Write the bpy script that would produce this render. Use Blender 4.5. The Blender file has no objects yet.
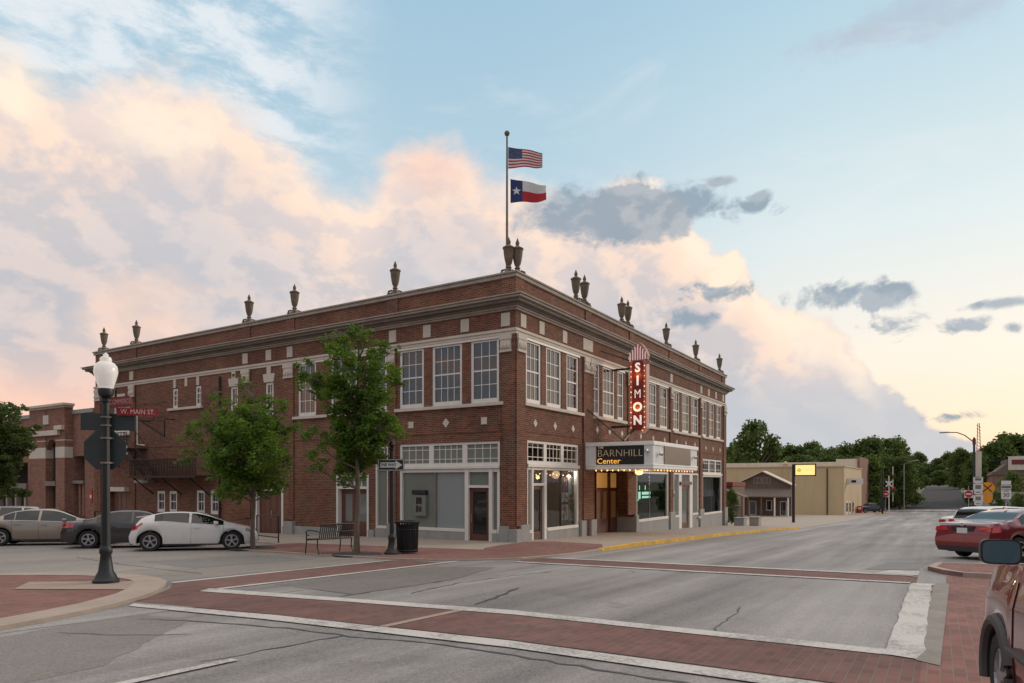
import bpy, bmesh, math, random
import numpy as np
from mathutils import Vector, Matrix
random.seed(7); np.random.seed(7)
scene = bpy.context.scene
col = scene.collection
R_ = math.radians
# ------------------------------------------------------------------ camera
HEAD = 32.1
cam = bpy.data.objects.new('camera', bpy.data.cameras.new('camera'))
col.objects.link(cam); scene.camera = cam
cam.location = (-22.1, -13.7, 2.40)
cam.rotation_euler = (R_(90), 0, R_(HEAD - 90))
cam.data.lens = 24.0; cam.data.sensor_width = 36.0
cam.data.shift_y = 140.5/1024
cam.data.clip_start = .05; cam.data.clip_end = 4000
scene.view_settings.view_transform = 'Standard'
scene.view_settings.look = 'None'
scene.view_settings.gamma = 1
scene.view_settings.exposure = EXPOSURE = 0.26
try: scene.view_settings.use_curve_mapping = False
except Exception: pass

def lin(c):
    c = c/255.0
    return c/12.92 if c <= .04045 else ((c+.055)/1.055)**2.4
def rgb(r, g, b, k=1.0): return (lin(r)*k, lin(g)*k, lin(b)*k, 1)

# ------------------------------------------------------------------ world
world = bpy.data.worlds.new('World'); scene.world = world
world.use_nodes = True
WT = world.node_tree; WT.nodes.clear()
class S:
    """tiny node-expression helper"""
    T = None
    def __init__(s, o): s.o = o
    @staticmethod
    def m(op, *a, clamp=False):
        n = S.T.nodes.new('ShaderNodeMath'); n.operation = op; n.use_clamp = clamp
        for i, v in enumerate(a):
            if isinstance(v, S): S.T.links.new(v.o, n.inputs[i])
            else: n.inputs[i].default_value = v
        return S(n.outputs[0])
    def __add__(s, b): return S.m('ADD', s, b)
    def __radd__(s, b): return S.m('ADD', s, b)
    def __sub__(s, b): return S.m('SUBTRACT', s, b)
    def __rsub__(s, b): return S.m('SUBTRACT', b, s)
    def __mul__(s, b): return S.m('MULTIPLY', s, b)
    def __rmul__(s, b): return S.m('MULTIPLY', s, b)
    def __truediv__(s, b): return S.m('DIVIDE', s, b)
def sm(x, a, b):
    n = S.T.nodes.new('ShaderNodeMapRange'); n.interpolation_type = 'SMOOTHSTEP'
    S.T.links.new(x.o, n.inputs['Value'])
    n.inputs['From Min'].default_value = a; n.inputs['From Max'].default_value = b
    return S(n.outputs['Result'])
def mixc(f, a, b, mode='MIX'):
    n = S.T.nodes.new('ShaderNodeMix'); n.data_type = 'RGBA'; n.blend_type = mode
    if isinstance(f, S): S.T.links.new(f.o, n.inputs[0])
    else: n.inputs[0].default_value = f
    for i, v in ((6, a), (7, b)):
        if isinstance(v, S): S.T.links.new(v.o, n.inputs[i])
        else: n.inputs[i].default_value = v
    return S(n.outputs[2])
def ramp(x, stops, interp='LINEAR'):
    n = S.T.nodes.new('ShaderNodeValToRGB'); n.color_ramp.interpolation = interp
    if isinstance(x, S): S.T.links.new(x.o, n.inputs[0])
    cr = n.color_ramp
    while len(cr.elements) > 1: cr.elements.remove(cr.elements[-1])
    for i, (p, c) in enumerate(stops):
        e = cr.elements[0] if i == 0 else cr.elements.new(p)
        e.position = p
        e.color = c if isinstance(c, tuple) else (c, c, c, 1)
    return S(n.outputs[0])
def noise(vec, scale, detail=4, rough=.5, dist=0, lac=2.0):
    n = S.T.nodes.new('ShaderNodeTexNoise')
    S.T.links.new(vec.o, n.inputs['Vector'])
    n.inputs['Scale'].default_value = scale; n.inputs['Detail'].default_value = detail
    n.inputs['Roughness'].default_value = rough; n.inputs['Distortion'].default_value = dist
    n.inputs['Lacunarity'].default_value = lac
    return S(n.outputs[0])
def vadd(v, xyz):
    n = S.T.nodes.new('ShaderNodeVectorMath'); n.operation = 'ADD'
    S.T.links.new(v.o, n.inputs[0]); n.inputs[1].default_value = xyz; return S(n.outputs[0])
def vmul(v, xyz):
    n = S.T.nodes.new('ShaderNodeVectorMath'); n.operation = 'MULTIPLY'
    S.T.links.new(v.o, n.inputs[0]); n.inputs[1].default_value = xyz; return S(n.outputs[0])
def comb(x, y, z):
    n = S.T.nodes.new('ShaderNodeCombineXYZ')
    for i, v in enumerate((x, y, z)):
        if isinstance(v, S): S.T.links.new(v.o, n.inputs[i])
        else: n.inputs[i].default_value = v
    return S(n.outputs[0])
def vdot(v, xyz):
    n = S.T.nodes.new('ShaderNodeVectorMath'); n.operation = 'DOT_PRODUCT'
    S.T.links.new(v.o, n.inputs[0]); n.inputs[1].default_value = xyz; return S(n.outputs['Value'])

SUN_AZ = HEAD - 68.0      # world heading of the sun, degrees from +X
SUN_EL = 9.0
def build_sky():
    S.T = WT
    tc = WT.nodes.new('ShaderNodeTexCoord'); d = S(tc.outputs['Generated'])
    h = R_(HEAD)
    fx = vdot(d, (math.cos(h), math.sin(h), 0)); rx = vdot(d, (math.sin(h), -math.cos(h), 0)); dz = vdot(d, (0, 0, 1))
    A = S.m('ARCTAN2', rx, fx)*57.2958          # azimuth, + to the right, deg
    E = S.m('ARCSINE', dz)*57.2958
    def pe(px, py):
        a = math.atan((px-512)/682.7); return math.degrees(a), math.degrees(math.atan((482-py)/682.7*math.cos(a)))
    # clear sky : elevation ramps at left and right azimuth, blended
    e01 = S.m('MULTIPLY', E, 1/60.0, clamp=True)
    left = ramp(e01, [(0, rgb(236, 190, 166)), (.1, rgb(232, 205, 190)), (.25, rgb(205, 215, 220)), (.42, rgb(176, 203, 218)), (.6, rgb(160, 194, 214)), (.72, rgb(205, 205, 210)), (1, rgb(214, 206, 204))])
    right = ramp(e01, [(0, rgb(250, 215, 180)), (.07, rgb(251, 226, 198)), (.16, rgb(246, 234, 218)), (.3, rgb(222, 231, 230)), (.42, rgb(200, 220, 226)), (.58, rgb(172, 204, 221)), (.72, rgb(205, 205, 210)), (1, rgb(214, 206, 204))])
    clear = mixc(sm(A, -5, 28), left, right)
    # behind and beside the viewer the low sky is a calm slate cloud sheet
    back = ramp(e01, [(0, rgb(196, 190, 190)), (.2, rgb(178, 186, 198)), (.45, rgb(165, 186, 203)), (.75, rgb(205, 205, 210)), (1, rgb(214, 206, 204))])
    bn_ = noise(vmul(d, (1, 1, 3.0)), 4.0, 5, .55, .4)
    back = mixc(sm(bn_, .50, .66)*.75, back, rgb(236, 190, 172)); back = mixc((1.0-sm(bn_, .34, .46))*.7, back, rgb(122, 134, 152))
    clear = mixc(sm(S.m('ABSOLUTE', A), 42, 62), clear, back)
    lift = 1.0 + sm(E, 39, 58)*1.1
    clear = mixc(1.0, clear, comb(lift, 1.0+(lift-1.0)*.93, 1.0+(lift-1.0)*.82), 'MULTIPLY')
    nish = WT.nodes.new('ShaderNodeTexSky'); nish.sky_type = 'NISHITA'; nish.sun_disc = False
    nish.sun_elevation = R_(SUN_EL); nish.sun_rotation = R_(90 - SUN_AZ)
    nish.dust_density = 1.5; nish.ozone_density = 1.5
    clear = mixc(1.0, clear, (10, 10, 10, 1), 'MULTIPLY')   # background strength is 0.1
    clear = mixc(.15, clear, S(nish.outputs[0]))
    # ---- noises in direction space
    q = vmul(d, (1, 1, 1.5))
    qs = vadd(q, (.030*math.cos(R_(SUN_AZ)), .030*math.sin(R_(SUN_AZ)), .022))
    wob = noise(q, 3.2, 3, .5)
    def H(v): 
        a = noise(v, 10.0, 7, .56, .3)
        b = noise(v, 21.0, 4, .5, .2)
        bb = S.m('ABSOLUTE', b*2.0 - 1.0)
        return a*1.0 + (1.0-bb)*.10
    h1 = H(q); h2 = H(qs)
    fine = noise(q, 34, 5, .6, .3)
    fin2 = noise(vmul(d, (1, 1, 1.3)), 15, 6, .6, .5)
    big = noise(vadd(q, (3.1, 1.7, .4)), 2.6, 4, .5)
    # ---- cumulus bank top
    pts = [(0, 52), (50, 72), (110, 78), (160, 72), (250, 112), (300, 150), (352, 196), (372, 186), (400, 140), (455, 134), (480, 160), (510, 186), (560, 196), (610, 190), (640, 176), (672, 196),
           (700, 230), (742, 238), (762, 306), (800, 314), (850, 322), (862, 372), (905, 388), (925, 425), (975, 448), (1024, 452)]
    st = []
    for px, py in pts:
        a, e = pe(px, py); st.append(((a+180)/360, e/60))
    st = [(0.0, .05), (.12, .05), (.22, .12), (.32, .32), (.37, .40)] + st + [(.635, .05), (.70, .02), (.76, .04), (.85, .05), (.93, .05), (1.0, .05)]
    st = st[:32]
    a01 = (A + 180.0)*(1/360.0)
    Et = ramp(a01, st, 'LINEAR')*60.0
    depth = Et - E + (h1 - .55)*6.5 + (fin2-.5)*2.6 + (fine-.5)*1.2
    mask = sm(depth + (wob-.5)*3.0*(1.0-sm(A, 5, 12)), -.35, .75)*sm(A, 5, 12) + sm(depth, -1.1, 2.3)*(1.0-sm(A, 5, 12))
    shade = (h1 - h2)*5.0 + .50
    sh = S.m('MAXIMUM', S.m('MINIMUM', shade, 1.0), 0.0)
    fs1 = noise(q, 24, 6, .6, .4); fs2 = noise(qs, 24, 6, .6, .4)
    sh = S.m('MAXIMUM', S.m('MINIMUM', sh + (fs1-fs2)*.75, 1.0), 0.0)
    d01 = sm(depth, 0.0, 15.0)
    lit = ramp(d01, [(0, rgb(240, 218, 200)), (.18, rgb(240, 214, 194)), (.42, rgb(230, 206, 192)), (.7, rgb(216, 202, 196)), (1, rgb(208, 195, 191))])
    shd = ramp(d01, [(0, rgb(224, 207, 199)), (.2, rgb(212, 198, 194)), (.5, rgb(195, 189, 190)), (1, rgb(182, 181, 186))])
    cl = mixc(sm(sh, .08, .95), shd, lit)
    # large soft patches of slate and of salmon inside the bank
    cl = mixc(sm(big, .42, .75)*.55*sm(depth, 1.5, 9.0), cl, rgb(190, 191, 198))
    pink = noise(vadd(q, (-2.0, 5.0, 1.0)), 3.4, 4, .55, .4)
    cl = mixc(sm(pink, .5, .68)*.75*sm(E, 3.0, 9.0)*sm(A*-1.0, -26.0, -12.0), cl, rgb(246, 208, 184))
    # low salmon band at the left, slate low centre-right
    cl = mixc(sm(A*-1.0, 14.0, 30.0)*(1.0-sm(E + (wob-.5)*8.0, 5.0, 12.0))*.85, cl, rgb(243, 196, 172))
    cl = mixc(sm(A, 9.0, 17.0)*(1.0-sm(E + (wob-.5)*6.0, 6.0, 11.0))*.85, cl, rgb(184, 188, 194))
    cl = mixc(1.0, cl, (10, 10, 10, 1), 'MULTIPLY')
    # glowing rims
    rim = sm(depth, .0, 1.0)*(1.0-sm(depth, 1.2, 4.2))*sm(A, 4, 14)*(1.0-sm(A, 26.5, 29.0))
    def spot(px, py, rxx, ryy, soft=.5, nz=.9, thr=0.0, small=False):
        a, e = pe(px, py); kx = 57.2958/682.7*math.cos(R_(a))**2
        u = (A - a)*(1/(rxx*kx)); v = (E - e)*(1/(ryy*kx))
        r = S.m('SQRT', u*u + v*v)
        return sm(1.0 - r + ((fin2-.5)*nz*4.6 if small else (h1-.58)*nz*2.2) + (fine-.5)*1.1 + thr, 0.0, soft)
    cl = mixc(spot(435, 170, 80, 44, 1.0, .5)*.55, cl, (7.6, 5.1, 4.4, 1))
    glow = S.m('MAXIMUM', rim*.8, spot(150, 128, 90, 36, .9, .6)*.8)
    glow = S.m('MAXIMUM', glow, spot(10, 92, 36, 46, .9, .4)*.9)
    glow = S.m('MAXIMUM', glow, spot(855, 350, 12, 34, .8, .4)*.5)
    glow = S.m('MAXIMUM', glow, spot(732, 280, 36, 42, .8, .5)*.85)
    cl = mixc(glow*.8, cl, (9.2, 7.8, 6.2, 1))
    sky = clear
    # cirrus upper left, thin veils
    ci = noise(vmul(vadd(d, (0, 0, .2)), (3.0, 3.0, 8.0)), 3.2, 9, .66, .25)
    cmask = sm(ci, .36, .62)*(1.0-sm(A, -20, -9))*sm(E, 17, 24)
    sky = mixc(cmask*.75, sky, (7.6, 7.75, 7.9, 1))
    vg = noise(vmul(d, (1.5, 1.5, 5.0)), 3.0, 7, .6, .6)
    sky = mixc(spot(905, 22, 150, 34, .9, .8)*.55, sky, rgb(168, 176, 190, 10))
    sky = mixc(spot(830, 42, 60, 14, .9, .9)*.35, sky, rgb(176, 182, 194, 10))
    sky = mixc(sm(vg, .52, .75)*.22*sm(E, 4, 12), sky, rgb(226, 224, 226, 10))
    sky = mixc(mask, sky, cl)
    # dark detached clouds
    dark = None
    for sp in ((630, 214, 80, 25, .5, .35, .35), (556, 222, 62, 18, .9, .5, .1), (722, 294, 34, 15, .6, .9), (762, 206, 20, 13, .7, 1.0), (722, 182, 22, 6, .9, 1.0), (835, 294, 58, 17, .8, 1.0), (903, 293, 26, 16, .8, 1.0),
               (887, 331, 32, 14, .8, 1.1), (972, 327, 30, 11, .8, 1.0), (1012, 328, 22, 10, .8, .9), (960, 416, 30, 10, .7, 1.1), (700, 318, 50, 12, .9, .9), (1000, 303, 40, 7, .9, .9), (868, 300, 22, 10, .6, 1)):
        s_ = spot(*sp, small=True); dark = s_ if dark is None else S.m('MAXIMUM', dark, s_)
    dcol = mixc(sm(sh, .3, 1.0)*.5, rgb(136, 152, 166, 10), rgb(180, 184, 190, 10))
    sky = mixc(dark*.90, sky, dcol)
    sky = mixc(spot(640, 186, 30, 10, .5, .6)*.9*(1.0-dark), sky, (9.6, 8.0, 6.6, 1))
    # below the horizon
    sky = mixc(sm(E*-1.0, 0.0, 3.0), sky, rgb(120, 118, 115, 10))
    bg = WT.nodes.new('ShaderNodeBackground'); WT.links.new(sky.o, bg.inputs[0]); bg.inputs[1].default_value = .1
    out = WT.nodes.new('ShaderNodeOutputWorld'); WT.links.new(bg.outputs[0], out.inputs[0])
build_sky()
world.cycles.sampling_method = 'MANUAL'; world.cycles.sample_map_resolution = 512
sun = bpy.data.objects.new('sun', bpy.data.lights.new('sun', 'SUN')); col.objects.link(sun)
sun.data.energy = 1.05; sun.data.angle = R_(14); sun.data.color = (1, .84, .68)
sun.rotation_euler = Vector((-math.cos(R_(SUN_AZ))*math.cos(R_(SUN_EL+9)), -math.sin(R_(SUN_AZ))*math.cos(R_(SUN_EL+9)), -math.sin(R_(SUN_EL+9)))).to_track_quat('-Z', 'Y').to_euler()

# ------------------------------------------------------------------ helpers
def g(x, y):
    bp = [(-400, 4.0), (-60, 1.92), (60, -1.92), (100, -2.98), (125, -3.45), (160, -4.0), (205, -3.95), (400, -1.0), (470, -.6), (1200, -.6), (3000, -.6)]
    for (a, za), (b, zb) in zip(bp, bp[1:]):
        if x <= b: z = za + (zb-za)*(x-a)/(b-a); break
    yy = max(-60, min(60, y))
    return z - .0151*yy
XBR = [-400, -60, 60, 100, 125, 160, 205, 400, 470, 1200, 3000]
YBR = [-60, 60]

class MB:
    def __init__(s): s.v = []; s.f = []; s.m = []; s.cur = 0
    def add(s, vs, fs):
        n = len(s.v); s.v += [tuple(p) for p in vs]; s.f += [tuple(n+i for i in f) for f in fs]; s.m += [s.cur]*len(fs)
    def box(s, x0, x1, y0, y1, z0, z1):
        x0, x1 = min(x0, x1), max(x0, x1); y0, y1 = min(y0, y1), max(y0, y1); z0, z1 = min(z0, z1), max(z0, z1)
        s.add([(x0,y0,z0),(x1,y0,z0),(x1,y1,z0),(x0,y1,z0),(x0,y0,z1),(x1,y0,z1),(x1,y1,z1),(x0,y1,z1)],
              [(0,3,2,1),(4,5,6,7),(0,1,5,4),(1,2,6,5),(2,3,7,6),(3,0,4,7)]); return s
    def quad(s, a, b, c, d): s.add([a, b, c, d], [(0,1,2,3)]); return s
    def poly(s, pts): s.add(pts, [tuple(range(len(pts)))]); return s
    def prism(s, pts, z0, z1):
        n = len(pts)
        s.add([(x, y, z0) for x, y in pts]+[(x, y, z1) for x, y in pts], [tuple(range(n))[::-1], tuple(range(n, 2*n))]+[(i, (i+1)%n, n+(i+1)%n, n+i) for i in range(n)]); return s
    def tube(s, path, r, seg=8, cap=True):
        path = [Vector(p) for p in path]; rr = r if isinstance(r, (list, tuple)) else [r]*len(path)
        rings = []
        for i, p in enumerate(path):
            t = (path[min(i+1, len(path)-1)] - path[max(i-1, 0)]).normalized()
            a = Vector((0, 0, 1)) if abs(t.z) < .95 else Vector((1, 0, 0))
            u = t.cross(a).normalized(); w = t.cross(u)
            rings.append([p + (u*math.cos(2*math.pi*k/seg) + w*math.sin(2*math.pi*k/seg))*rr[i] for k in range(seg)])
        vs = [q for rg in rings for q in rg]; fs = []
        for i in range(len(path)-1):
            for k in range(seg):
                a = i*seg+k; b = i*seg+(k+1)%seg; fs.append((a, b, b+seg, a+seg))
        if cap: fs += [tuple(range(seg))[::-1], tuple(range((len(path)-1)*seg, len(path)*seg))]
        s.add(vs, fs); return s
    def lathe(s, prof, c=(0, 0, 0), seg=16, axis='z', flute=0, caps=True):
        vs = []; n = len(prof)
        for r, h in prof:
            for k in range(seg):
                a = 2*math.pi*k/seg; rr = r*(1 - (flute if k % 2 else 0))
                if axis == 'z': vs.append((c[0]+rr*math.cos(a), c[1]+rr*math.sin(a), c[2]+h))
                elif axis == 'y': vs.append((c[0]+rr*math.cos(a), c[1]+h, c[2]+rr*math.sin(a)))
                else: vs.append((c[0]+h, c[1]+rr*math.cos(a), c[2]+rr*math.sin(a)))
        fs = [(i*seg+k, i*seg+(k+1)%seg, (i+1)*seg+(k+1)%seg, (i+1)*seg+k) for i in range(n-1) for k in range(seg)]
        if caps: fs += [tuple(range(seg))[::-1], tuple(range((n-1)*seg, n*seg))]
        s.add(vs, fs); return s
    def bar(s, a, b, w, h=None):
        """rectangular bar between two points"""
        h = h or w; a = Vector(a); b = Vector(b); t = (b-a).normalized()
        up = Vector((0, 0, 1)) if abs(t.z) < .95 else Vector((1, 0, 0))
        u = t.cross(up).normalized()*w/2; v = t.cross(u).normalized()*h/2
        vs = [a-u-v, a+u-v, a+u+v, a-u+v, b-u-v, b+u-v, b+u+v, b-u+v]
        s.add(vs, [(0,3,2,1),(4,5,6,7),(0,1,5,4),(1,2,6,5),(2,3,7,6),(3,0,4,7)]); return s
    def build(s, name, mats, parent=None, smooth=False, bevel=0, world_coords=True):
        me = bpy.data.meshes.new(name)
        off = Vector((0, 0, 0))
        if parent is not None and world_coords:
            p = parent
            while p is not None: off += p.location; p = p.parent
        me.from_pydata([(x-off.x, y-off.y, z-off.z) for x, y, z in s.v], [], s.f)
        if not isinstance(mats, (list, tuple)): mats = [mats]
        for m in mats: me.materials.append(m)
        if len(mats) > 1: me.polygons.foreach_set('material_index', s.m)
        bm = bmesh.new(); bm.from_mesh(me)
        if s.fixn: bmesh.ops.recalc_face_normals(bm, faces=bm.faces)
        uvl = bm.loops.layers.uv.new('UVMap')
        for f in bm.faces:
            n = f.normal
            ax = max(range(3), key=lambda i: abs(n[i]))
            for l in f.loops:
                c = l.vert.co + off
                l[uvl].uv = (c.y, c.z) if ax == 0 else (c.x, c.z) if ax == 1 else (c.x, c.y)
        bm.to_mesh(me); bm.free()
        if smooth:
            me.polygons.foreach_set('use_smooth', [True]*len(me.polygons))
            try: me.set_sharp_from_angle(angle=R_(38))
            except Exception: pass
        o = bpy.data.objects.new(name, me); col.objects.link(o)
        if parent is not None: o.parent = parent
        if bevel:
            b = o.modifiers.new('bevel', 'BEVEL'); b.width = bevel; b.segments = 2; b.limit_method = 'ANGLE'
        return o
    fixn = True
def pieces(mb):
    """split a mesh builder into its connected pieces"""
    key = {}; par = {}
    def find(a):
        while par[a] != a: par[a] = par[par[a]]; a = par[a]
        return a
    ids = []
    for p in mb.v:
        k = (round(p[0], 3), round(p[1], 3), round(p[2], 3)); ids.append(key.setdefault(k, len(key)))
    for i in key.values(): par[i] = i
    for f in mb.f:
        r = find(ids[f[0]])
        for v in f[1:]: par[find(ids[v])] = r
    out = {}
    for f in mb.f:
        m = out.setdefault(find(ids[f[0]]), MB()); m.add([mb.v[k] for k in f], [tuple(range(len(f)))])
    return list(out.values())
def thing(name, label, cat, loc=(0, 0, 0), rz=0, group=None):
    o = bpy.data.objects.new(name, None); col.objects.link(o); o.empty_display_size = .2
    o.location = loc; o.rotation_euler = (0, 0, rz); o['label'] = label; o['category'] = cat
    if group: o['group'] = group
    return o
def tag(o, label, cat, group=None):
    o['label'] = label; o['category'] = cat
    if group: o['group'] = group
    return o
def struct(o): o['kind'] = 'structure'; return o
def dup(root, loc, rz=None, label=None, scale=None, group=None):
    def cp(o, par):
        c = o.copy(); col.objects.link(c); c.parent = par
        for ch in list(o.children): cp(ch, c)
        return c
    r = cp(root, None); r.location = loc
    if rz is not None: r.rotation_euler = (0, 0, rz)
    if scale: r.scale = scale
    if label: r['label'] = label
    if group: r['group'] = group
    return r
def text_mesh(txt, size, depth=.01, font_w=1.0, offset=0.0):
    """mesh verts of a text, x right, y up, centred"""
    cu = bpy.data.curves.new('t', 'FONT'); cu.body = txt; cu.size = size; cu.extrude = depth; cu.align_x = 'CENTER'; cu.align_y = 'CENTER'; cu.offset = offset
    cu.resolution_u = 3
    o = bpy.data.objects.new('t', cu); col.objects.link(o)
    dg = bpy.context.evaluated_depsgraph_get(); me = bpy.data.meshes.new_from_object(o.evaluated_get(dg))
    vs = [(v.co.x*font_w, v.co.y, v.co.z) for v in me.vertices]; fs = [tuple(p.vertices) for p in me.polygons]
    bpy.data.objects.remove(o); bpy.data.curves.remove(cu); bpy.data.meshes.remove(me)
    return vs, fs
def put_text(mb, txt, size, origin, ux, uy, un, depth=.01, font_w=1.0, offset=0.0):
    vs, fs = text_mesh(txt, size, depth, font_w, offset); o = Vector(origin); ux = Vector(ux); uy = Vector(uy); un = Vector(un)
    mb.add([o + ux*x + uy*y + un*z for x, y, z in vs], fs)

# ------------------------------------------------------------------ materials
def newmat(name):
    m = bpy.data.materials.new(name); m.use_nodes = True; nt = m.node_tree; S.T = nt
    return m, nt, nt.nodes['Principled BSDF']
def pos():
    n = S.T.nodes.new('ShaderNodeNewGeometry'); return S(n.outputs['Position'])
def objco():
    n = S.T.nodes.new('ShaderNodeTexCoord'); return S(n.outputs['Object'])
def uv():
    n = S.T.nodes.new('ShaderNodeTexCoord'); return S(n.outputs['UV'])
def bump(b, height, strength=.3, dist=.02):
    n = S.T.nodes.new('ShaderNodeBump'); n.inputs['Strength'].default_value = strength; n.inputs['Distance'].default_value = dist
    S.T.links.new(height.o, n.inputs['Height']); S.T.links.new(n.outputs[0], b.inputs['Normal'])
def simple(name, c, rough=.6, var=.12, scale=3.0, metal=0, bmp=0, spec=.5, coat=0, streak=False, obj=False):
    m, nt, b = newmat(name)
    p = objco() if obj else pos()
    n1 = noise(vmul(p, (1, 1, .25)) if streak else p, scale, 5, .6); n2 = noise(p, scale*7, 3, .5)
    k = 1.0 + (n1-.5)*(var*4) + (n2-.5)*(var*2)
    cc = mixc(1.0, c if len(c) == 4 else (*c, 1), comb(k, k, k), 'MULTIPLY')
    nt.links.new(cc.o, b.inputs['Base Color'])
    b.inputs['Roughness'].default_value = rough; b.inputs['Metallic'].default_value = metal; b.inputs['Specular IOR Level'].default_value = spec
    if coat: b.inputs['Coat Weight'].default_value = coat; b.inputs['Coat Roughness'].default_value = .04
    if bmp: bump(b, n2, bmp, .01)
    return m
def brickmat(name, c1, c2, mortar, bw=.215, bh=.075, mort=.011, var=.25, dirt=.3, obj=False):
    m, nt, b = newmat(name)
    n = nt.nodes.new('ShaderNodeTexBrick'); u = uv()
    nt.links.new(u.o, n.inputs['Vector'])
    n.inputs['Scale'].default_value = 1; n.inputs['Brick Width'].default_value = bw; n.inputs['Row Height'].default_value = bh
    n.inputs['Mortar Size'].default_value = mort; n.inputs['Mortar Smooth'].default_value = .3; n.inputs['Bias'].default_value = -.1
    n.inputs['Color1'].default_value = (*c1, 1); n.inputs['Color2'].default_value = (*c2, 1); n.inputs['Mortar'].default_value = (*mortar, 1)
    p = pos()
    big = noise(p, .35, 5, .6, .4); med = noise(vmul(p, (1, 1, 3.0)), 2.2, 4, .6); st = noise(vmul(p, (2.5, 2.5, .18)), 1.0, 4, .65)
    k = 1.0 + (big-.5)*var*2 + (med-.5)*var*1.6 - sm(st, .56, .78)*dirt
    k2 = k + (noise(vadd(p, (9, 4, 2)), .8, 4, .6)-.5)*.35
    cc = mixc(1.0, S(n.outputs['Color']), comb(k, k2, k2), 'MULTIPLY')
    nt.links.new(cc.o, b.inputs['Base Color']); b.inputs['Roughness'].default_value = .88; b.inputs['Specular IOR Level'].default_value = .25
    bump(b, S(n.outputs['Fac'])*-1.0, .5, .01)
    return m
def emis(name, c, s, base=(.5, .5, .5)):
    m, nt, b = newmat(name)
    b.inputs['Base Color'].default_value = (*base, 1); b.inputs['Emission Color'].default_value = (*c, 1); b.inputs['Emission Strength'].default_value = s
    return m
def glass_thin(name, tint=(.8, .85, .85), ior=1.7, rough=.01):
    m, nt, b = newmat(name); nt.nodes.remove(b)
    tr = nt.nodes.new('ShaderNodeBsdfTransparent'); tr.inputs[0].default_value = (*tint, 1)
    gl = nt.nodes.new('ShaderNodeBsdfGlossy'); gl.inputs['Roughness'].default_value = rough; gl.inputs[0].default_value = (.9, .9, .9, 1)
    fr = nt.nodes.new('ShaderNodeFresnel'); fr.inputs[0].default_value = ior
    wv = noise(pos(), 1.3, 2, .5); bn = nt.nodes.new('ShaderNodeBump'); bn.inputs['Strength'].default_value = .05; bn.inputs['Distance'].default_value = .05
    nt.links.new(wv.o, bn.inputs['Height']); nt.links.new(bn.outputs[0], gl.inputs['Normal'])
    mx = nt.nodes.new('ShaderNodeMixShader'); nt.links.new(fr.outputs[0], mx.inputs[0]); nt.links.new(tr.outputs[0], mx.inputs[1]); nt.links.new(gl.outputs[0], mx.inputs[2])
    nt.links.new(mx.outputs[0], nt.nodes['Material Output'].inputs[0]); return m
def pane_dark(name, c=(.012, .014, .017), ior=2.1, rough=.02):
    m, nt, b = newmat(name)
    b.inputs['Base Color'].default_value = (*c, 1); b.inputs['Roughness'].default_value = rough; b.inputs['IOR'].default_value = ior
    bump(b, noise(pos(), .9, 2, .5), .06, .1)
    return m
def paint_car(name, c, metal=.35, rough=.3):
    m, nt, b = newmat(name)
    p = pos(); dirt = noise(p, 6, 5, .6)
    cc = mixc(sm(dirt, .5, .85)*.22, (*c, 1), (.16, .14, .12, 1))
    nt.links.new(cc.o, b.inputs['Base Color'])
    b.inputs['Metallic'].default_value = metal; b.inputs['Roughness'].default_value = rough
    b.inputs['Coat Weight'].default_value = 1; b.inputs['Coat Roughness'].default_value = .025
    return m
def asphalt(name, c, lanes=0.0, warm=(1, 1, 1)):
    m, nt, b = newmat(name); p = pos()
    big = noise(p, .12, 5, .6, .5); med = noise(p, .9, 5, .65); agg = noise(p, 38, 3, .7); agg2 = noise(p, 11, 4, .7)
    ln = noise(vmul(p, (.05, 1.3, 1)), 1.1, 4, .6); l2 = noise(vmul(p, (.02, .55, 1)), 1.0, 3, .5)
    k = 1.0 + (big-.5)*.75 + (med-.5)*.35 + (agg-.5)*1.5 + (agg2-.5)*.6 + (ln-.5)*lanes + (l2-.5)*lanes
    spk = noise(p, 75, 2, .8); k = k + sm(spk, .60, .72)*.45 - (1.0-sm(spk, .28, .40))*.40
    stain = sm(noise(vadd(p, (40, 12, 0)), .45, 6, .65, .8), .60, .74)
    k = k*(1.0 - stain*.22)
    if lanes > 1:      # worn wheel paths and drip stains along the carriageway
        sp_ = nt.nodes.new('ShaderNodeSeparateXYZ'); nt.links.new(p.o, sp_.inputs[0]); yy = S(sp_.outputs[1]) + (noise(vmul(p, (.06, .06, 1)), 1.0, 2, .5)-.5)*1.6
        wv = S.m('COSINE', (yy+.9)*3.6); tr = sm(wv, .1, .9)*sm(noise(vmul(p, (.12, 1.0, 1)), 1.3, 5, .65), .36, .62)
        k = k*(1.0 + tr*.16 - .04)
        drip = sm(noise(vmul(p, (.35, 1.6, 1)), 2.6, 5, .7), .66, .78); k = k*(1.0 - drip*.30)
        spots = sm(noise(p, 5.5, 2, .5), .73, .78); k = k*(1.0 - spots*.35)
    cc = mixc(1.0, (*c, 1), comb(k*warm[0], k*warm[1], k*warm[2]), 'MULTIPLY')
    nt.links.new(cc.o, b.inputs['Base Color'])
    rg = S.m('MULTIPLY', agg2, .3) + .52
    nt.links.new(rg.o, b.inputs['Roughness']); b.inputs['Specular IOR Level'].default_value = .45
    bump(b, agg, .5, .012); return m
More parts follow.
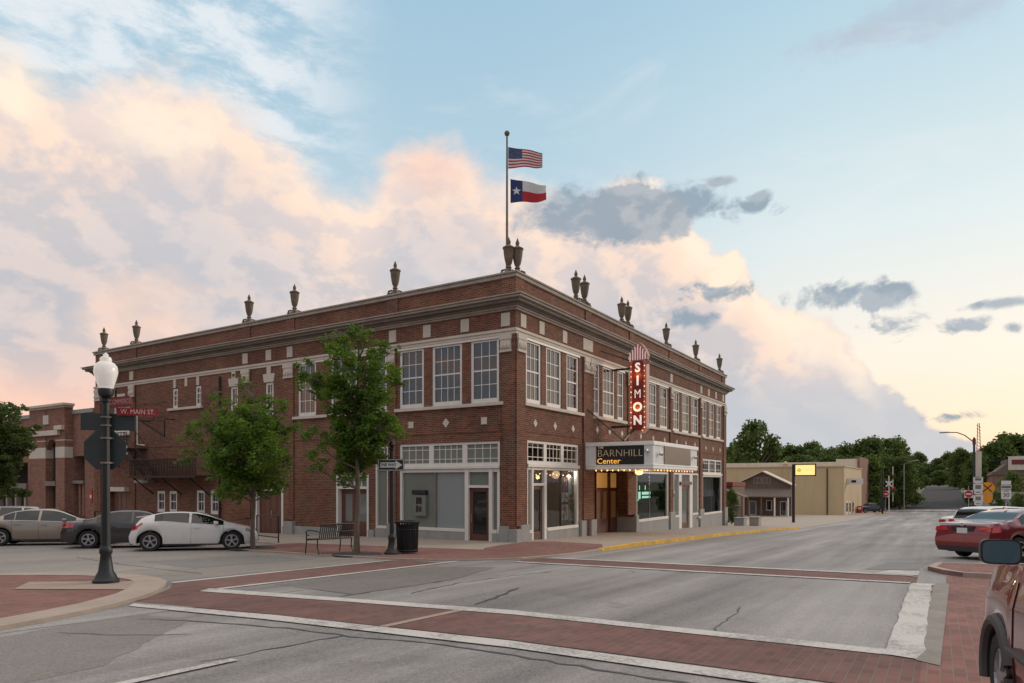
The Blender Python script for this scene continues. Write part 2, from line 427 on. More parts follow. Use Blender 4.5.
def foliage(name, c1, c2, trans=.35):
    m, nt, b = newmat(name); p = pos()
    n1 = noise(p, 1.1, 3, .5); n2 = noise(p, 14, 2, .5)
    f = S.m('ADD', sm(n1, .35, .65)*.6, sm(n2, .3, .7)*.4)
    cc = mixc(f, (*c1, 1), (*c2, 1))
    nt.links.new(cc.o, b.inputs['Base Color']); b.inputs['Roughness'].default_value = .55; b.inputs['Specular IOR Level'].default_value = .3
    tl = nt.nodes.new('ShaderNodeBsdfTranslucent'); tc_ = mixc(1.0, cc, (1.3, 1.5, .5, 1), 'MULTIPLY'); nt.links.new(tc_.o, tl.inputs[0])
    mx = nt.nodes.new('ShaderNodeMixShader'); mx.inputs[0].default_value = trans
    nt.links.new(b.outputs[0], mx.inputs[1]); nt.links.new(tl.outputs[0], mx.inputs[2]); nt.links.new(mx.outputs[0], nt.nodes['Material Output'].inputs[0])
    return m

M = {}
M['brick'] = brickmat('red brick', (.205, .066, .035), (.080, .033, .022), (.22, .155, .115), mort=.014, var=.55, dirt=.42)
M['brick_garage'] = brickmat('garage brick', (.27, .115, .075), (.15, .062, .042), (.30, .22, .18))
M['brick_other'] = brickmat('street brick', (.26, .12, .08), (.2, .09, .06), (.3, .24, .2))
M['stone'] = simple('pale limestone', (.57, .515, .44), .85, .10, 1.6, bmp=.3, streak=True)
M['stone_grey'] = simple('weathered grey stone', (.30, .30, .285), .85, .16, 1.3, bmp=.4, streak=True)
M['cornice_dark'] = simple('dark cornice stone', (.20, .175, .15), .9, .2, 1.5, bmp=.4)  # darker tone than the cornice, used on the soffit and other parts
M['cornice'] = simple('cornice stone', (.34, .30, .26), .9, .2, 1.2, bmp=.3, streak=True)
M['urn'] = simple('lichened urn stone', (.16, .125, .09), .9, .25, 4, bmp=.5)
M['white'] = simple('cream white paint', (.70, .67, .62), .5, .06, 2.0)
M['white_metal'] = simple('white sheet metal', (.78, .79, .77), .45, .05, 1.5, streak=True)
M['wood_door'] = simple('varnished red wood', (.115, .043, .027), .4, .18, 3, streak=True)
M['wood_gable'] = simple('weathered plank wood', (.14, .09, .06), .8, .18, 2, streak=True)
M['pane'] = pane_dark('upper window glass', (.014, .018, .023), 1.85)
M['pane_grey'] = pane_dark('curtained glass', (.20, .215, .20), 1.5, .04)
M['pane_door'] = pane_dark('door glass', (.02, .022, .02), 1.5, .04)
M['gutter'] = simple('gutter concrete', (.22, .205, .18), .9, .22, 1.6, bmp=.3)
M['glass'] = glass_thin('shop glass', ior=1.42)
M['green_panel'] = simple('grey green blind', (.18, .20, .175), .25, .06, .8)
M['blue_panel'] = simple('pale blue blind', (.26, .29, .30), .25, .05, .6)
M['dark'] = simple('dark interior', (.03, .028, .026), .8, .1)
M['black_metal'] = simple('black painted iron', (.010, .011, .012), .5, .1, 4)
M['green_metal'] = simple('dark green pole paint', (.010, .016, .017), .5, .1, 4)
M['rust'] = simple('rusty iron', (.036, .020, .016), .8, .2, 5)
M['roof'] = simple('gravel roof', (.2, .19, .18), .9, .2, 3)
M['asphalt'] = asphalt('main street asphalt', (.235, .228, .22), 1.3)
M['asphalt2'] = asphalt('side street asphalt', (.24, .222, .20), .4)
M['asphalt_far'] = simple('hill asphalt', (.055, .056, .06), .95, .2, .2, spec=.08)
M['concrete'] = simple('pavement concrete', (.33, .285, .24), .85, .12, .8, bmp=.2)
M['kerb'] = simple('kerb concrete', (.34, .285, .235), .85, .14, 1.5, bmp=.2)
M['paver'] = brickmat('brick pavers', (.235, .115, .098), (.165, .085, .075), (.20, .15, .13), bw=.20, bh=.10, mort=.007, var=.42, dirt=0)
M['crosswalk'] = brickmat('crosswalk pavers', (.175, .09, .078), (.125, .072, .066), (.16, .125, .11), bw=.20, bh=.10, mort=.007, var=.5, dirt=0)
M['tan_paver'] = brickmat('tan pavers', (.36, .29, .235), (.32, .26, .21), (.25, .2, .17), bw=.30, bh=.15, mort=.008, var=.15, dirt=0)
M['yellow'] = simple('worn yellow paint', (.60, .36, .045), .7, .3, 2.2)
M['trim_flower'] = simple('x', (.3, .3, .3))
def wornpaint():
    m, nt, b = newmat('worn road paint'); p = pos()
    n1 = noise(p, 1.2, 6, .7); n2 = noise(p, 22, 4, .7)
    f = sm(n1*.5 + n2*.5, .47, .60)
    cc = mixc(f*.72, (.50, .49, .46, 1), (.19, .185, .18, 1)); nt.links.new(cc.o, b.inputs['Base Color']); b.inputs['Roughness'].default_value = .75
    return m
M['paint'] = wornpaint()
M['tar'] = simple('tar crack seal', (.055, .055, .056), .5, .2, 5)
M['patch'] = asphalt('patched asphalt', (.19, .185, .175), .1)
M['patch_dark'] = asphalt('older asphalt', (.178, .168, .155), .3)
M['grass'] = simple('bank grass', (.075, .085, .03), .9, .35, 1.2, bmp=.5)
M['field'] = simple('distant ground', (.10, .10, .06), .9, .3, .3)
M['leaf'] = foliage('young oak leaves', (.048, .10, .018), (.155, .235, .04), .42)
M['leaf2'] = foliage('street tree leaves', (.062, .12, .022), (.165, .245, .048), .42)
M['leaf_grey'] = foliage('grey green leaves', (.07, .11, .035), (.14, .18, .06), .35)
M['leaf_far'] = foliage('far oak leaves', (.045, .075, .02), (.105, .14, .038), .3)
M['leaf_far2'] = foliage('far elm leaves', (.06, .095, .025), (.13, .17, .045), .3)
M['bark'] = simple('grey bark', (.13, .10, .075), .9, .25, 9, bmp=.6)
M['tyre'] = simple('tyre rubber', (.018, .018, .019), .8, .1)
M['rim'] = simple('alloy rim', (.42, .42, .43), .35, .05, metal=.8)
M['car_glass'] = pane_dark('car glass', (.006, .009, .011), 1.6, .02)
M['chrome'] = simple('chrome', (.6, .6, .6), .15, .03, metal=1)
M['tail'] = simple('tail lamp red', (.42, .012, .012), .12, .05, coat=1)
M['headlamp'] = simple('headlamp', (.45, .47, .5), .1, .05, metal=.4, coat=1)
M['plastic'] = simple('black plastic', (.02, .02, .022), .5, .1)
M['plate'] = simple('plate white', (.6, .62, .64), .4, .05)
M['seam'] = simple('panel gap', (.006, .006, .006), .9, .0)
CRACKS = [([(-17.16,-4.91),(-16.88,-5.76),(-16.56,-7.25),(-16.55,-8.06),(-16.32,-9.02),(-16.37,-10.11),(-16.5,-12.4)],.03),([(-18.18,-7.82),(-17.37,-7.89),(-16.68,-7.96),(-16.3,-7.99)],.03),([(-14.26,-5.51),(-13.62,-5.44),(-12.52,-5.25),(-11.33,-5.5)],.04),([(-13.29,-6.15),(-11.51,-5.87),(-9.83,-6.0),(-8.26,-6.31)],.025),([(-13.73,-7.79),(-12.66,-7.55),(-11.41,-7.17)],.05),([(-13.9,-11.42),(-13.68,-11.36),(-12.52,-11.31),(-11.46,-11.19)],.02),([(-18.2,-5.11),(-17.92,-5.86),(-17.3,-6.6)],.02),([(-7.17,-7.45),(-7.65,-8.01)],.02),([(-13.24,-.3),(-13.0,3),(-12.4,7)],.03)]
SUVPOS = (-17.62, -15.09, 7.4)
# ------------------------------------------------------------------ ground
def clipx(poly, xa, xb):
    def half(ps, x, keep):
        out = []
        for i in range(len(ps)):
            a, b = ps[i], ps[(i+1) % len(ps)]
            ka, kb = keep(a[0]), keep(b[0])
            if ka: out.append(a)
            if ka != kb:
                t = (x-a[0])/(b[0]-a[0]); out.append((x, a[1]+t*(b[1]-a[1])))
        return out
    p = half(poly, xa, lambda v: v >= xa)
    return half(p, xb, lambda v: v <= xb) if p else p
def sheet(name, poly, dz, mat, h=None, extra=()):
    mb = MB(); xs = sorted(set(XBR) | set(extra) | {-5000, 5000})
    for a, b in zip(xs, xs[1:]):
        p = clipx(poly, a, b)
        if len(p) >= 3:
            ar = sum(p[i][0]*p[(i+1)%len(p)][1]-p[(i+1)%len(p)][0]*p[i][1] for i in range(len(p)))
            if abs(ar) < 1e-6: continue
            if ar < 0: p = p[::-1]
            mb.poly([(x, y, g(x, y)+dz+(h(x) if h else 0)) for x, y in p])
    mb.fixn = False
    return struct(mb.build(name, mat))
def slab(name, poly, h, mat, extra=()):
    """raised paving: top sheet plus skirts"""
    hf = h if callable(h) else (lambda x: h)
    mb = MB(); mb.fixn = False; xs = sorted(set(XBR) | set(extra) | {-5000, 5000})
    for a, b in zip(xs, xs[1:]):
        p = clipx(poly, a, b)
        if len(p) >= 3:
            ar = sum(p[i][0]*p[(i+1)%len(p)][1]-p[(i+1)%len(p)][0]*p[i][1] for i in range(len(p)))
            if abs(ar) < 1e-6: continue
            if ar < 0: p = p[::-1]
            mb.poly([(x, y, g(x, y)+hf(x)) for x, y in p])
            n = len(p)
            for i in range(n):
                (x0, y0), (x1, y1) = p[i], p[(i+1) % n]
                mb.quad((x0, y0, g(x0, y0)-.1), (x1, y1, g(x1, y1)-.1), (x1, y1, g(x1, y1)+hf(x1)), (x0, y0, g(x0, y0)+hf(x0)))
    return struct(mb.build(name, mat))
def band(name, line, w, h, mat, drop=.1, closed=False, side=1):
    """kerb stone band of width w to the left (side=1) of a polyline, top at h, following the ground"""
    hf = h if callable(h) else (lambda x: h)
    pts = [Vector((x, y)) for x, y in line]; inn = []
    out_ = []
    for i, p in enumerate(pts):
        t = (pts[min(i+1, len(pts)-1)] - pts[max(i-1, 0)]).normalized(); out_.append(p - Vector((-t.y, t.x))*.01*side)
    pts = out_
    for i, p in enumerate(pts):
        t = (pts[min(i+1, len(pts)-1)] - pts[max(i-1, 0)]).normalized(); inn.append(p + Vector((-t.y, t.x))*w*side)
    mb = MB(); n = len(pts)
    rows = []
    for ring, hh in ((pts, -drop), (pts, None), (inn, None), (inn, -drop)):
        rows.append([(p.x, p.y, g(p.x, p.y) + (hf(p.x) if hh is None else hh)) for p in ring])
    for a, b in zip(rows, rows[1:]):
        for i in range(n-1): mb.quad(a[i], a[i+1], b[i+1], b[i])
    for i in (0, n-1): mb.quad(rows[0][i], rows[1][i], rows[2][i], rows[3][i])
    return struct(mb.build(name, mat, bevel=.015))
def dense(line, step=1.0):
    out = [line[0]]
    for a, b in zip(line, line[1:]):
        n = max(1, int(math.dist(a, b)/step))
        out += [(a[0]+(b[0]-a[0])*i/n, a[1]+(b[1]-a[1])*i/n) for i in range(1, n+1)]
    return out

gm = MB(); ys = [-3000, -60, 60, 3000]; gm.fixn = False
for a, b in zip(XBR, XBR[1:]):
    for c, d in zip(ys, ys[1:]): gm.quad((a, c, g(a, c)), (b, c, g(b, c)), (b, d, g(b, d)), (a, d, g(a, d)))
gm.quad((-3000, -3000, 4.9), (-400, -3000, 4.9), (-400, 3000, 3.1), (-3000, 3000, 3.1))
struct(gm.build('ground', M['field']))
sheet('main_road', [(-200, -19.2), (160, -19.2), (160, -4.1), (-200, -4.1)], .003, M['asphalt'])
sheet('side_road', [(-18.5, -1.0), (-4.6, -1.0), (-4.6, 58), (-18.5, 58)], .005, M['asphalt2'])
sheet('side_road', [(-15.9, -4.3), (-6, -4.3), (-6, -.9), (-15.9, -.9)], .007, M['asphalt'])
sheet('side_road', [(-80, -4.6), (-15.9, -4.6), (-15.9, -1), (-80, -1)], .007, M['asphalt'])
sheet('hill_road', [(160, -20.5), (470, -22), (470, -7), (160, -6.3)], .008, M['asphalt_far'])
sheet('far_cross_road', [(150, -160), (164, -160), (172, 160), (158, 160)], .012, M['asphalt'])
sheet('railway_bed', [(132, -120), (137, -120), (142, 120), (137, 120)], .016, M['patch'])
# railway rails across the street
mb = MB()
for off in (1.0, 2.5):
    for y0 in range(-60, 60, 6):
        xa = 132+off+(y0+120)*5/240; xb = 132+off+(y0+6+120)*5/240
        mb.bar((xa, y0, g(xa, y0)+.03), (xb, y0+6, g(xb, y0+6)+.03), .07, .05)
struct(mb.build('railway_rails', M['rust']))

hN = lambda x: .045 if x < -2.5 else .13 if x > 1 else .045+.085*(x+2.5)/3.5
EX = (-2.5, 1)
edge = [(-4.9, 58), (-4.9, 7.4), (-6.3, 7.0), (-7.6, 6.3), (-8.1, 5.2), (-8.15, 2), (-8.1, -.9), (-7.75, -2.1), (-7.0, -3.15), (-5.9, -3.85), (-4.2, -4.15), (-1.4, -4.2), (2.4, -4.2), (13, -4.35), (20, -4.75), (28, -5.5)]
slab('pavement', edge + [(28, 3), (0, 3), (0, 58)], hN, M['concrete'], EX)
e2 = dense(edge[1:12], .6)
band('kerb', e2, .16, lambda x: hN(x)+.004, M['kerb'], side=1)
band('yellow_kerb', dense([(-1.4, -4.215), (2.4, -4.215), (13, -4.365), (20, -4.765), (28, -5.515)], 1.0), .17, lambda x: hN(x)+.012, M['yellow'])
sheet('brick_paving', [(-3.6, -4.0), (-1.4, -4.02), (-.6, -3.9), (.5, -3.35), (.9, -1.0), (.3, -.25), (-1.6, -.28), (-2.8, -.5), (-3.4, -.85), (-3.6, -1.0)], .007, M['paver'], h=hN, extra=EX)
sheet('brick_paving', [(-7.93, 5.2), (-7.98, 2), (-7.93, -.9), (-7.6, -2.0), (-6.9, -3.0), (-5.85, -3.68), (-4.2, -3.98), (-3.6, -4.0), (-3.6, -1.0), (-4.0, 1.5), (-4.5, 6.9), (-6.2, 6.85), (-7.5, 6.15)], .007, M['paver'], h=hN, extra=EX)
# pavement joints
mb = MB()
for x in [4, 7.5, 11, 14.5, 18, 21.5, 25]:
    mb.fixn = False; mb.quad(*[(a, b, g(a, b)+hN(a)+.003) for a, b in ((x, -4.1), (x+.025, -4.1), (x+.025, -.02), (x, -.02))])
struct(mb.build('pavement_joints', M['stone_grey']))
slab('car_park', [(28, -5.5), (60, -5.2), (100, -4.6), (128, -3.6), (128, 60), (28, 60)], .02, M['concrete'])
band('far_kerb', dense([(112, -4.4), (122, -4.9), (132, -4.2)], 3), .25, .14, M['yellow'])
sheet('grass_bank', [(142, -3), (157, -3), (157, 60), (142, 60)], .03, M['grass'])
# grassy banks and mounds beyond the crossing
def mound(name, x0, x1, y0, y1, h, mat):
    mb = MB(); n = 14; rnd = random.Random(int(x0+y0))
    def hh(i, j):
        u, v = i/n, j/n; s = (math.sin(math.pi*u)*math.sin(math.pi*v))**.6
        return h*s*(.8+.3*rnd.random())-.1
    gr = [[(x0+(x1-x0)*i/n, y0+(y1-y0)*j/n, g(x0+(x1-x0)*i/n, y0+(y1-y0)*j/n)+hh(i, j)) for j in range(n+1)] for i in range(n+1)]
    mb.fixn = False
    for i in range(n):
        for j in range(n): mb.quad(gr[i][j], gr[i+1][j], gr[i+1][j+1], gr[i][j+1])
    return struct(mb.build(name, mat, smooth=True))
mound('grass_mound', 178, 330, -5.5, 40, 3.2, M['grass'])
mound('grass_mound', 178, 330, -70, -21.5, 2.6, M['grass'])

# left corner pavement
lc = [(-60, -5.2), (-30, -5.0), (-20, -4.75), (-18.55, -4.42), (-18.0, -4.22), (-17.39, -3.95), (-16.76, -3.6), (-15.88, -2.92), (-15.2, -2.15), (-14.73, -1.45), (-14.47, -.75), (-14.38, .07), (-14.62, 1.08), (-15.1, 1.95), (-15.8, 2.72), (-17.2, 3.1), (-19, 3.25), (-19.2, 58), (-60, 58)]
slab('corner_pavement', lc, .05, M['paver'])
band('corner_kerb', lc[1:-3], .52, .062, M['kerb'])
sheet('tan_paver_pad', [(-16.2, .45), (-15.0, -1.05), (-15.75, -2.25), (-16.85, -.55)], .060, M['tan_paver'])
# south pavement, gutter, raised island
slab('south_pavement', [(-60, -59), (-4.6, -59), (-4.6, -13.82), (-6.4, -13.80), (-14.5, -13.55), (-60, -13.55)], .012, M['paver'])
sheet('gutter', [(-14.6, -13.70), (-6.35, -13.85), (-6.45, -13.60), (-14.45, -13.50)], .018, M['gutter'])
slab('raised_island', [(-4.6, -60), (-1.5, -60), (-1.5, -13.6), (-3.2, -13.45), (-4.1, -13.75), (-4.6, -14.1)], .10, M['paver'])
band('island_kerb', [(-1.5, -30), (-1.5, -17), (-1.5, -14.2), (-1.7, -13.62), (-3.2, -13.47), (-4.1, -13.77), (-4.6, -14.12), (-4.62, -17), (-4.62, -30)], .16, .106, M['kerb'], side=1)
sheet('parking_apron', [(-1.5, -60), (60, -60), (60, -19.2), (-1.5, -19.2)], .004, M['asphalt2'])
# crosswalks
sheet('crosswalk_bricks', [(-16.35, -3.2), (-16.0, -6.2), (-15.72, -9.7), (-15.8, -13.56), (-14.3, -13.56), (-14.2, -8.7), (-14.6, -5.8), (-15.0, -2.9)], .010, M['crosswalk'])
sheet('crosswalk_bricks', [(-16.3, -3.3), (-15.1, -3.0), (-8.1, -3.0), (-8.0, -1.3), (-14.6, -1.45), (-15.1, -2.2), (-15.7, -2.8)], .013, M['crosswalk'])
sheet('crosswalk_bricks', [(-6.62, -4.0), (-5.2, -4.0), (-5.12, -13.3), (-6.5, -13.3)], .010, M['crosswalk'])
sheet('crosswalk_joint', [(-15.9, -8.02), (-14.3, -8.02), (-14.3, -7.90), (-15.9, -7.90)], .0165, M['tan_paver'])
for a in ([(-16.68, -3.75), (-16.35, -6.3), (-16.1, -9.9), (-16.2, -13.5), (-15.9, -13.5), (-15.8, -9.75), (-16.05, -6.2), (-16.5, -3.55)],
          [(-15.1, -3.05), (-14.65, -5.8), (-14.25, -8.8), (-14.33, -13.3), (-14.03, -13.3), (-13.93, -8.6), (-14.35, -5.7), (-14.75, -2.8)],
          [(-14.8, -3.08), (-7.5, -2.92), (-7.5, -2.77), (-14.75, -2.92)],
          [(-14.62, -1.52), (-8.3, -1.25), (-8.3, -1.11), (-14.6, -1.36)],
          [(-6.9, -4.2), (-6.64, -4.2), (-6.52, -13.2), (-6.76, -13.2)],
          [(-5.17, -4.4), (-4.93, -4.4), (-4.78, -13.2), (-5.06, -13.2)],
          [(-4.9, -12.4), (-3.8, -12.7), (-3.8, -13.3), (-4.9, -13.3)],
          [(-21.6, -8.07), (-18.0, -8.07), (-18.0, -7.95), (-21.6, -7.95)]):
    sheet('road_marking', a, .0175, M['paint'])
random.seed(3)
bar = [(-14.3, -13.2)] + [(-14.3+i*.38, -13.22+random.uniform(-.015, .015)) for i in range(1, 20)] + [(-6.66, -13.25), (-6.64, -13.62)] + [(-6.66-i*.38, -13.56+random.uniform(-.02, .012)) for i in range(1, 20)] + [(-14.4, -13.5)]
sheet('edge_marking', bar, .020, M['paint'])
def ragged(pts, amp, seed):
    rr = random.Random(seed); d = dense(pts+[pts[0]], .35)[:-1]
    return [(x+rr.uniform(-amp, amp), y+rr.uniform(-amp, amp)) for x, y in d]
sheet('asphalt_patch', ragged([(-13.7, -3.3), (-9.0, -3.25), (-8.4, -4.6), (-11.2, -5.45), (-13.9, -5.45)], .05, 1), .0092, M['patch_dark'])
sheet('asphalt_patch', ragged([(-24, -5.6), (-18.2, -4.75), (-16.95, -4.2), (-16.9, -5.6), (-18.8, -7.2), (-24, -7.6)], .05, 2), .0052, M['patch_dark'])
sheet('asphalt_patch', ragged([(-12.6, 1.0), (-9.2, .8), (-9.0, 3.4), (-12.2, 3.8)], .05, 4), .0085, M['patch'])
sheet('asphalt_patch', ragged([(-3.8, -12.2), (-1.0, -12.5), (-.6, -13.4), (-3.2, -13.3)], .04, 5), .0092, M['patch'])
# sealed cracks
def crack(line, w=.035):
    pts = []
    rnd = random.Random(int(line[0][0]*100))
    for a, b in zip(line, line[1:]):
        n = max(2, int(math.dist(a, b)/.18))
        for i in range(n):
            t = i/n; pts.append(Vector((a[0]+(b[0]-a[0])*t+rnd.uniform(-.035, .035), a[1]+(b[1]-a[1])*t+rnd.uniform(-.035, .035))))
    L_ = []; R2 = []
    for i, p in enumerate(pts):
        t = (pts[min(i+1, len(pts)-1)]-pts[max(i-1, 0)]).normalized(); nn = Vector((-t.y, t.x)); ww = w*rnd.uniform(.25, 1.0)*(0.3 if i in (0, len(pts)-1) else 1)
        L_.append(p+nn*ww); R2.append(p-nn*ww)
    mb = MB(); mb.fixn = False
    for i in range(len(pts)-1):
        q = [R2[i], R2[i+1], L_[i+1], L_[i]]
        mb.poly([(p.x, p.y, g(p.x, p.y)+.0075) for p in q])
    return struct(mb.build('tar_crack', M['tar']))
for c, w in CRACKS: crack(c, w)
def plight(name, loc, e, c=(1, .6, .3), r=.08):
    l = bpy.data.lights.new(name, 'POINT'); l.energy = e; l.color = c; l.shadow_soft_size = r
    o = bpy.data.objects.new(name, l); col.objects.link(o); o.location = loc; return o
# ------------------------------------------------------------------ theatre building
BLEN, BDEP = 29.95, 30.6
bld = thing('theatre_building', 'two storey red brick corner theatre with white sash windows and a stone cornice', 'building')
def W(side, s, d, z):      # facade coordinates: s along the wall, d outwards
    return (s, -d, z) if side == 'R' else (-d, s, z)
def fb(mb, side, s0, s1, d0, d1, z0, z1):
    a = W(side, s0, d0, z0); b = W(side, s1, d1, z1); mb.box(a[0], b[0], a[1], b[1], a[2], b[2])
def wall(side, s0, s1, z0, z1, holes, depth=.28, d=0.0):
    """brick wall face with openings and reveals"""
    mb = MB(); ss = sorted({s0, s1} | {h[0] for h in holes} | {h[1] for h in holes}); zs = sorted({z0, z1} | {h[2] for h in holes} | {h[3] for h in holes})
    for a, b in zip(ss, ss[1:]):
        for c, e in zip(zs, zs[1:]):
            m = ((a+b)/2, (c+e)/2)
            if any(h[0] < m[0] < h[1] and h[2] < m[1] < h[3] for h in holes): continue
            mb.quad(W(side, a, d, c), W(side, b, d, c), W(side, b, d, e), W(side, a, d, e))
    for h in holes:
        dd = h[4] if len(h) > 4 else depth
        a, b, c, e = h[:4]
        mb.quad(W(side, a, d, c), W(side, a, d-dd, c), W(side, a, d-dd, e), W(side, a, d, e))
        mb.quad(W(side, b, d, c), W(side, b, d-dd, c), W(side, b, d-dd, e), W(side, b, d, e))
        mb.quad(W(side, a, d, e), W(side, b, d, e), W(side, b, d-dd, e), W(side, a, d-dd, e))
        mb.quad(W(side, a, d, c), W(side, b, d, c), W(side, b, d-dd, c), W(side, a, d-dd, c))
    mb.fixn = False
    return mb
# openings --------------------------------------------------------------
upR = [(.77, 1.98), (2.38, 3.73), (4.19, 5.36), (6.84, 7.61), (7.94, 9.38), (9.67, 10.51), (12.2, 13.5), (13.9, 15.32), (15.77, 17.17),
       (18.04, 19.36), (19.77, 21.23), (21.66, 23.2), (24.04, 25.17), (25.67, 26.96), (27.5, 28.78)]
upL = [(.76, 2.11), (2.53, 4.06), (4.49, 5.83), (6.55, 7.79), (8.3, 9.98), (10.95, 12.18)]
ZS, ZT = 5.50, 8.03
holesR = [(a, b, ZS, ZT) for a, b in upR] + [(.87, 5.38, -2, 4.06), (7.0, 12.0, -2, 2.98, 1.05), (12.25, 17.3, -2, 2.98), (18.2, 23.25, -2, 2.98), (24.2, 29.0, -2, 4.0)]
holesL = [(a, b, ZS, ZT) for a, b in upL] + [(13.95, 14.55, 5.42, 7.3), (16.7, 17.3, 5.42, 7.3), (19.8, 20.3, 6.5, 7.58), (21.92, 22.42, 6.5, 7.58), (26.75, 28.5, 5.3, 7.1),
    (.72, 5.83, -2, 4.0), (6.47, 7.23, -2, 3.95), (7.6, 9.6, -2, 2.75), (13.2, 15.3, -2, 2.1), (18.24, 19.0, .68, 1.96), (19.48, 20.22, .68, 1.96), (22.0, 22.76, .68, 1.9), (23.15, 23.94, .68, 1.9), (26.9, 29.0, -2, 1.82)]
mbR = wall('R', 0, BLEN, -2, 8.97, holesR); mbR.build('brick_wall', M['brick'], bld)
mbL = wall('L', 0, BDEP, -2, 8.97, holesL); mbL.build('brick_wall', M['brick'], bld)
mb = MB(); mb.quad((BLEN, 0, -2), (BLEN, BDEP, -2), (BLEN, BDEP, 8.97), (BLEN, 0, 8.97)); mb.quad((0, BDEP, -2), (BLEN, BDEP, -2), (BLEN, BDEP, 8.97), (0, BDEP, 8.97)); mb.build('brick_wall', M['brick'], bld)
# parapet
mb = MB(); T = .3
for a in ((0, BLEN, 0, T), (0, BLEN, BDEP-T, BDEP), (0, T, T, BDEP-T), (BLEN-T, BLEN, T, BDEP-T)): mb.box(*a, 9.44, 10.22)
# raised pilaster strips of the parapet
for s in (6.3, 11.5, 17.6, 23.6, 29.2): fb(mb, 'R', s-.32, s+.32, 0, .05, 9.45, 10.20)
for s in (6.2, 12.7, 16.0, 26.3, 29.8): fb(mb, 'L', s-.32, s+.32, 0, .05, 9.45, 10.20)
mb.box(-.05, .62, -.05, -.001, 9.45, 10.2); mb.box(-.05, -.001, .0, .62, 9.45, 10.2)
mb.build('parapet', M['brick'], bld)
mb = MB()
def ring(mb, d, z0, z1, i=None):
    """band running round the building, d outwards"""
    i = .02 if i is None else i
    mb.box(-d, BLEN+d, -d, i, z0, z1); mb.box(-d, BLEN+d, BDEP-i, BDEP+d, z0, z1); mb.box(-d, i, i, BDEP-i, z0, z1); mb.box(BLEN-i, BLEN+d, i, BDEP-i, z0, z1)
ring(mb, .09, 10.22, 10.36, .38); ring(mb, .14, 10.362, 10.44, .40)
mb.build('coping', M['cornice'], bld, bevel=.02)
mb = MB(); ring(mb, .10, 8.97, 9.04); ring(mb, .16, 9.042, 9.12); mb.build('cornice_moulding', M['cornice'], bld, bevel=.015)
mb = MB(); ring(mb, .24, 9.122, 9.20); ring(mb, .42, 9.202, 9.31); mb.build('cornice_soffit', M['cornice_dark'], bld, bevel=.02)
mb = MB(); ring(mb, .54, 9.312, 9.40, .3); ring(mb, .60, 9.402, 9.455, .3); mb.build('cornice', M['cornice'], bld, bevel=.02)
mb = MB(); mb.quad((.3, .3, 9.5), (BLEN-.3, .3, 9.5), (BLEN-.3, BDEP-.3, 9.5), (.3, BDEP-.3, 9.5)); mb.build('roof', M['roof'], bld)
mb = MB()   # lintel band
ring(mb, .05, 8.06, 8.17); ring(mb, .09, 8.172, 8.28); mb.build('stone_band', M['stone'], bld, bevel=.01)
mb = MB()   # thin soldier course line over the shopfronts
ring(mb, .02, 4.36, 4.42)
mb.build('string_course', M['brick'], bld)
# pilaster piers, slightly proud
def piers():
    for s0, s1 in ((-.02, .62), (5.75, 6.75), (10.95, 12.0), (17.42, 17.85), (23.42, 23.85), (29.25, BLEN+.02)):
        mb = MB(); fb(mb, 'R', s0, s1, .001, .07, .7 if s0 < 12 else .45, 8.055); mb.build('brick_pier', M['brick'], bld)
    for s0, s1 in ((.0, .58), (5.98, 6.42), (12.45, 13.1), (15.65, 16.3), (26.1, 26.65), (29.9, BDEP+.02)):
        mb = MB(); fb(mb, 'L', s0, s1, .001, .07, .6, 8.055); mb.build('brick_pier', M['brick'], bld)
piers()
# carved capitals
for side, lst in (('R', ((.0, .62), (5.75, 6.30), (6.36, 6.9), (10.85, 11.4), (11.55, 12.1), (17.42, 17.85), (23.42, 23.85), (29.3, 29.93))), ('L', ((.12, .66), (5.98, 6.42), (12.42, 13.12), (15.65, 16.3), (26.1, 26.7), (28.2, 29.0), (29.9, 30.55)))):
    for a, b in lst:
        mb = MB(); c = (a+b)/2; h = (b-a)/2
        mb2 = mb
        fb(mb2, side, a, b, .071, .15, 7.86, 8.057); fb(mb2, side, a+.03, b-.03, .071, .125, 7.45, 7.86)
        fb(mb2, side, a, b, .071, .14, 7.38, 7.45)
        for k in (-.55, 0, .55):
            p = W(side, c+k*h, .13, 7.62)
            mb2.lathe([(.0, -.13), (.07, -.10), (.085, 0), (.05, .1), (0, .13)], p, 8)
        mb2.build('capital', M['stone'], bld)
# square stone blocks under the cornice
for side, lst in (('R', (.55, 2.0, 4.0, 17.75, 19.6, 21.5, 23.8, 25.56, 27.37, 29.3)), ('L', (.45, 2.38, 4.32, 6.2, 8.4, 10.5, 12.75, 14.3, 16.1, 18.2, 21.2, 24.0, 26.55, 28.6))):
    for s in lst:
        if side == 'R' and s in (19.6, 21.5): continue
        if side == 'L' and s in (8.4, 10.5, 18.2, 21.2, 24.0, 28.6): continue
        mb = MB(); fb(mb, side, s-.2, s+.2, .001, .025, 8.39, 8.90); mb.build('stone_block', M['stone'], bld)
for s in (6.27, 11.55):
    mb = MB(); fb(mb, 'R', s-.5, s+.5, .001, .03, 8.42, 8.93); mb.build('stone_block', M['stone'], bld)
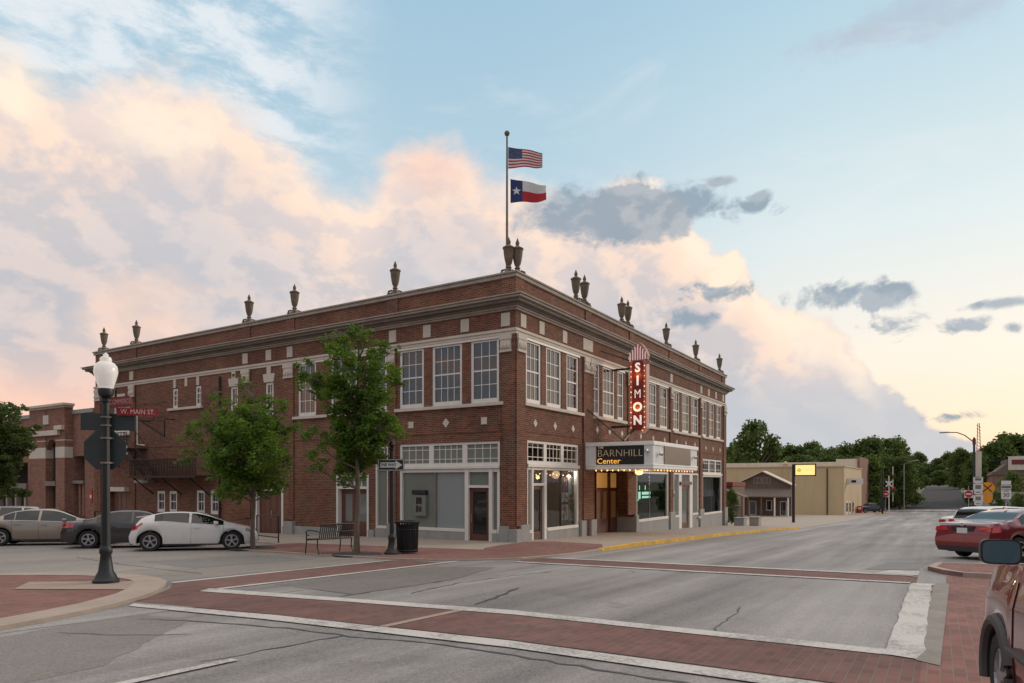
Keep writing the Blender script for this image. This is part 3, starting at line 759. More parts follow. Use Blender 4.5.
# diamonds and squares over the shopfronts
def diamond(side, s, z, r=.17, sq=False):
    mb = MB(); q = [(s-r, z), (s, z-r*1.15), (s+r, z), (s, z+r*1.15)] if not sq else [(s-r*.8, z-r*.8), (s+r*.8, z-r*.8), (s+r*.8, z+r*.8), (s-r*.8, z+r*.8)]
    mb.add([W(side, a, .001, b) for a, b in q]+[W(side, a, .02, b) for a, b in q], [(0,1,2,3), (4,5,6,7)]+[(i, (i+1)%4, 4+(i+1)%4, 4+i) for i in range(4)])
    mb.build('stone_inlay', M['stone'], bld)
for s in (1.48, 3.13, 4.78, 7.29, 8.7, 10.24, 12.82, 14.69, 16.58, 18.75, 20.5, 22.4, 24.87, 26.64, 28.44): diamond('R', s, 4.74 if s < 6 or s > 24 else 4.86, .15)
for s, q in ((1.45, 1), (3.33, 0), (5.18, 1)): diamond('L', s, 4.8, .17, q)
# ---- windows
def window(side, a, b, z0, z1, cols=3, rt=2, rb=2, meet=None, casing=.12, d=-.04, pane='pane', sill=True, name='window', arch=False):
    w = MB(); c = casing
    fb(w, side, a, a+c, d-.08, d, z0, z1); fb(w, side, b-c, b, d-.08, d, z0, z1)
    fb(w, side, a+c, b-c, d-.08, d, z1-c, z1); fb(w, side, a+c, b-c, d-.08, d+.01, z0, z0+c*1.3)
    ia, ib, iz0, iz1 = a+c, b-c, z0+c*1.3, z1-c
    zm = meet if meet else (iz0 + (iz1-iz0)*rb/(rt+rb) if rt else None)
    m = .028
    if rt: fb(w, side, ia, ib, d-.07, d-.02, zm-.03, zm+.03)
    for k in range(1, cols):
        s = ia + (ib-ia)*k/cols; fb(w, side, s-m/2, s+m/2, d-.065, d-.03, iz0, iz1)
    segs = [(iz0, zm, rb), (zm, iz1, rt)] if rt else [(iz0, iz1, rb)]
    for lo, hi, n in segs:
        for k in range(1, n):
            z = lo+(hi-lo)*k/n; fb(w, side, ia, ib, d-.062, d-.033, z-m/2, z+m/2)
    if arch:
        n = 10; cx = (a+b)/2; r = (ib-ia)/2; zc = iz1-r
        for sgn in (-1, 1):
            pts = [(cx+sgn*(r+.001), iz1)] + [(cx+sgn*r*math.cos(t*math.pi/2/n), zc+r*math.sin(t*math.pi/2/n)) for t in range(n+1)]
            w.add([W(side, s, d-.07, z) for s, z in pts]+[W(side, s, d-.005, z) for s, z in pts], [tuple(range(n+2)), tuple(range(n+2, 2*n+4))]+[(i, (i+1)%(n+2), n+2+(i+1)%(n+2), n+2+i) for i in range(n+2)])
    o = w.build(name, M['white'], bld)
    p = MB(); p.fixn = False; p.quad(W(side, ia, d-.05, iz0), W(side, ib, d-.05, iz0), W(side, ib, d-.05, iz1), W(side, ia, d-.05, iz1))
    p.build('pane', M[pane] if isinstance(pane, str) else pane, o)
    return o
# glazing of each upper window differs a little: half drawn blinds behind
rnd = random.Random(5)
for side, lst in (('R', upR), ('L', upL)):
    for i, (a, b) in enumerate(lst):
        cols = 4 if (side == 'L' and i == 1) else 3
        o = window(side, a, b, ZS+.02, ZT-.02, cols)
        bh = rnd.choice([0, .35, .5, .5, .25])
sills = {'R': ((.55, 5.72), (6.7, 10.7), (12.0, 17.35), (17.9, 23.35), (23.9, 29.0)), 'L': ((.5, 6.02), (6.4, 12.45), (13.75, 14.75), (16.5, 17.5), (19.62, 22.75), (26.6, 28.7))}
for side in sills:
    for a, b in sills[side]:
        z = 5.5 if b-a > 1.2 and not (side == 'L' and a > 13) else 5.4
        if side == 'L' and 19 < a < 20: z = 6.48
        if side == 'L' and a > 26: z = 5.28
        mb = MB(); fb(mb, side, a, b, .001, .13, z-.13, z); mb.build('stone_sill', M['stone'], bld, bevel=.01)
# casings between grouped windows: cream heads
for side, grp in (('R', ((.77, 5.36), (6.84, 10.51), (12.2, 17.17), (18.04, 23.2), (24.04, 28.78))), ('L', ((.76, 5.83), (6.55, 12.18)))):
    for a, b in grp:
        mb = MB(); fb(mb, side, a-.08, b+.08, .001, .03, 7.96 if side == 'R' else 7.97, 8.055); mb.build('window_head', M['white'], bld)
# left wall: narrow windows with keystones, arched windows
for a, b in ((13.95, 14.55), (16.7, 17.3)):
    window('L', a, b, 5.43, 7.3, 2, 2, 2)
    mb = MB(); c = (a+b)/2; 
    pts = [(c-.35, 7.31), (c+.35, 7.31), (c+.44, 7.72), (c+.15, 7.72), (c+.15, 8.06), (c-.15, 8.06), (c-.15, 7.72), (c-.44, 7.72)]
    n = len(pts); mb.add([W('L', s, .001, z) for s, z in pts]+[W('L', s, .05, z) for s, z in pts], [tuple(range(n)), tuple(range(n, 2*n))]+[(i, (i+1)%n, n+(i+1)%n, n+i) for i in range(n)])
    mb.build('keystone', M['stone'], bld)
for a, b in ((19.8, 20.3), (21.92, 22.42)):
    window('L', a, b, 6.5, 7.56, 2, 1, 2, arch=True, casing=.1)
    mb = MB(); fb(mb, 'L', (a+b)/2-.11, (a+b)/2+.11, .001, .045, 7.60, 8.057); mb.build('keystone', M['stone'], bld)
mb = MB(); fb(mb, 'L', 21.0, 21.22, .001, .045, 7.62, 8.057); mb.build('keystone', M['stone'], bld)
window('L', 26.75, 28.5, 5.3, 7.1, 4, 2, 2)
mb = MB(); fb(mb, 'L', 27.2, 28.05, .001, .05, 7.15, 7.65); mb.build('keystone', M['stone'], bld)
for a, b, t in ((18.24, 19.0, 1.96), (19.48, 20.22, 1.96), (22.0, 22.76, 1.9), (23.15, 23.94, 1.9)):
    window('L', a, b, .70, t-.01, 2, 1, 1, casing=.14, d=-.03)
# downpipe
mb = MB(); mb.tube([W('L', 18.08, .09, 7.9), W('L', 18.08, .09, -.3)], .055, 8)
for z in (1, 3, 5, 7): fb(mb, 'L', 18.0, 18.16, 0.01, .15, z, z+.04)
mb.build('downpipe', M['black_metal'], bld)
mb = MB(); mb.tube([W('L', 25.83, .06, 6.3), W('L', 25.83, .06, 4.57), W('L', 25.0, .06, 4.5)], .045, 8); mb.build('drain_pipe', M['white'], bld)
# cables stapled to the wall
mb = MB()
for z in (6.1, 6.9): mb.tube([W('L', 23 + k*.7, .04, z-.05*math.sin(k)) for k in range(9)], .012, 5)
mb.build('wall_cable', M['black_metal'], bld)
# doors of the left wall
def door(side, a, b, z0, z1, d, frame_glass=True, mat='wood_door', leafs=1, pane='glass', name='door', kick=.28, stile=.14):
    mb = MB(); w = (b-a)/leafs
    root = None
    for k in range(leafs):
        x0 = a+k*w+.005; x1 = a+(k+1)*w-.005; st = stile
        if frame_glass:
            fb(mb, side, x0, x0+st, d-.05, d, z0, z1); fb(mb, side, x1-st, x1, d-.05, d, z0, z1)
            fb(mb, side, x0+st, x1-st, d-.05, d, z1-st, z1); fb(mb, side, x0+st, x1-st, d-.05, d, z0, z0+kick)
        else:
            fb(mb, side, x0, x1, d-.05, d-.015, z0, z1)
            for q in ((z0+.1, z0+(z1-z0)*.45), (z0+(z1-z0)*.5, z1-.1)):
                fb(mb, side, x0+.12, (x0+x1)/2-.04, d-.014, d, *q); fb(mb, side, (x0+x1)/2+.04, x1-.12, d-.014, d, *q)
    o = mb.build(name, M[mat], bld, bevel=.006)
    if frame_glass:
        for k in range(leafs):
            x0 = a+k*w; x1 = a+(k+1)*w
            p = MB(); p.fixn = False; p.quad(W(side, x0+stile, d-.03, z0+kick), W(side, x1-stile, d-.03, z0+kick), W(side, x1-stile, d-.03, z1-stile), W(side, x0+stile, d-.03, z1-stile)); p.build('pane', M[pane], o)
    h = MB(); s = b-.1 if leafs == 1 else (a+b)/2-.07
    h.tube([W(side, s, d+.05, z0+.85), W(side, s, d+.05, z0+1.2)], .014, 6); h.tube([W(side, s, d, z0+.88), W(side, s, d+.05, z0+.88)], .01, 6); h.tube([W(side, s, d, z0+1.17), W(side, s, d+.05, z0+1.17)], .01, 6)
    h.build('handle', M['chrome'], o)
    return o
def frame(mb, side, a, b, z0, z1, d0, d1, w):
    fb(mb, side, a, a+w, d0, d1, z0, z1); fb(mb, side, b-w, b, d0, d1, z0, z1); fb(mb, side, a+w, b-w, d0, d1, z1-w, z1)
door('L', 13.35, 15.15, -.2, 1.98, -.12, False, leafs=2)
mb = MB(); frame(mb, 'L', 13.2, 15.3, -.3, 2.1, -.14, .03, .14); mb.build('door_frame', M['white'], bld)
door('L', 26.95, 28.95, -.4, 1.8, -.2, False, leafs=2)
mb = MB(); fb(mb, 'L', 26.7, 29.1, 0.001, .35, 1.84, 2.1); mb.build('door_lintel', M['stone'], bld, bevel=.01)
door('L', 7.72, 9.48, -.12, 2.08, -.2, True, leafs=2, pane='pane_grey', kick=.75, stile=.2)
mb = MB(); frame(mb, 'L', 7.6, 9.6, -.3, 2.75, -.24, .02, .11); fb(mb, 'L', 7.71, 9.49, -.24, .0, 2.09, 2.2)
for k in range(1, 4): fb(mb, 'L', 7.71+k*.445-.02, 7.71+k*.445+.02, -.2, -.1, 2.2, 2.64)
o = mb.build('door_frame', M['white'], bld)
p = MB(); p.fixn = False; p.quad(*[W('L', s, -.18, z) for s, z in ((7.7, 2.2), (9.5, 2.2), (9.5, 2.65), (7.7, 2.65))]); p.build('pane', M['pane_grey'], o)
# side light bay 6.47-7.23
def shop_glass(side, a, b, z0, z1, d, mat, parent): 
    p = MB(); p.fixn = False; p.quad(*[W(side, s, d, z) for s, z in ((a, z0), (b, z0), (b, z1), (a, z1))]); return p.build('pane', M[mat] if isinstance(mat, str) else mat, parent)
mb = MB(); frame(mb, 'L', 6.47, 7.23, .40, 3.95, -.16, -.03, .09); fb(mb, 'L', 6.56, 7.14, -.16, -.02, .40, .50); fb(mb, 'L', 6.56, 7.14, -.16, -.02, 2.95, 3.1)
for z in (3.35, 3.6): fb(mb, 'L', 6.56, 7.14, -.13, -.09, z, z+.025)
for s in (6.75, 6.95): fb(mb, 'L', s, s+.025, -.13, -.09, 3.1, 3.86)
o = mb.build('window', M['white'], bld); shop_glass('L', 6.56, 7.14, .5, 2.95, -.12, 'green_panel', o); shop_glass('L', 6.56, 7.14, 3.1, 3.86, -.12, 'pane_grey', o)

def transom(side, a, b, z0, z1, d, cols, rows_=(.22, .78), pane='pane_grey', n=3, post=.12):
    """row of small paned lights over a shopfront"""
    w = (b-a)/n
    for k in range(n):
        x0, x1 = a+k*w, a+(k+1)*w; mb = MB(); c = post
        fb(mb, side, x0, x0+c, d-.1, d, z0, z1); fb(mb, side, x1-c, x1, d-.1, d, z0, z1); fb(mb, side, x0+c, x1-c, d-.1, d, z1-c*.9, z1); fb(mb, side, x0+c, x1-c, d-.1, d, z0, z0+c)
        for r in rows_: zz = z0+c+(z1-z0-2*c)*r; fb(mb, side, x0+c, x1-c, d-.07, d-.03, zz-.014, zz+.014)
        cc = cols[k] if isinstance(cols, (list, tuple)) else cols
        for q in range(1, cc): s = x0+c+(x1-x0-2*c)*q/cc; fb(mb, side, s-.014, s+.014, d-.068, d-.032, z0+c, z1-c)
        o = mb.build('transom_window', M['white'], bld)
        shop_glass(side, x0+c, x1-c, z0+c, z1-c, d-.05, pane, o)
# ---- left bay (bank machine window)
GL = lambda s: g(-.1, s)+.05
transom('L', .72, 5.83, 3.05, 4.0, -.04, (4, 5, 4))
mb = MB(); fb(mb, 'L', .72, 5.83, -.2, .05, 2.93, 3.048); mb.build('transom_bar', M['white'], bld, bevel=.01)
mb = MB(); zb = .52
frame(mb, 'L', .73, 5.82, -.3, 2.925, -.2, -.02, .13)
fb(mb, 'L', 2.22, 2.40, -.2, 0, -.3, 2.925); fb(mb, 'L', 1.08, 1.24, -.2, 0, -.3, 2.925); fb(mb, 'L', 1.24, 2.22, -.19, -.01, 2.17, 2.27)
fb(mb, 'L', 2.40, 5.69, -.2, .03, .40, .52); fb(mb, 'L', .86, 1.08, -.2, .03, .40, .54)
sf = mb.build('shopfront', M['white'], bld, bevel=.006)
mb = MB(); fb(mb, 'L', 3.90, 3.97, -.14, -.04, .53, 2.92); mb.build('mullion', M['cornice_dark'], sf)
shop_glass('L', 3.97, 5.69, .52, 2.925, -.12, 'green_panel', sf); shop_glass('L', 2.40, 3.90, .52, 2.925, -.12, 'blue_panel', sf)
shop_glass('L', 1.24, 2.22, 2.27, 2.925, -.12, 'green_panel', sf); shop_glass('L', .86, 1.08, .54, 2.925, -.12, 'green_panel', sf)
door('L', 1.25, 2.21, -.06, 2.165, -.1, True, pane='pane_door', kick=.38, stile=.15)
# ---- stone plinths
def plinth(side, a, b, zt, d0=-.18, d1=.06, mat='stone_grey', name='stone_plinth'):
    mb = MB(); fb(mb, side, a, b, d0, d1, -1.9, zt); return mb.build(name, M[mat], bld, bevel=.012)
plinth('L', 2.40, 5.83, .395, d1=.02); plinth('L', .72, 1.08, .395, d1=.02); plinth('L', 6.47, 7.23, .395, d1=.02)
plinth('L', .24, .68, .70, -.01, .13);
mb = MB(); mb.box(-.14, .21, -.14, .23, -1.9, .60); mb.build('stone_plinth', M['stone_grey'], bld, bevel=.012)
plinth('L', 5.95, 6.45, .62, -.01, .13)
plinth('L', 9.62, 12.35, .30, -.01, .10); plinth('L', 12.35, 12.95, .52, -.01, .22); plinth('L', 12.96, 13.2, .27, -.01, .1)
plinth('L', 15.3, 18.2, .1, -.01, .06); plinth('L', 7.25, 7.58, .3, -.01, .10)
# ---- right bay A : corner shop
transom('R', .87, 5.38, 3.13, 4.06, -.04, (3, 4, 3), pane='glass')
mb = MB(); fb(mb, 'R', .87, 5.38, -.2, .05, 2.99, 3.128); mb.build('transom_bar', M['white'], bld, bevel=.01)
mb = MB(); frame(mb, 'R', .88, 5.37, -.4, 2.985, -.2, -.02, .10)
fb(mb, 'R', 1.22, 1.37, -.2, 0, -.4, 2.985); fb(mb, 'R', 2.24, 2.44, -.2, 0, -.4, 2.985); fb(mb, 'R', 1.37, 2.24, -.19, -.01, 2.25, 2.35)
fb(mb, 'R', 2.44, 5.27, -.2, .04, .38, .50); fb(mb, 'R', .98, 1.22, -.2, .04, .38, .5)
sf = mb.build('shopfront', M['white'], bld, bevel=.006)
mb = MB(); fb(mb, 'R', 3.83, 3.87, -.14, -.08, .50, 2.98); mb.build('mullion', M['plastic'], sf)
for a in ((2.44, 3.83, .5, 2.98), (3.87, 5.27, .5, 2.98), (1.37, 2.24, 2.35, 2.98), (.98, 1.22, .5, 2.98)): shop_glass('R', a[0], a[1], a[2], a[3], -.12, 'glass', sf)
door('R', 1.38, 2.23, -.04, 2.245, -.1, True, pane='pane_door', kick=.42, stile=.15)
plinth('R', 2.44, 5.4, .375, d1=.02); plinth('R', .87, 1.22, .375, d1=.02); plinth('R', .22, .86, .74, -.01, .13)

plinth('R', 5.42, 5.9, .66, -.01, .13); plinth('R', 6.42, 7.0, .66, -.3, .13);  plinth('R', 11.9, 12.25, .64, -.01, .13)
# ---- entry recess (doors 1 m back)
mb = MB(); mb.fixn = False
mb.quad((7.0, 1.05, -.6), (12.0, 1.05, -.6), (12.0, 1.05, 2.98), (7.0, 1.05, 2.98)); mb.build('recess_wall', M['wood_door'], bld)
mb = MB(); mb.box(11.92, 11.998, .0, 1.04, -1, .55); mb.build('stone_plinth', M['stone_grey'], bld)
M['amber'] = emis('amber lit glass', (1.0, .50, .12), .14, (.4, .25, .1))
M['amber_dim'] = emis('dim amber glass', (1.0, .42, .12), .035, (.1, .06, .03))
for a, b in ((7.15, 8.9), (9.25, 10.7), (10.95, 11.85)):
    o = door('R', a, b, -.28, 2.05, -.96, True, leafs=2 if b-a > 1 else 1, pane='amber_dim', kick=.8, stile=.13)
    mb = MB(); frame(mb, 'R', a-.05, b+.05, 2.08, 2.95, -1.03, -.95, .08); o = mb.build('transom_window', M['wood_door'], bld)
    shop_glass('R', a, b, 2.1, 2.9, -1.0, 'amber', o)
# ---- right display window B
mb = MB(); frame(mb, 'R', 12.26, 17.29, .3, 2.97, -.16, -.02, .11); fb(mb, 'R', 12.37, 17.18, -.16, .04, .24, .38)
sf = mb.build('shopfront', M['white'], bld, bevel=.006)
mb = MB(); fb(mb, 'R', 14.34, 14.38, -.12, -.08, .38, 2.9); mb.build('mullion', M['chrome'], sf)
shop_glass('R', 12.37, 14.34, .38, 2.87, -.1, 'glass', sf); shop_glass('R', 14.38, 17.18, .38, 2.87, -.1, 'glass', sf)
plinth('R', 12.27, 17.3, .235, d1=.02)
# ---- door bay C
mb = MB(); frame(mb, 'R', 18.21, 23.24, -.9, 2.97, -.16, -.02, .12)
for a, b in ((19.2, 19.75), (21.35, 21.95)): fb(mb, 'R', a, b, -.15, 0, -.9, 2.85)
fb(mb, 'R', 19.75, 21.35, -.14, -.01, 2.18, 2.30); fb(mb, 'R', 18.33, 19.2, -.15, .03, .24, .36); fb(mb, 'R', 21.95, 23.12, -.15, .03, .24, .36)
sf = mb.build('shopfront', M['white'], bld, bevel=.006)
shop_glass('R', 18.33, 19.2, .36, 2.85, -.1, 'pane_grey', sf); shop_glass('R', 21.95, 23.12, .36, 2.85, -.1, 'pane_grey', sf); shop_glass('R', 19.75, 21.35, 2.30, 2.85, -.1, 'pane_grey', sf)
door('R', 19.76, 21.34, -.62, 2.175, -.09, True, mat='wood_door', pane='pane_grey', kick=.45, stile=.22)
plinth('R', 18.33, 19.2, .235, d1=.02); plinth('R', 21.95, 23.2, .235, d1=.02)
plinth('R', 17.35, 18.2, .60, -.01, .13); plinth('R', 23.28, 24.15, .58, -.01, .13)
# ---- last bay D
transom('R', 24.2, 29.0, 2.97, 3.99, -.04, (3, 4, 3), pane='pane')
mb = MB(); fb(mb, 'R', 24.2, 29.0, -.18, .05, 2.86, 2.968); mb.build('transom_bar', M['white'], bld, bevel=.01)
mb = MB(); frame(mb, 'R', 24.21, 28.99, .1, 2.858, -.16, -.02, .11); fb(mb, 'R', 24.32, 28.88, -.16, .04, .14, .27); sf = mb.build('shopfront', M['white'], bld, bevel=.006)
mb = MB(); fb(mb, 'R', 26.6, 26.64, -.12, -.08, .27, 2.75); mb.build('mullion', M['chrome'], sf)
shop_glass('R', 24.32, 26.6, .27, 2.75, -.1, 'glass', sf); shop_glass('R', 26.64, 28.88, .27, 2.75, -.1, 'glass', sf)
plinth('R', 24.22, 29.0, .135, d1=.02); plinth('R', 29.35, 30.12, .50, -.01, .15)
# ---- interiors behind the clear shop glass
def room(x0, x1, y1, z0, z1, wallm, name='interior_room'):
    mb = MB(); mb.fixn = False
    mb.quad((x0, y1, z0), (x1, y1, z0), (x1, y1, z1), (x0, y1, z1)); mb.quad((x0, .25, z0), (x0, y1, z0), (x0, y1, z1), (x0, .25, z1))
    mb.quad((x1, .25, z0), (x1, y1, z0), (x1, y1, z1), (x1, .25, z1)); mb.quad((x0, .25, z0), (x1, .25, z0), (x1, y1, z0), (x0, y1, z0)); mb.quad((x0, .25, z1), (x1, .25, z1), (x1, y1, z1), (x0, y1, z1))
    return mb.build(name, wallm, bld)
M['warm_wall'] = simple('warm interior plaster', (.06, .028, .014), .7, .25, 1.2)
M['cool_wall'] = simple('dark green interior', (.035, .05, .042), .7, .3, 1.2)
room(.6, 5.9, 5.0, -.35, 4.1, M['warm_wall']); plight('light', (5.0, .28, 2.75), 7, (1, .88, .75), .05); room(12.1, 17.5, 4.0, -.6, 3.1, M['cool_wall']); room(24.1, 29.2, 4.0, -1.0, 2.9, M['cool_wall'])  # point light without a fixture, added to brighten the window posters
# furniture seen dimly through the glass
M['shelf'] = simple('dim furniture', (.06, .045, .035), .7, .2)
def shelfunit(x, y, z, w, h, seed, label, c=None):
    rr = random.Random(seed); t = thing('display_shelf', label, 'shelf', (x, y, z))
    mb = MB()
    for sx in (0, w): mb.box(x+sx-.02, x+sx+.02, y, y+.35, z, z+h)
    n = 4
    for k in range(n+1): mb.box(x+.021, x+w-.021, y, y+.35, z+h*k/n, z+h*k/n+.03)
    mb.build('rack', M['shelf'], t)
    for k in range(n):
        mb = MB()
        xx = x+.08
        while xx < x+w-.2:
            ww = rr.uniform(.06, .18); hh = rr.uniform(.08, h/n*.7); mb.box(xx, xx+ww, y+.05, y+.25, z+h*k/n+.032, z+h*k/n+.032+hh); xx += ww+rr.uniform(.02, .12)
        mb.build('goods', M['stock%d' % (k % 3)], t)
for i, c in enumerate(((.25, .2, .15), (.08, .12, .2), (.22, .25, .24))): M['stock%d' % i] = simple('shop goods', c, .6, .4, 8)
shelfunit(12.6, 1.9, -.6, 1.5, 1.5, 1, 'low goods shelf behind the window under the right end of the marquee'); shelfunit(15.2, 2.2, -.6, 1.6, 1.7, 2, 'goods shelf standing behind the green neon sign window')
shelfunit(24.7, 1.6, -1.0, 1.7, 1.6, 3, 'left of two goods shelves in the farthest display window'); shelfunit(27.0, 1.7, -1.0, 1.5, 1.7, 4, 'right of two goods shelves in the farthest display window')
mb = MB(); mb.fixn = False
for k in range(14): mb.quad((24.4+k*.32, .6+.05*(k % 2), 1.35), (24.72+k*.32, .6+.05*((k+1) % 2), 1.35), (24.72+k*.32, .6+.05*((k+1) % 2), 2.7), (24.4+k*.32, .6+.05*(k % 2), 2.7))
mb.build('window_curtain', M['stone_grey'], bld)
M['bulb_warm'] = emis('warm bulb', (1, .50, .16), 2.0, (.8, .6, .4))
M['globe_warm'] = emis('warm globe', (1, .60, .24), 1.5, (.8, .7, .5))
M['bulb_orange'] = emis('orange chaser bulb', (1, .30, .06), 1.5, (.8, .4, .2))
def pendant(x, y, z, ztop, label, rad=.10, e=14):
    t = thing('pendant_lamp', label, 'lamp', (x, y, z), group='lamps hanging in the corner shop')
    mb = MB(); mb.lathe([(.0, -rad), (rad*.7, -rad*.7), (rad, 0), (rad*.7, rad*.7), (.02, rad)], (x, y, z), 12); mb.build('globe', M['globe_warm'], t, smooth=True)
    mb = MB(); mb.tube([(x, y, z+rad), (x, y, ztop)], .008, 5); mb.build('cord', M['plastic'], t)
    l = plight('light', (0, 0, -.25), e); l.parent = t
pendant(2.55, .5, 2.60, 4.05, 'round warm pendant lamp seen through the light above the corner shop door', .08)
pendant(3.0, 1.2, 2.55, 4.05, 'warm pendant lamp hanging behind the left pane of the corner shop window', .07, 12)
pendant(5.25, .45, 2.62, 4.05, 'larger warm lamp hanging above the posters of the corner shop window', .12, 9)
pendant(3.6, 3.4, 1.5, 4.05, 'small warm lamp hanging low deep inside the corner shop', .05, 6)
# string of little lamps behind the corner shop window
sl = thing('string_light', 'string of small warm bulbs across the top of the corner shop window', 'string lights', (2.5, .6, 2.75))
mb = MB(); mb.tube([(2.5+k*.45, .6, 2.80-.06*(k % 2)) for k in range(7)], .008, 5); mb.build('cable', M['plastic'], sl)
for k in range(9):
    mb = MB(); mb.lathe([(0, -.035), (.03, -.01), (.03, .01), (0, .035)], (2.6+k*.3, .6, 2.70+.05*(k % 2)), 8); mb.build('bulb', M['bulb_warm'], sl)
mb = MB(); mb.box(2.6, 3.7, 3.0, 3.05, 1.6, 2.3)
tag(mb.build('menu_board', M['amber_dim'], None), 'dim amber lit board on the back wall of the corner shop', 'sign')
# posters in the corner shop window (plain stand-in artwork)
def poster(x0, x1, z0, z1, cs, label, seed):
    mb = MB(); rr = random.Random(seed); mb.box(x0, x1, .35, .36, z0, z1)
    mats = [M['pc%d_%d' % (seed, i)] for i in range(len(cs))]
    w, h = x1-x0, z1-z0
    for k in range(16):
        mb.cur = rr.randrange(1, len(cs)); cx = x0+w*rr.uniform(.12, .88); cz = z0+h*rr.uniform(.1, .9); r1 = w*rr.uniform(.05, .2); n = 7
        y = .346-.0006*k
        mb.poly([(max(x0+.01, min(x1-.01, cx+r1*math.cos(2*math.pi*i/n)*rr.uniform(.6, 1.1))), y, max(z0+.01, min(z1-.01, cz+r1*1.5*math.sin(2*math.pi*i/n)*rr.uniform(.6, 1.1)))) for i in range(n)])
    tag(mb.build('poster', mats, None), label, 'poster', 'posters in the corner shop window')
PC = {1: [(.14, .04, .08), (.38, .06, .07), (.07, .06, .22), (.4, .2, .14)], 2: [(.45, .5, .52), (.1, .12, .16), (.25, .3, .35), (.6, .6, .6)], 3: [(.35, .35, .36), (.08, .08, .09), (.6, .6, .62)],
      4: [(.55, .52, .48), (.5, .22, .12), (.1, .05, .03), (.62, .42, .3)], 5: [(.25, .35, .32), (.05, .2, .22), (.3, .1, .05), (.05, .08, .05)]}
for k, cs in PC.items():
    for i, c in enumerate(cs): M['pc%d_%d' % (k, i)] = simple('poster ink', c, .35, .25, 6)
poster(4.42, 4.99, 1.98, 2.62, PC[1], 'dark crimson poster at the upper left of the poster group', 1)
poster(5.05, 5.65, 1.62, 2.62, PC[2], 'tall pale blue poster at the upper right of the poster group', 2)
poster(4.42, 4.99, 1.52, 1.93, PC[3], 'small black and white poster in the left column of the poster group', 3)
poster(4.44, 5.01, .72, 1.40, PC[4], 'poster with a skin coloured figure shape at the lower left of the poster group', 4)
poster(5.07, 5.65, .66, 1.46, PC[5], 'teal poster at the lower right of the poster group', 5)
# green neon sign in the display window
M['neon'] = emis('pale green neon', (.5, .9, .68), .8); M['neon2'] = emis('green neon', (.1, .9, .3), 1.2)
ng = thing('neon_sign', 'pale green neon sign glowing in the display window right of the entry doors', 'sign', (14.8, .6, 1.6))
for x0, x1, z0, z1 in ((14.0, 14.28, 1.45, 1.85), (14.55, 15.8, 1.68, 1.84), (14.55, 15.8, 1.48, 1.60)):
    mb = MB(); mb.box(x0, x1, .58, .61, z0, z1); mb.build('tube_block', M['neon'], ng)
for x in (14.12, 15.0):
    mb = MB(); mb.box(x, x+.06, .585, .605, 1.95, 2.2); mb.build('tube_stroke', M['neon2'], ng)
mb = MB(); mb.box(13.3, 14.1, .6, .62, 1.38, 1.42); mb.build('shelf_light', M['neon2'], ng)
l = plight('light', (0, .4, .3), 5, (.6, 1, .8), .2); l.parent = ng
# little red plate on pier, brown name board over the far door
mb = MB(); mb.box(19.25, 21.5, -.10, -.03, 2.22, 2.42); tag(mb.build('name_board', M['wood_door'], None, bevel=.01), 'narrow dark red board fixed over the white door near the far end', 'sign')
mb = MB(); mb.box(17.85, 18.05, -.10, -.075, 1.5, 1.95); mb.cur = 1; mb.box(17.88, 18.02, -.105, -.1005, 1.7, 1.9); tag(mb.build('wall_plaque', [M['bulb_orange'] if False else M['wood_door'], M['white']], None), 'small red and white plaque on the brick pier beside the far shop door', 'plaque')
mb = MB(); mb.lathe([(.0, 0), (.08, .01), (.1, .08), (.07, .16), (0, .2)], (23.0, -.12, -.05), 10); mb.box(22.96, 23.04, -.12, 0, .0, .05); tag(mb.build('standpipe', M['white'], None), 'small white standpipe cap on the wall below the far shop window', 'pipe')

# ---- cash machine
at = thing('cash_machine', 'cash machine with dark header set in the grey green shop window', 'cash machine', (.1, 4.7, .9))
mb = MB(); fb(mb, 'L', 4.38, 5.02, -.11, .03, .98, 1.86); mb.build('housing', M['green_panel'], at, bevel=.02)
mb = MB(); fb(mb, 'L', 4.36, 5.10, -.11, .06, 1.88, 2.06); mb.build('header', M['black_metal'], at, bevel=.01)
mb = MB(); fb(mb, 'L', 4.58, 4.88, .0301, .04, 1.48, 1.76); mb.build('screen', M['pane'], at)
mb = MB(); fb(mb, 'L', 4.60, 4.72, .0301, .05, 1.18, 1.38); fb(mb, 'L', 4.77, 4.88, .0301, .05, 1.15, 1.42); mb.build('keypad', M['plastic'], at)
# ---- marquee
MX0, MX1, MY, MZ0, MZ1 = 5.9, 12.2, -3.28, 2.98, 4.17
mq = thing('marquee', 'white ribbed theatre marquee projecting over the pavement', 'marquee', (MX0, 0, MZ0))
def ribbed(mb, side, s0, s1, d, z0, z1, pitch=.14):
    pass
mb = MB()
mb.box(MX0, MX1, MY, -.08, MZ0, MZ0+.13); mb.box(MX0-.04, MX1+.04, MY-.04, -.08, MZ1-.17, MZ1); mb.box(MX0-.02, MX1+.02, MY-.02, -.08, MZ0+.131, MZ0+.2)
mb.build('fascia', M['white_metal'], mq, bevel=.015)
mb = MB(); z0, z1 = MZ0+.201, MZ1-.171
mb.box(MX0+.03, MX1-.03, MY+.03, -.08, z0, z1)
y = MY+.04
while y < -.1: mb.box(MX0+.008, MX0+.029, y, y+.09, z0, z1); mb.box(MX1-.029, MX1-.008, y, y+.09, z0, z1); y += .14
x = MX0+.04
while x < MX1-.1: mb.box(x, x+.09, MY+.008, MY+.029, z0, z1); x += .14
mb.build('ribbed_siding', M['white_metal'], mq)
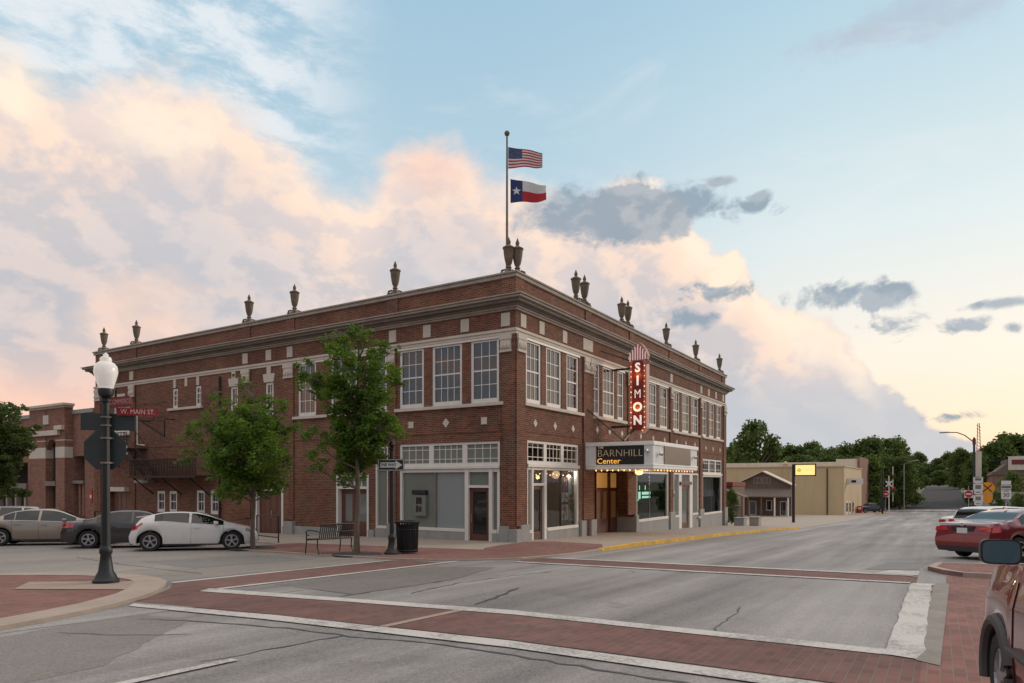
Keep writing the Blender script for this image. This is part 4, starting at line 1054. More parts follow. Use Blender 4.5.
# left sign BARNHILL Center (panel on the x = MX0 face)
def mark_y(px):  # y on plane MX0 from a horizontal ray (measured offline)
    pass
mb = MB(); mb.box(MX0-.03, MX0+.005, -2.86, -.62, 3.17, 4.03-.02); sp = mb.build('sign_panel', M['black_metal'], mq)
M['letter_gold'] = emis('pale gold letters', (1, .78, .45), .14, (.6, .5, .35)); M['letter_orange'] = emis('orange letters', (1, .45, .06), .75, (.7, .4, .1))
mb = MB(); put_text(mb, 'BARNHILL', .46, (MX0-.035, -1.75, 3.66), (0, -1, 0), (0, 0, 1), (-1, 0, 0), .004, 1.03, -.014); mb.build('lettering', M['letter_gold'], sp)
mb = MB(); put_text(mb, 'Center', .34, (MX0-.035, -1.22, 3.32), (0, -1, 0), (0, 0, 1), (-1, 0, 0), .004, 1.15, .0); mb.build('lettering', M['letter_orange'], sp)
mb = MB(); put_text(mb, 'THE', .15, (MX0-.035, -.84, 3.93), (0, -1, 0), (0, 0, 1), (-1, 0, 0), .004); mb.build('lettering', M['letter_gold'], sp)
M['brown_panel'] = simple('brown sign face', (.15, .10, .07), .4, .15, 1)
mb = MB(); mb.box(7.25, 11.0, MY-.03, MY-.001, 3.22, 4.0); mb.build('sign_panel', M['brown_panel'], mq)
for p, s in (((MX0-.12, -3.05, 3.72), 1), ((6.55, MY-.12, 3.62), 1), ((11.5, MY-.12, 3.62), 1)):
    mb = MB(); mb.lathe([(0, -.1), (.09, -.06), (.10, .02), (.05, .1), (0, .11)], p, 10); mb.tube([p, (p[0]+.12 if p[0] < MX0 else p[0], p[1]+(.0 if p[0] < MX0 else .12), p[2])], .02, 6); mb.build('flood_lamp', M['chrome'], mq)
mb = MB(); mb.box(MX0+.05, MX1-.05, MY+.05, -.1, MZ0-.03, MZ0-.001); mb.build('soffit', M['white'], mq)
for k in range(8): 
    mb = MB(); y = -.55-k*.27; mb.lathe([(0, -.04), (.025, -.03), (.025, .01), (.02, .03)], (MX0+.1, y, MZ0-.06), 8); mb.build('bulb', M['bulb_warm'], mq)
for k in range(14):
    mb = MB(); mb.lathe([(0, -.04), (.025, -.03), (.025, .01), (.02, .03)], (MX0+.5+k*.41, MY+.12, MZ0-.06), 8); mb.build('bulb', M['bulb_warm'] if k % 3 else M['bulb_orange'], mq)
mb = MB(); mb.lathe([(0, -.17), (.14, -.13), (.20, -.03), (.17, .02), (.05, .035)], (8.9, -1.45, MZ0-.08), 16); tag(mb.build('ceiling_lamp', M['globe_warm'], None, smooth=True), 'round glowing warm lamp under the marquee', 'lamp')
l = plight('light', (9.2, -1.6, 2.6), 22, (1, .66, .36), .2); l = plight('light', (9.3, .3, 2.7), 8, (1, .55, .22), .1)
l = plight('light', (6.6, -1.6, 2.75), 8, (1, .66, .36), .2)
# ---- blade sign SIMON
bs = thing('blade_sign', 'tall red vertical sign reading SIMON edged with glowing orange bulbs', 'sign', (9.0, -1.36, 4.55))
M['sign_red'] = simple('sign red enamel', (.17, .024, .02), .35, .1, 3); M['sign_edge'] = simple('sign mauve metal', (.36, .17, .16), .45, .12, 3)
SX0, SX1, SY0, SY1 = 8.78, 9.22, -1.86, -1.02
def octo(y0, y1, z0, z1, c): m = (y0+y1)/2; return [(y0, z0+c*1.2), (y0+c, z0+c*.25), (m, z0), (y1-c, z0+c*.25), (y1, z0+c*1.2), (y1, z1-c), (y1-c*.6, z1), (y0+c*.6, z1), (y0, z1-c)]
def prismx(mb, pts, x0, x1): n = len(pts); mb.add([(x0, y, z) for y, z in pts]+[(x1, y, z) for y, z in pts], [tuple(range(n)), tuple(range(n, 2*n))]+[(i, (i+1) % n, n+(i+1) % n, n+i) for i in range(n)])
mb = MB(); prismx(mb, octo(SY0, SY1, 4.72, 8.28, .2), SX0, SX1); mb.build('cabinet', M['sign_edge'], bs, bevel=.02)
mb = MB(); prismx(mb, octo(SY0+.14, SY1-.14, 4.86, 8.2, .13), SX0-.02, SX0-.002); prismx(mb, octo(SY0+.14, SY1-.14, 4.86, 8.2, .13), SX1+.002, SX1+.02); face = mb.build('face', M['sign_red'], bs)
M['letter_white'] = emis('white sign letters', (1, .95, .86), .30, (.8, .8, .78))
for i, ch in enumerate('SIMON'):
    mb = MB(); zc = 7.86-i*.63
    put_text(mb, ch, .60, (SX0-.035, -1.44, zc), (0, -1, 0), (0, 0, 1), (-1, 0, 0), .012, .95 if ch != 'M' else .78, .022 if ch != 'M' else -.004)
    mb.build('letter', M['letter_white'], face); mb = MB()
    put_text(mb, ch, .60, (SX1+.035, -1.44, zc), (0, 1, 0), (0, 0, 1), (1, 0, 0), .012, .95 if ch != 'M' else .78, .022 if ch != 'M' else -.004); mb.build('letter', M['letter_white'], face)
for k in range(13):
    for yy, ph in ((SY0+.08, 0), (SY1-.08, 1)):
        mb = MB(); mb.lathe([(0, -.028), (.027, 0), (.024, .02), (0, .028)], (SX0-.03, yy, 5.0+k*.245), 8); mb.build('bulb', M['bulb_orange'] if (k+ph) % 4 else M['bulb_warm'], bs)
for yy in (-1.68, -1.2):
    mb = MB(); mb.lathe([(0, -.035), (.035, 0), (.03, .02), (0, .035)], (SX0-.03, yy, 4.85), 8); mb.build('bulb', M['bulb_orange'], bs)
l = plight('light', (-.55, 0, 1.4), 6, (1, .35, .1), .1); l.parent = bs
l = plight('light', (-.55, 0, 3.0), 5, (1, .35, .1), .1); l.parent = bs
M['neon_pink'] = emis('pale pink neon tube', (1, .72, .66), .25, (.7, .5, .5))
mb = MB()   # fountain crown
for k in range(-3, 4):
    yy = -1.44+k*.125; top = 9.0-abs(k)*.13
    mb.tube([(SX0-.03, yy, 8.25), (SX0-.03, yy, top-.1), (SX0-.03, yy+(-.03 if k <= 0 else .03), top)], .028, 6)
mb.build('neon_fountain', M['neon_pink'], bs)
mb = MB(); DZ = .14; pts = [(-1.36-.42, 8.1), (-1.36+.42, 8.1), (-1.36+.46, 8.35), (-1.36+.34, 8.62), (-1.36+.18, 8.85), (-1.36, 8.98), (-1.36-.18, 8.85), (-1.36-.34, 8.62), (-1.36-.46, 8.35)]
pts = [(a-.08, b+DZ) for a, b in pts]; prismx(mb, pts, SX0+.05, SX1-.05); mb.build('crown', M['sign_edge'], bs, bevel=.02)
for yy in (SY0-.07, SY1+.07):
    mb = MB(); mb.lathe([(.11, -.03), (.11, .03)], (SX0+.1, yy, 8.12), 12, axis='x'); mb.build('scroll', M['sign_edge'], bs)
mb = MB()
mb.tube([(9.0, -1.02, 7.9), (9.0, .0, 7.9)], .05, 8); mb.tube([(9.0, -1.02, 5.1), (9.0, .0, 5.1)], .06, 8); mb.build('bracket', M['black_metal'], bs)
for a, b, r in (((9.0, -1.2, 5.0), (7.35, -1.3, 4.30), .065), ((7.35, -1.3, 4.30), (6.05, -.03, 5.75), .028), ((9.0, -.9, 8.3), (7.6, -.05, 8.62), .03)):
    mb = MB(); mb.tube([a, b], r, 8)
    if r == .028: mb.lathe([(.09, -.03), (.09, .0)], (6.05, -.02, 5.75), 10, axis='y')
    mb.build('stay_rod', M['black_metal'], bs)
# ---- urns
up = [(.0, -.02), (.27, -.02), (.27, .05), (.22, .10), (.13, .17), (.09, .26), (.12, .31), (.075, .36), (.09, .40), (.13, .47), (.165, .62), (.195, .82), (.21, .98), (.215, 1.02), (.24, 1.04), (.24, 1.08), (.17, 1.12), (.10, 1.16), (.06, 1.20), (.075, 1.26), (.08, 1.31), (.05, 1.38), (.02, 1.46), (0, 1.50)]
def make_urn(loc, label):
    t = thing('parapet_urn', label, 'urn', loc, group='stone urns along the parapet')
    x, y, z = loc
    mb = MB(); mb.lathe(up[6:14], loc, 18, flute=.05); mb.build('body', M['urn'], t, smooth=True)
    mb = MB(); mb.lathe(up[:7], loc, 12)
    for k in range(4):
        a = math.pi/4+k*math.pi/2; mb.tube([(x+.30*math.cos(a), y+.30*math.sin(a), z+.02), (x+.27*math.cos(a), y+.27*math.sin(a), z+.16), (x+.12*math.cos(a), y+.12*math.sin(a), z+.22)], [.06, .05, .03], 6)
    mb.build('base', M['urn'], t, smooth=True)
    mb = MB(); mb.lathe(up[13:], loc, 14); mb.build('lid', M['urn'], t, smooth=True)
    return t
ulab = [((.33, .52, 10.44), 'stone urn at the roof corner directly below the flagpole'), ((.62, .30, 10.44), 'stone urn at the roof corner just right of the flagpole'),
    ((5.38, .15, 10.44), 'left urn of the nearer pair on the street side parapet'), ((6.25, .15, 10.44), 'right urn of the nearer pair on the street side parapet'),
    ((10.58, .15, 10.44), 'left urn of the second pair on the street side parapet'), ((11.4, .15, 10.44), 'right urn of the second pair on the street side parapet'),
    ((17.3, .15, 10.44), 'single urn on the parapet right above the blade sign'), ((23.1, .15, 10.44), 'urn next to last towards the far right end of the parapet'), ((28.9, .15, 10.44), 'urn at the far right end of the parapet'),
    ((.15, 6.2, 10.44), 'urn on the parapet above the taller street tree, nearest the flag corner on that side'), ((.15, 12.6, 10.44), 'right urn of the widely spaced pair midway along the left parapet'), ((.15, 16.0, 10.44), 'left urn of the widely spaced pair midway along the left parapet'),
    ((.15, 26.3, 10.44), 'urn second from the far left end of the parapet'), ((.15, 29.9, 10.44), 'urn at the far left corner above the globe street lamp')]
u0 = None
for loc, lab in ulab:
    if u0 is None: u0 = make_urn(loc, lab)
    else: dup(u0, loc, rz=random.uniform(-.2, .2), label=lab)
# ---- flagpole and flags
FP = (1.35, 1.25)
fp = thing('flagpole', 'slim metal flagpole with ball finial on the roof corner', 'flagpole', (*FP, 9.5))
mb = MB(); mb.tube([(*FP, 9.5), (*FP, 12.5), (*FP, 16.5)], [.06, .05, .035], 10); mb.build('pole', M['cornice_dark'], fp, smooth=True)
mb = MB(); mb.lathe([(0, -.11), (.08, -.08), (.115, 0), (.08, .08), (0, .11)], (*FP, 16.6), 14); mb.build('finial', M['urn'], fp, smooth=True)
FD = Vector((.60, -.80, 0)).normalized(); FN = Vector((.8, .6, 0))
def flagpt(u, v, w, h, z, amp, droop, ph, off=.05):
    uu = u*w; a = amp*math.sin(u*7+ph+v*1.2)*u**.7
    zz = z - v*h*(1-.22*u) - droop*u*(.35+.65*(1-v)) + .04*math.sin(u*6+ph)*u
    p = Vector((*FP, 0)) + FD*(off+uu*.97) + FN*a; return (p.x, p.y, zz)
def matc(n, c): return simple(n, c, .8, .06, 5)
FR, FW, FB = matc('flag red', (.42, .02, .03)), matc('flag white', (.62, .62, .62)), matc('flag navy', (.02, .035, .13))
def flag_us():
    mb = MB(); mb.fixn = False; w, h, z = 1.46, .88, 16.05; nu = 30
    for r in range(13):
        for i in range(nu):
            mb.cur = 2 if (i < nu*.4 and r < 7) else (0 if r % 2 == 0 else 1)
            mb.quad(*[flagpt(u/nu, v/13, w, h, z, .10, .16, .3) for u, v in ((i, r+1), (i+1, r+1), (i+1, r), (i, r))])
    mb.cur = 1
    for r in range(9):
        for c in range(11):
            if (r+c) % 2: continue
            u0_ = .4*(c+1)/12; v0 = 7/13*(r+1)/10
            for sgn in (-1, 1):
                pts = []
                for k in range(10):
                    rr = .017 if k % 2 == 0 else .007
                    p = Vector(flagpt(u0_+rr*math.sin(k*math.pi/5)/w, v0-rr*math.cos(k*math.pi/5)/h, w, h, z, .10, .16, .3)) + FN*(.004*sgn); pts.append(tuple(p))
                mb.poly(pts)
    o = mb.build('flag', [FR, FW, FB], None)
    tag(o, 'upper flag with red and white stripes and a starred navy corner', 'flag')
def flag_tx():
    mb = MB(); mb.fixn = False; w, h, z = 1.52, .98, 14.75; nu = 24
    for i in range(nu):
        for r in range(12):
            mb.cur = 2 if i < nu/3 else (1 if r < 6 else 0)
            mb.quad(*[flagpt(u/nu, v/12, w, h, z, .12, .20, 1.4, .14) for u, v in ((i, r+1), (i+1, r+1), (i+1, r), (i, r))])
    mb.cur = 1
    for sgn in (-1, 1):
        pts = []
        for k in range(10):
            rr = .20 if k % 2 == 0 else .08
            pts.append(tuple(Vector(flagpt(1/6+rr*math.sin(k*math.pi/5)/w, .5-rr*math.cos(k*math.pi/5)/h, w, h, z, .12, .20, 1.4, .14)) + FN*(.012*sgn)))
        c = Vector(flagpt(1/6, .5, w, h, z, .12, .20, 1.4, .14)) + FN*(.012*sgn)
        n0 = len(pts); mb.add(pts+[tuple(c)], [(i, (i+1) % n0, n0) for i in range(n0)])
    o = mb.build('flag', [FR, FW, FB], None)
    tag(o, 'lower flag with one white star on blue beside white over red', 'flag')
flag_us(); flag_tx()
# ---- fire escape
fe = thing('fire_escape', 'rusty iron fire escape stair and balcony on the left brick wall', 'fire escape', (-.6, 22, 2.7))
mb = MB(); fb(mb, 'L', 18.4, 24.6, .02, 1.25, 2.62, 2.74); mb.build('balcony_floor', M['rust'], fe)
mb = MB(); fb(mb, 'L', 24.9, 28.2, .02, 1.2, 4.22, 4.32); mb.build('upper_landing', M['rust'], fe)
mb = MB()
for z in (3.62, 3.2): mb.tube([W('L', 18.4, 1.22, z), W('L', 24.6, 1.22, z)], .025, 6)
s = 18.4
while s < 24.61: mb.tube([W('L', s, 1.22, 2.74), W('L', s, 1.22, 3.62)], .024, 5); s += .145
mb.build('balcony_railing', M['rust'], fe)
mb = MB()
for z in (5.2, 4.8): mb.tube([W('L', 24.9, 1.17, z), W('L', 28.2, 1.17, z)], .025, 6)
s = 24.9
while s < 28.21: mb.tube([W('L', s, 1.17, 4.32), W('L', s, 1.17, 5.2)], .022, 5); s += .3
mb.build('landing_railing', M['rust'], fe)
mb = MB()
for d in (.45, 1.15): mb.bar(W('L', 23.2, d, 2.74), W('L', 25.2, d, 4.3), .05, .2); mb.tube([W('L', 23.2, d, 3.6), W('L', 25.2, d, 5.2)], .022, 6)
for k in range(8): fb(mb, 'L', 23.3+k*.25, 23.55+k*.25, .46, 1.14, 2.85+k*.195, 2.88+k*.195)
mb.build('stair_flight', M['rust'], fe)
mb = MB()
for s, z, d in ((19, 2.62, 1.2), (21.5, 2.62, 1.2), (24.2, 2.62, 1.2), (25.2, 4.2, 1.15), (27.8, 4.2, 1.15)): mb.bar(W('L', s, d, z), W('L', s, .05, z-.9), .06)
mb.bar(W('L', 24.7, .6, 5.9), W('L', 22.2, .6, 4.9), .08); mb.bar(W('L', 22.2, .6, 5.75), W('L', 22.2, .6, 4.9), .06); mb.bar(W('L', 24.7, .6, 5.9), W('L', 22.2, .6, 5.75), .05)
for s in (24.6, 22.2): mb.bar(W('L', s, .6, 5.85), W('L', s, .02, 5.85), .05)
for m_ in pieces(mb): m_.build('support_bracket', M['rust'], fe)
mb = MB(); fb(mb, 'L', 24.0, 25.4, .1, .5, 2.35, 2.5); mb.tube([W('L', 24.6, .3, 2.5), W('L', 24.6, .3, 2.62)], .04, 6); tag(mb.build('wall_lamp', M['stone_grey'], None), 'small grey lamp housing beneath the fire escape balcony', 'lamp')
# ------------------------------------------------------------------ street furniture
def G(x, y): return g(x, y)
LX, LY = -15.50, -.83; z0 = G(LX, LY)+.05
FWD = Vector((math.cos(R_(HEAD)), math.sin(R_(HEAD)), 0)); RGT = Vector((math.sin(R_(HEAD)), -math.cos(R_(HEAD)), 0)); UP = Vector((0, 0, 1))
lp = thing('street_lamp', 'dark green street lamp with white acorn globe carrying a stop sign seen from behind', 'street lamp', (LX, LY, z0))
mb = MB(); mb.lathe([(.225, 0), (.225, .06), (.19, .10), (.175, .14), (.13, .22), (.10, .42), (.09, .52), (.11, .55), (.11, .62), (.08, .68)], (LX, LY, z0), 12, flute=.03); mb.build('base', M['green_metal'], lp, smooth=True)
mb = MB(); mb.lathe([(.08, .66), (.072, 1.6), (.064, 3.28), (.09, 3.30), (.09, 3.35), (.06, 3.37)], (LX, LY, z0), 14, flute=.05)
mb.lathe([(.06, 3.37), (.12, 3.42), (.135, 3.50), (.125, 3.54)], (LX, LY, z0), 14); mb.build('post', M['green_metal'], lp, smooth=True)
def frosted():
    m, nt, b = newmat('frosted globe'); b.inputs['Base Color'].default_value = (.72, .70, .67, 1); b.inputs['Roughness'].default_value = .25; b.inputs['Transmission Weight'].default_value = .35
    b.inputs['Emission Color'].default_value = (1, .93, .85, 1); b.inputs['Emission Strength'].default_value = .16; return m
M['frost'] = frosted()
mb = MB(); mb.lathe([(.115, 3.54), (.13, 3.58), (.165, 3.70), (.198, 3.84), (.188, 3.94), (.145, 4.0), (.095, 4.03), (.10, 4.07), (.085, 4.11), (.04, 4.13), (.045, 4.16), (.0, 4.20)], (LX, LY, z0), 24); gl = mb.build('globe', M['frost'], lp, smooth=True)
mb = MB(); mb.lathe([(0, 3.62), (.07, 3.62), (.07, 3.82), (0, 3.84)], (LX, LY, z0), 10); mb.build('lamp_core', M['white'], gl)
def osign(name, c, ux, uy, un, pts, th, m1, parent, label=None, m2=None):
    """flat sign plate: outline pts (u,v) around centre c"""
    mb = MB(); ux, uy, un = Vector(ux), Vector(uy), Vector(un); c = Vector(c); n = len(pts)
    fr = [c+ux*u+uy*v+un*(th/2) for u, v in pts]; bk = [c+ux*u+uy*v-un*(th/2) for u, v in pts]
    mb.add(fr+bk, [tuple(range(n)), tuple(range(n, 2*n))]+[(i, (i+1) % n, n+(i+1) % n, n+i) for i in range(n)])
    mb.fixn = True
    o = mb.build(name, m1, parent)
    if label and parent is None: pass
    return o
M['sign_back'] = simple('dark green sign back', (.022, .035, .036), .5, .12, 2)
M['sign_redf'] = simple('sign red face', (.40, .01, .015), .4, .05, 2); M['sign_white'] = simple('sign white', (.62, .62, .60), .45, .05, 2)
octp = [(.385*math.cos(R_(22.5+45*k)), .385*math.sin(R_(22.5+45*k))) for k in range(8)]
bk = Vector((math.cos(R_(42)), math.sin(R_(42)), 0))   # sign normal, facing away from the camera
brx = Vector((bk.y, -bk.x, 0))
pc = Vector((LX, LY, 0)); sc_ = pc - brx*.05
st = thing('stop_sign', 'octagonal stop sign seen from behind on the globe street lamp post', 'stop sign', (LX, LY, 3.0))
osign('plate', sc_+bk*.10+UP*2.985, brx, UP, bk, octp, .006, M['sign_back'], st)
osign('face', sc_+bk*.105+UP*2.985, brx, UP, bk, [(a*.98, b*.98) for a, b in octp], .003, M['sign_redf'], st)
mb = MB(); put_text(mb, 'STOP', .28, pc+bk*.108+UP*2.985, -brx, UP, bk, .001); mb.build('lettering', M['sign_white'], st)
for zz in (3.2, 2.75): mb = MB(); mb.bar(pc+bk*.09+UP*zz-brx*.1, pc+bk*.09+UP*zz+brx*.1, .03, .03); mb.lathe([(.09, -.015), (.09, .015)], (LX, LY, zz), 12); mb.build('clamp', M['cornice_dark'], st)
dn = thing('wide_sign', 'wide rectangular sign seen from behind above the stop sign', 'sign', (LX, LY, 3.5))
osign('plate', pc+bk*.10+UP*3.50, brx, UP, bk, [(-.46, -.155), (.46, -.155), (.46, .155), (-.46, .155)], .006, M['sign_back'], dn)
osign('face', pc+bk*.105+UP*3.50, brx, UP, bk, [(-.46, -.15), (.46, -.15), (.46, .15), (-.46, .15)], .003, M['sign_white'], dn)
for zz in (3.58, 3.43): mb = MB(); mb.lathe([(.085, -.012), (.085, .012)], (LX, LY, zz), 12); mb.build('clamp', M['cornice_dark'], dn)
# street name blades
M['name_red'] = simple('street name red', (.30, .022, .022), .4, .06, 3); M['name_dark'] = simple('street name crimson', (.16, .018, .022), .4, .08, 3)
def blade(c, ux, w, h, txt, label, m, s, dim=False):
    n = Vector((-ux.y, ux.x, 0)); 
    if n.dot(FWD) > 0: n = -n
    t = thing('street_name_sign', label, 'sign', tuple(c))
    pts = [(-w/2, -h/2), (w/2-.05, -h/2), (w/2, -h*.25), (w/2, h*.25), (w/2-.05, h/2), (-w/2, h/2)]
    osign('plate', c, ux, UP, n, pts, .012, m, t)
    mb = MB(); put_text(mb, txt, s, c+n*.008, ux, UP, n, .001, .82); mb.build('lettering', M['sign_white'] if not dim else simple('faded lettering', (.5, .25, .25), .5, .1), t)
    return t
u1 = (RGT*.85 - FWD*.25).normalized(); 
uA = (RGT*.9 - FWD*.42 ).normalized(); uB = (RGT*.95 + FWD*.32).normalized()
blade(pc+UP*3.84+uA*.40, uA, .58, .19, 'COMMERCE', 'upper crimson street name blade, turned away on the globe street lamp', M['name_dark'], .13, True)
blade(pc+UP*3.69+uB*.52, uB, .68, .135, 'W. MAIN ST.', 'lower bright red street name blade reading W. MAIN ST.', M['name_red'], .125)
# one way sign post
PX, PY = -6.97, -.04; z1 = G(PX, PY)+.05
l2 = thing('sign_post', 'short dark fluted post with ball finial beside the litter bin carrying a one way sign', 'post', (PX, PY, z1))
mb = MB(); mb.lathe([(.235, 0), (.235, .05), (.20, .09), (.13, .17), (.10, .42), (.115, .46), (.115, .52), (.075, .60)], (PX, PY, z1), 12, flute=.03); mb.build('base', M['black_metal'], l2, smooth=True)
mb = MB(); mb.lathe([(.072, .58), (.062, 3.05), (.09, 3.07), (.09, 3.12), (.05, 3.14)], (PX, PY, z1), 12); mb.build('post', M['black_metal'], l2, smooth=True)
mb = MB(); mb.lathe([(.03, 3.13), (.06, 3.16), (.09, 3.22), (.06, 3.29), (.02, 3.33), (0, 3.36)], (PX, PY, z1), 12); mb.build('finial', M['black_metal'], l2, smooth=True)
ow = thing('one_way_sign', 'black one way sign with a white arrow pointing right', 'sign', (PX, PY, 2.9))
n = -Vector((math.cos(R_(26)), math.sin(R_(26)), 0)); ux = Vector((-n.y, n.x, 0)); 
if ux.dot(RGT) < 0: ux = -ux
c = Vector((PX, PY, 2.90)) + n*.10
osign('plate', c, ux, UP, n, [(-.40, -.175), (.40, -.175), (.40, .175), (-.40, .175)], .006, M['black_metal'], ow)
mb = MB(); rim = []
for a in ((-.385, -.16, .385, -.145), (-.385, .145, .385, .16), (-.385, -.145, -.37, .145), (.37, -.145, .385, .145)): mb.quad(*[c+ux*u+UP*v+n*.005 for u, v in ((a[0], a[1]), (a[2], a[1]), (a[2], a[3]), (a[0], a[3]))])
mb.build('border', M['sign_white'], ow)
mb = MB(); ap = [(-.33, -.075), (.14, -.075), (.14, -.13), (.34, 0), (.14, .13), (.14, .075), (-.33, .075)]
mb.poly([c+ux*u+UP*v+n*.005 for u, v in ap]); mb.build('arrow', M['sign_white'], ow)
mb = MB(); put_text(mb, 'ONE WAY', .125, c-ux*.09+n*.008-UP*.0, ux, UP, n, .001, .86, .003); mb.build('lettering', M['black_metal'], ow)
# litter bin
BX, BY = -6.35, -.10; zb = G(BX, BY)+.05
lb = thing('litter_bin', 'round black slatted steel litter bin with flared rim', 'litter bin', (BX, BY, zb))
mb = MB(); mb.lathe([(.25, .05), (.27, .06), (.285, .5), (.29, .86)], (BX, BY, zb), 20); mb.build('liner', M['plastic'], lb)
mb = MB()
for k in range(26):
    a = 2*math.pi*k/26; p = lambda r, z: (BX+r*math.cos(a), BY+r*math.sin(a), zb+z)
    mb.bar(p(.295, .04), p(.32, .80), .042, .012); mb.bar(p(.32, .80), p(.365, .93), .042, .012)
for r, z in ((.305, .10), (.318, .72)): mb.lathe([(r, z-.02), (r+.012, z), (r, z+.02)], (BX, BY, zb), 26)
mb.build('slats', M['black_metal'], lb)
mb = MB(); mb.lathe([(.34, .92), (.375, .94), (.375, .965), (.33, .975), (.24, .99), (.22, .96)], (BX, BY, zb), 26); mb.build('rim', M['black_metal'], lb, smooth=True)
# bench (faces the building side)
bx0, bx1, by = -8.30, -6.95, 1.62
zb = G(-7.7, 1.8)+.05
bn = thing('park_bench', 'black steel slatted park bench with curved arms by the street tree', 'bench', (-7.65, 1.85, zb))
mb = MB()
for k in range(17):
    x = bx0+.06+k*(bx1-bx0-.12)/16; zz = zb-.032*(x+7.65)
    mb.tube([(x+.05, by-.10, zz+.88), (x, by-.075, zz+.84), (x, by, zz+.46)], .016, 5)
mb.tube([(bx0, by-.10, zb+.02+.88), (bx1, by-.10, zb-.02+.88)], .022, 8); mb.tube([(bx0, by, zb+.02+.45), (bx1, by, zb-.02+.45)], .022, 8); mb.tube([(bx0, by-.05, zb+.02+.66), (bx1, by-.05, zb-.02+.66)], .014, 8)
mb.build('backrest', M['black_metal'], bn)
mb = MB()
for k in range(30):
    x = bx0+.06+k*(bx1-bx0-.12)/29; zz = zb-.032*(x+7.65); mb.tube([(x, by+.0, zz+.44), (x, by+.30, zz+.42), (x, by+.46, zz+.43), (x, by+.49, zz+.39)], .015, 5)
mb.tube([(bx0, by+.46, zb+.02+.42), (bx1, by+.46, zb-.02+.42)], .020, 8); mb.build('seat', M['black_metal'], bn)
for x in (bx0, bx1):
    zz = zb-.032*(x+7.65)
    mb = MB(); mb.tube([(x, by, zz+.45), (x, by+.02, zz+.2), (x, by-.06, zz)], .018, 6); mb.build('leg', M['black_metal'], bn)
    mb = MB(); mb.tube([(x, by+.47, zz+.63), (x, by+.48, zz+.3), (x, by+.52, zz)], .018, 6); mb.build('leg', M['black_metal'], bn)
    mb = MB(); mb.tube([(x, by-.06, zz+.66), (x, by+.2, zz+.69), (x, by+.42, zz+.69), (x, by+.50, zz+.63), (x, by+.46, zz+.55), (x, by+.38, zz+.54)], .018, 6); mb.build('armrest', M['black_metal'], bn)
# handrail by the wooden door
hr = thing('handrail', 'black iron pipe handrail beside the red wooden side door', 'handrail', (-4.3, 8.9, 0))
ax, ay, cx_, cy_ = -4.72, 7.75, -3.9, 10.1
mb = MB(); za, zc = G(ax, ay)+.04, G(cx_, cy_)+.04
mb.tube([(ax, ay, za), (ax, ay, za+1.02)], .026, 7); mb.build('post', M['black_metal'], hr); mb = MB(); mb.tube([(cx_, cy_, zc), (cx_, cy_, zc+1.02)], .026, 7); mb.build('post', M['black_metal'], hr)
mb = MB()
for h in (1.02, .2): mb.tube([(ax, ay, za+h), (cx_, cy_, zc+h)], .024, 7)
mb.build('rail', M['black_metal'], hr)
# planters and iron fence at the far end of the theatre
fn = thing('iron_fence', 'short dark iron fence between low blocks at the far end of the theatre', 'fence', (30.5, .5, G(30, 0)))
mb = MB()
for k in range(12):
    x, y = 30.4+.0*k, .6+k*.22
    mb.tube([(x, y, G(x, y)), (x, y, G(x, y)+1.5)], .018, 5)
for k in range(9):
    x, y = 31.0+k*.3, -.4; mb.tube([(x, y, G(x, y)), (x, y, G(x, y)+1.75+.2*(k % 4 == 0))], .02, 5)
for h in (.3, 1.6): mb.tube([(31.0, -.4, G(31, 0)+h), (33.4, -.4, G(33, 0)+h)], .02, 5)
mb.build('railing', M['black_metal'], fn)
def stone_block(x, y, w, d, h, label, m='stone_grey'):
    mb = MB(); z = G(x, y); mb.box(x-w/2, x+w/2, y-d/2, y+d/2, z-.1, z+h); mb.box(x-w/2-.04, x+w/2+.04, y-d/2-.04, y+d/2+.04, z+h, z+h+.08)
    tag(mb.build('stone_planter', M[m], None, bevel=.02), label, 'planter')
stone_block(30.8, -.9, .9, .7, .62, 'low grey concrete planter nearest the end of the theatre')
stone_block(33.0, -1.5, .9, .7, .66, 'second low concrete planter from the theatre end', 'concrete')
# small awning hut behind them
# yellow lit pole sign
YX, YY = 47.6, -1.8; z = G(YX, YY)
ys = thing('lit_pole_sign', 'glowing yellow box sign on a tall dark pole', 'sign', (YX, YY, z))
mb = MB(); mb.box(YX-.12, YX+.12, YY-.12, YY+.12, z, z+5.6); mb.build('pole', M['rust'], ys)
mb = MB(); sy0, sy1 = YY-.1, YY-.1-1.9; sz0, sz1 = z+4.46, z+5.62
for a in ((sy1, sy0, sz0, sz0+.1), (sy1, sy0, sz1-.1, sz1), (sy1, sy1+.09, sz0+.1, sz1-.1), (sy0-.09, sy0, sz0+.1, sz1-.1)): mb.box(YX-.15, YX+.15, *a)
mb.build('frame', M['rust'], ys)
M['yel'] = emis('lit yellow sign face', (1, .72, .26), .72, (.8, .7, .3)); M['yel2'] = emis('lit lettering amber', (.95, .50, .10), .55, (.8, .6, .2)); M['yel3'] = emis('lit emblem olive', (.65, .6, .05), .5, (.6, .6, .1))
mb = MB(); mb.box(YX-.10, YX+.10, sy1+.091, sy0-.091, sz0+.101, sz1-.101); mb.build('face', M['yel'], ys)
mb = MB(); mb.lathe([(0, 0), (.2, 0), (.2, .012), (0, .012)], (YX-.115, sy0-.42, (sz0+sz1)/2-.02), 14, axis='x'); mb.build('emblem', M['yel3'], ys)
mb = MB(); put_text(mb, 'STATE', .32, (YX-.108, sy0-1.17, (sz0+sz1)/2), (0, -1, 0), UP, (-1, 0, 0), .004, .95); mb.build('lettering', M['yel2'], ys)

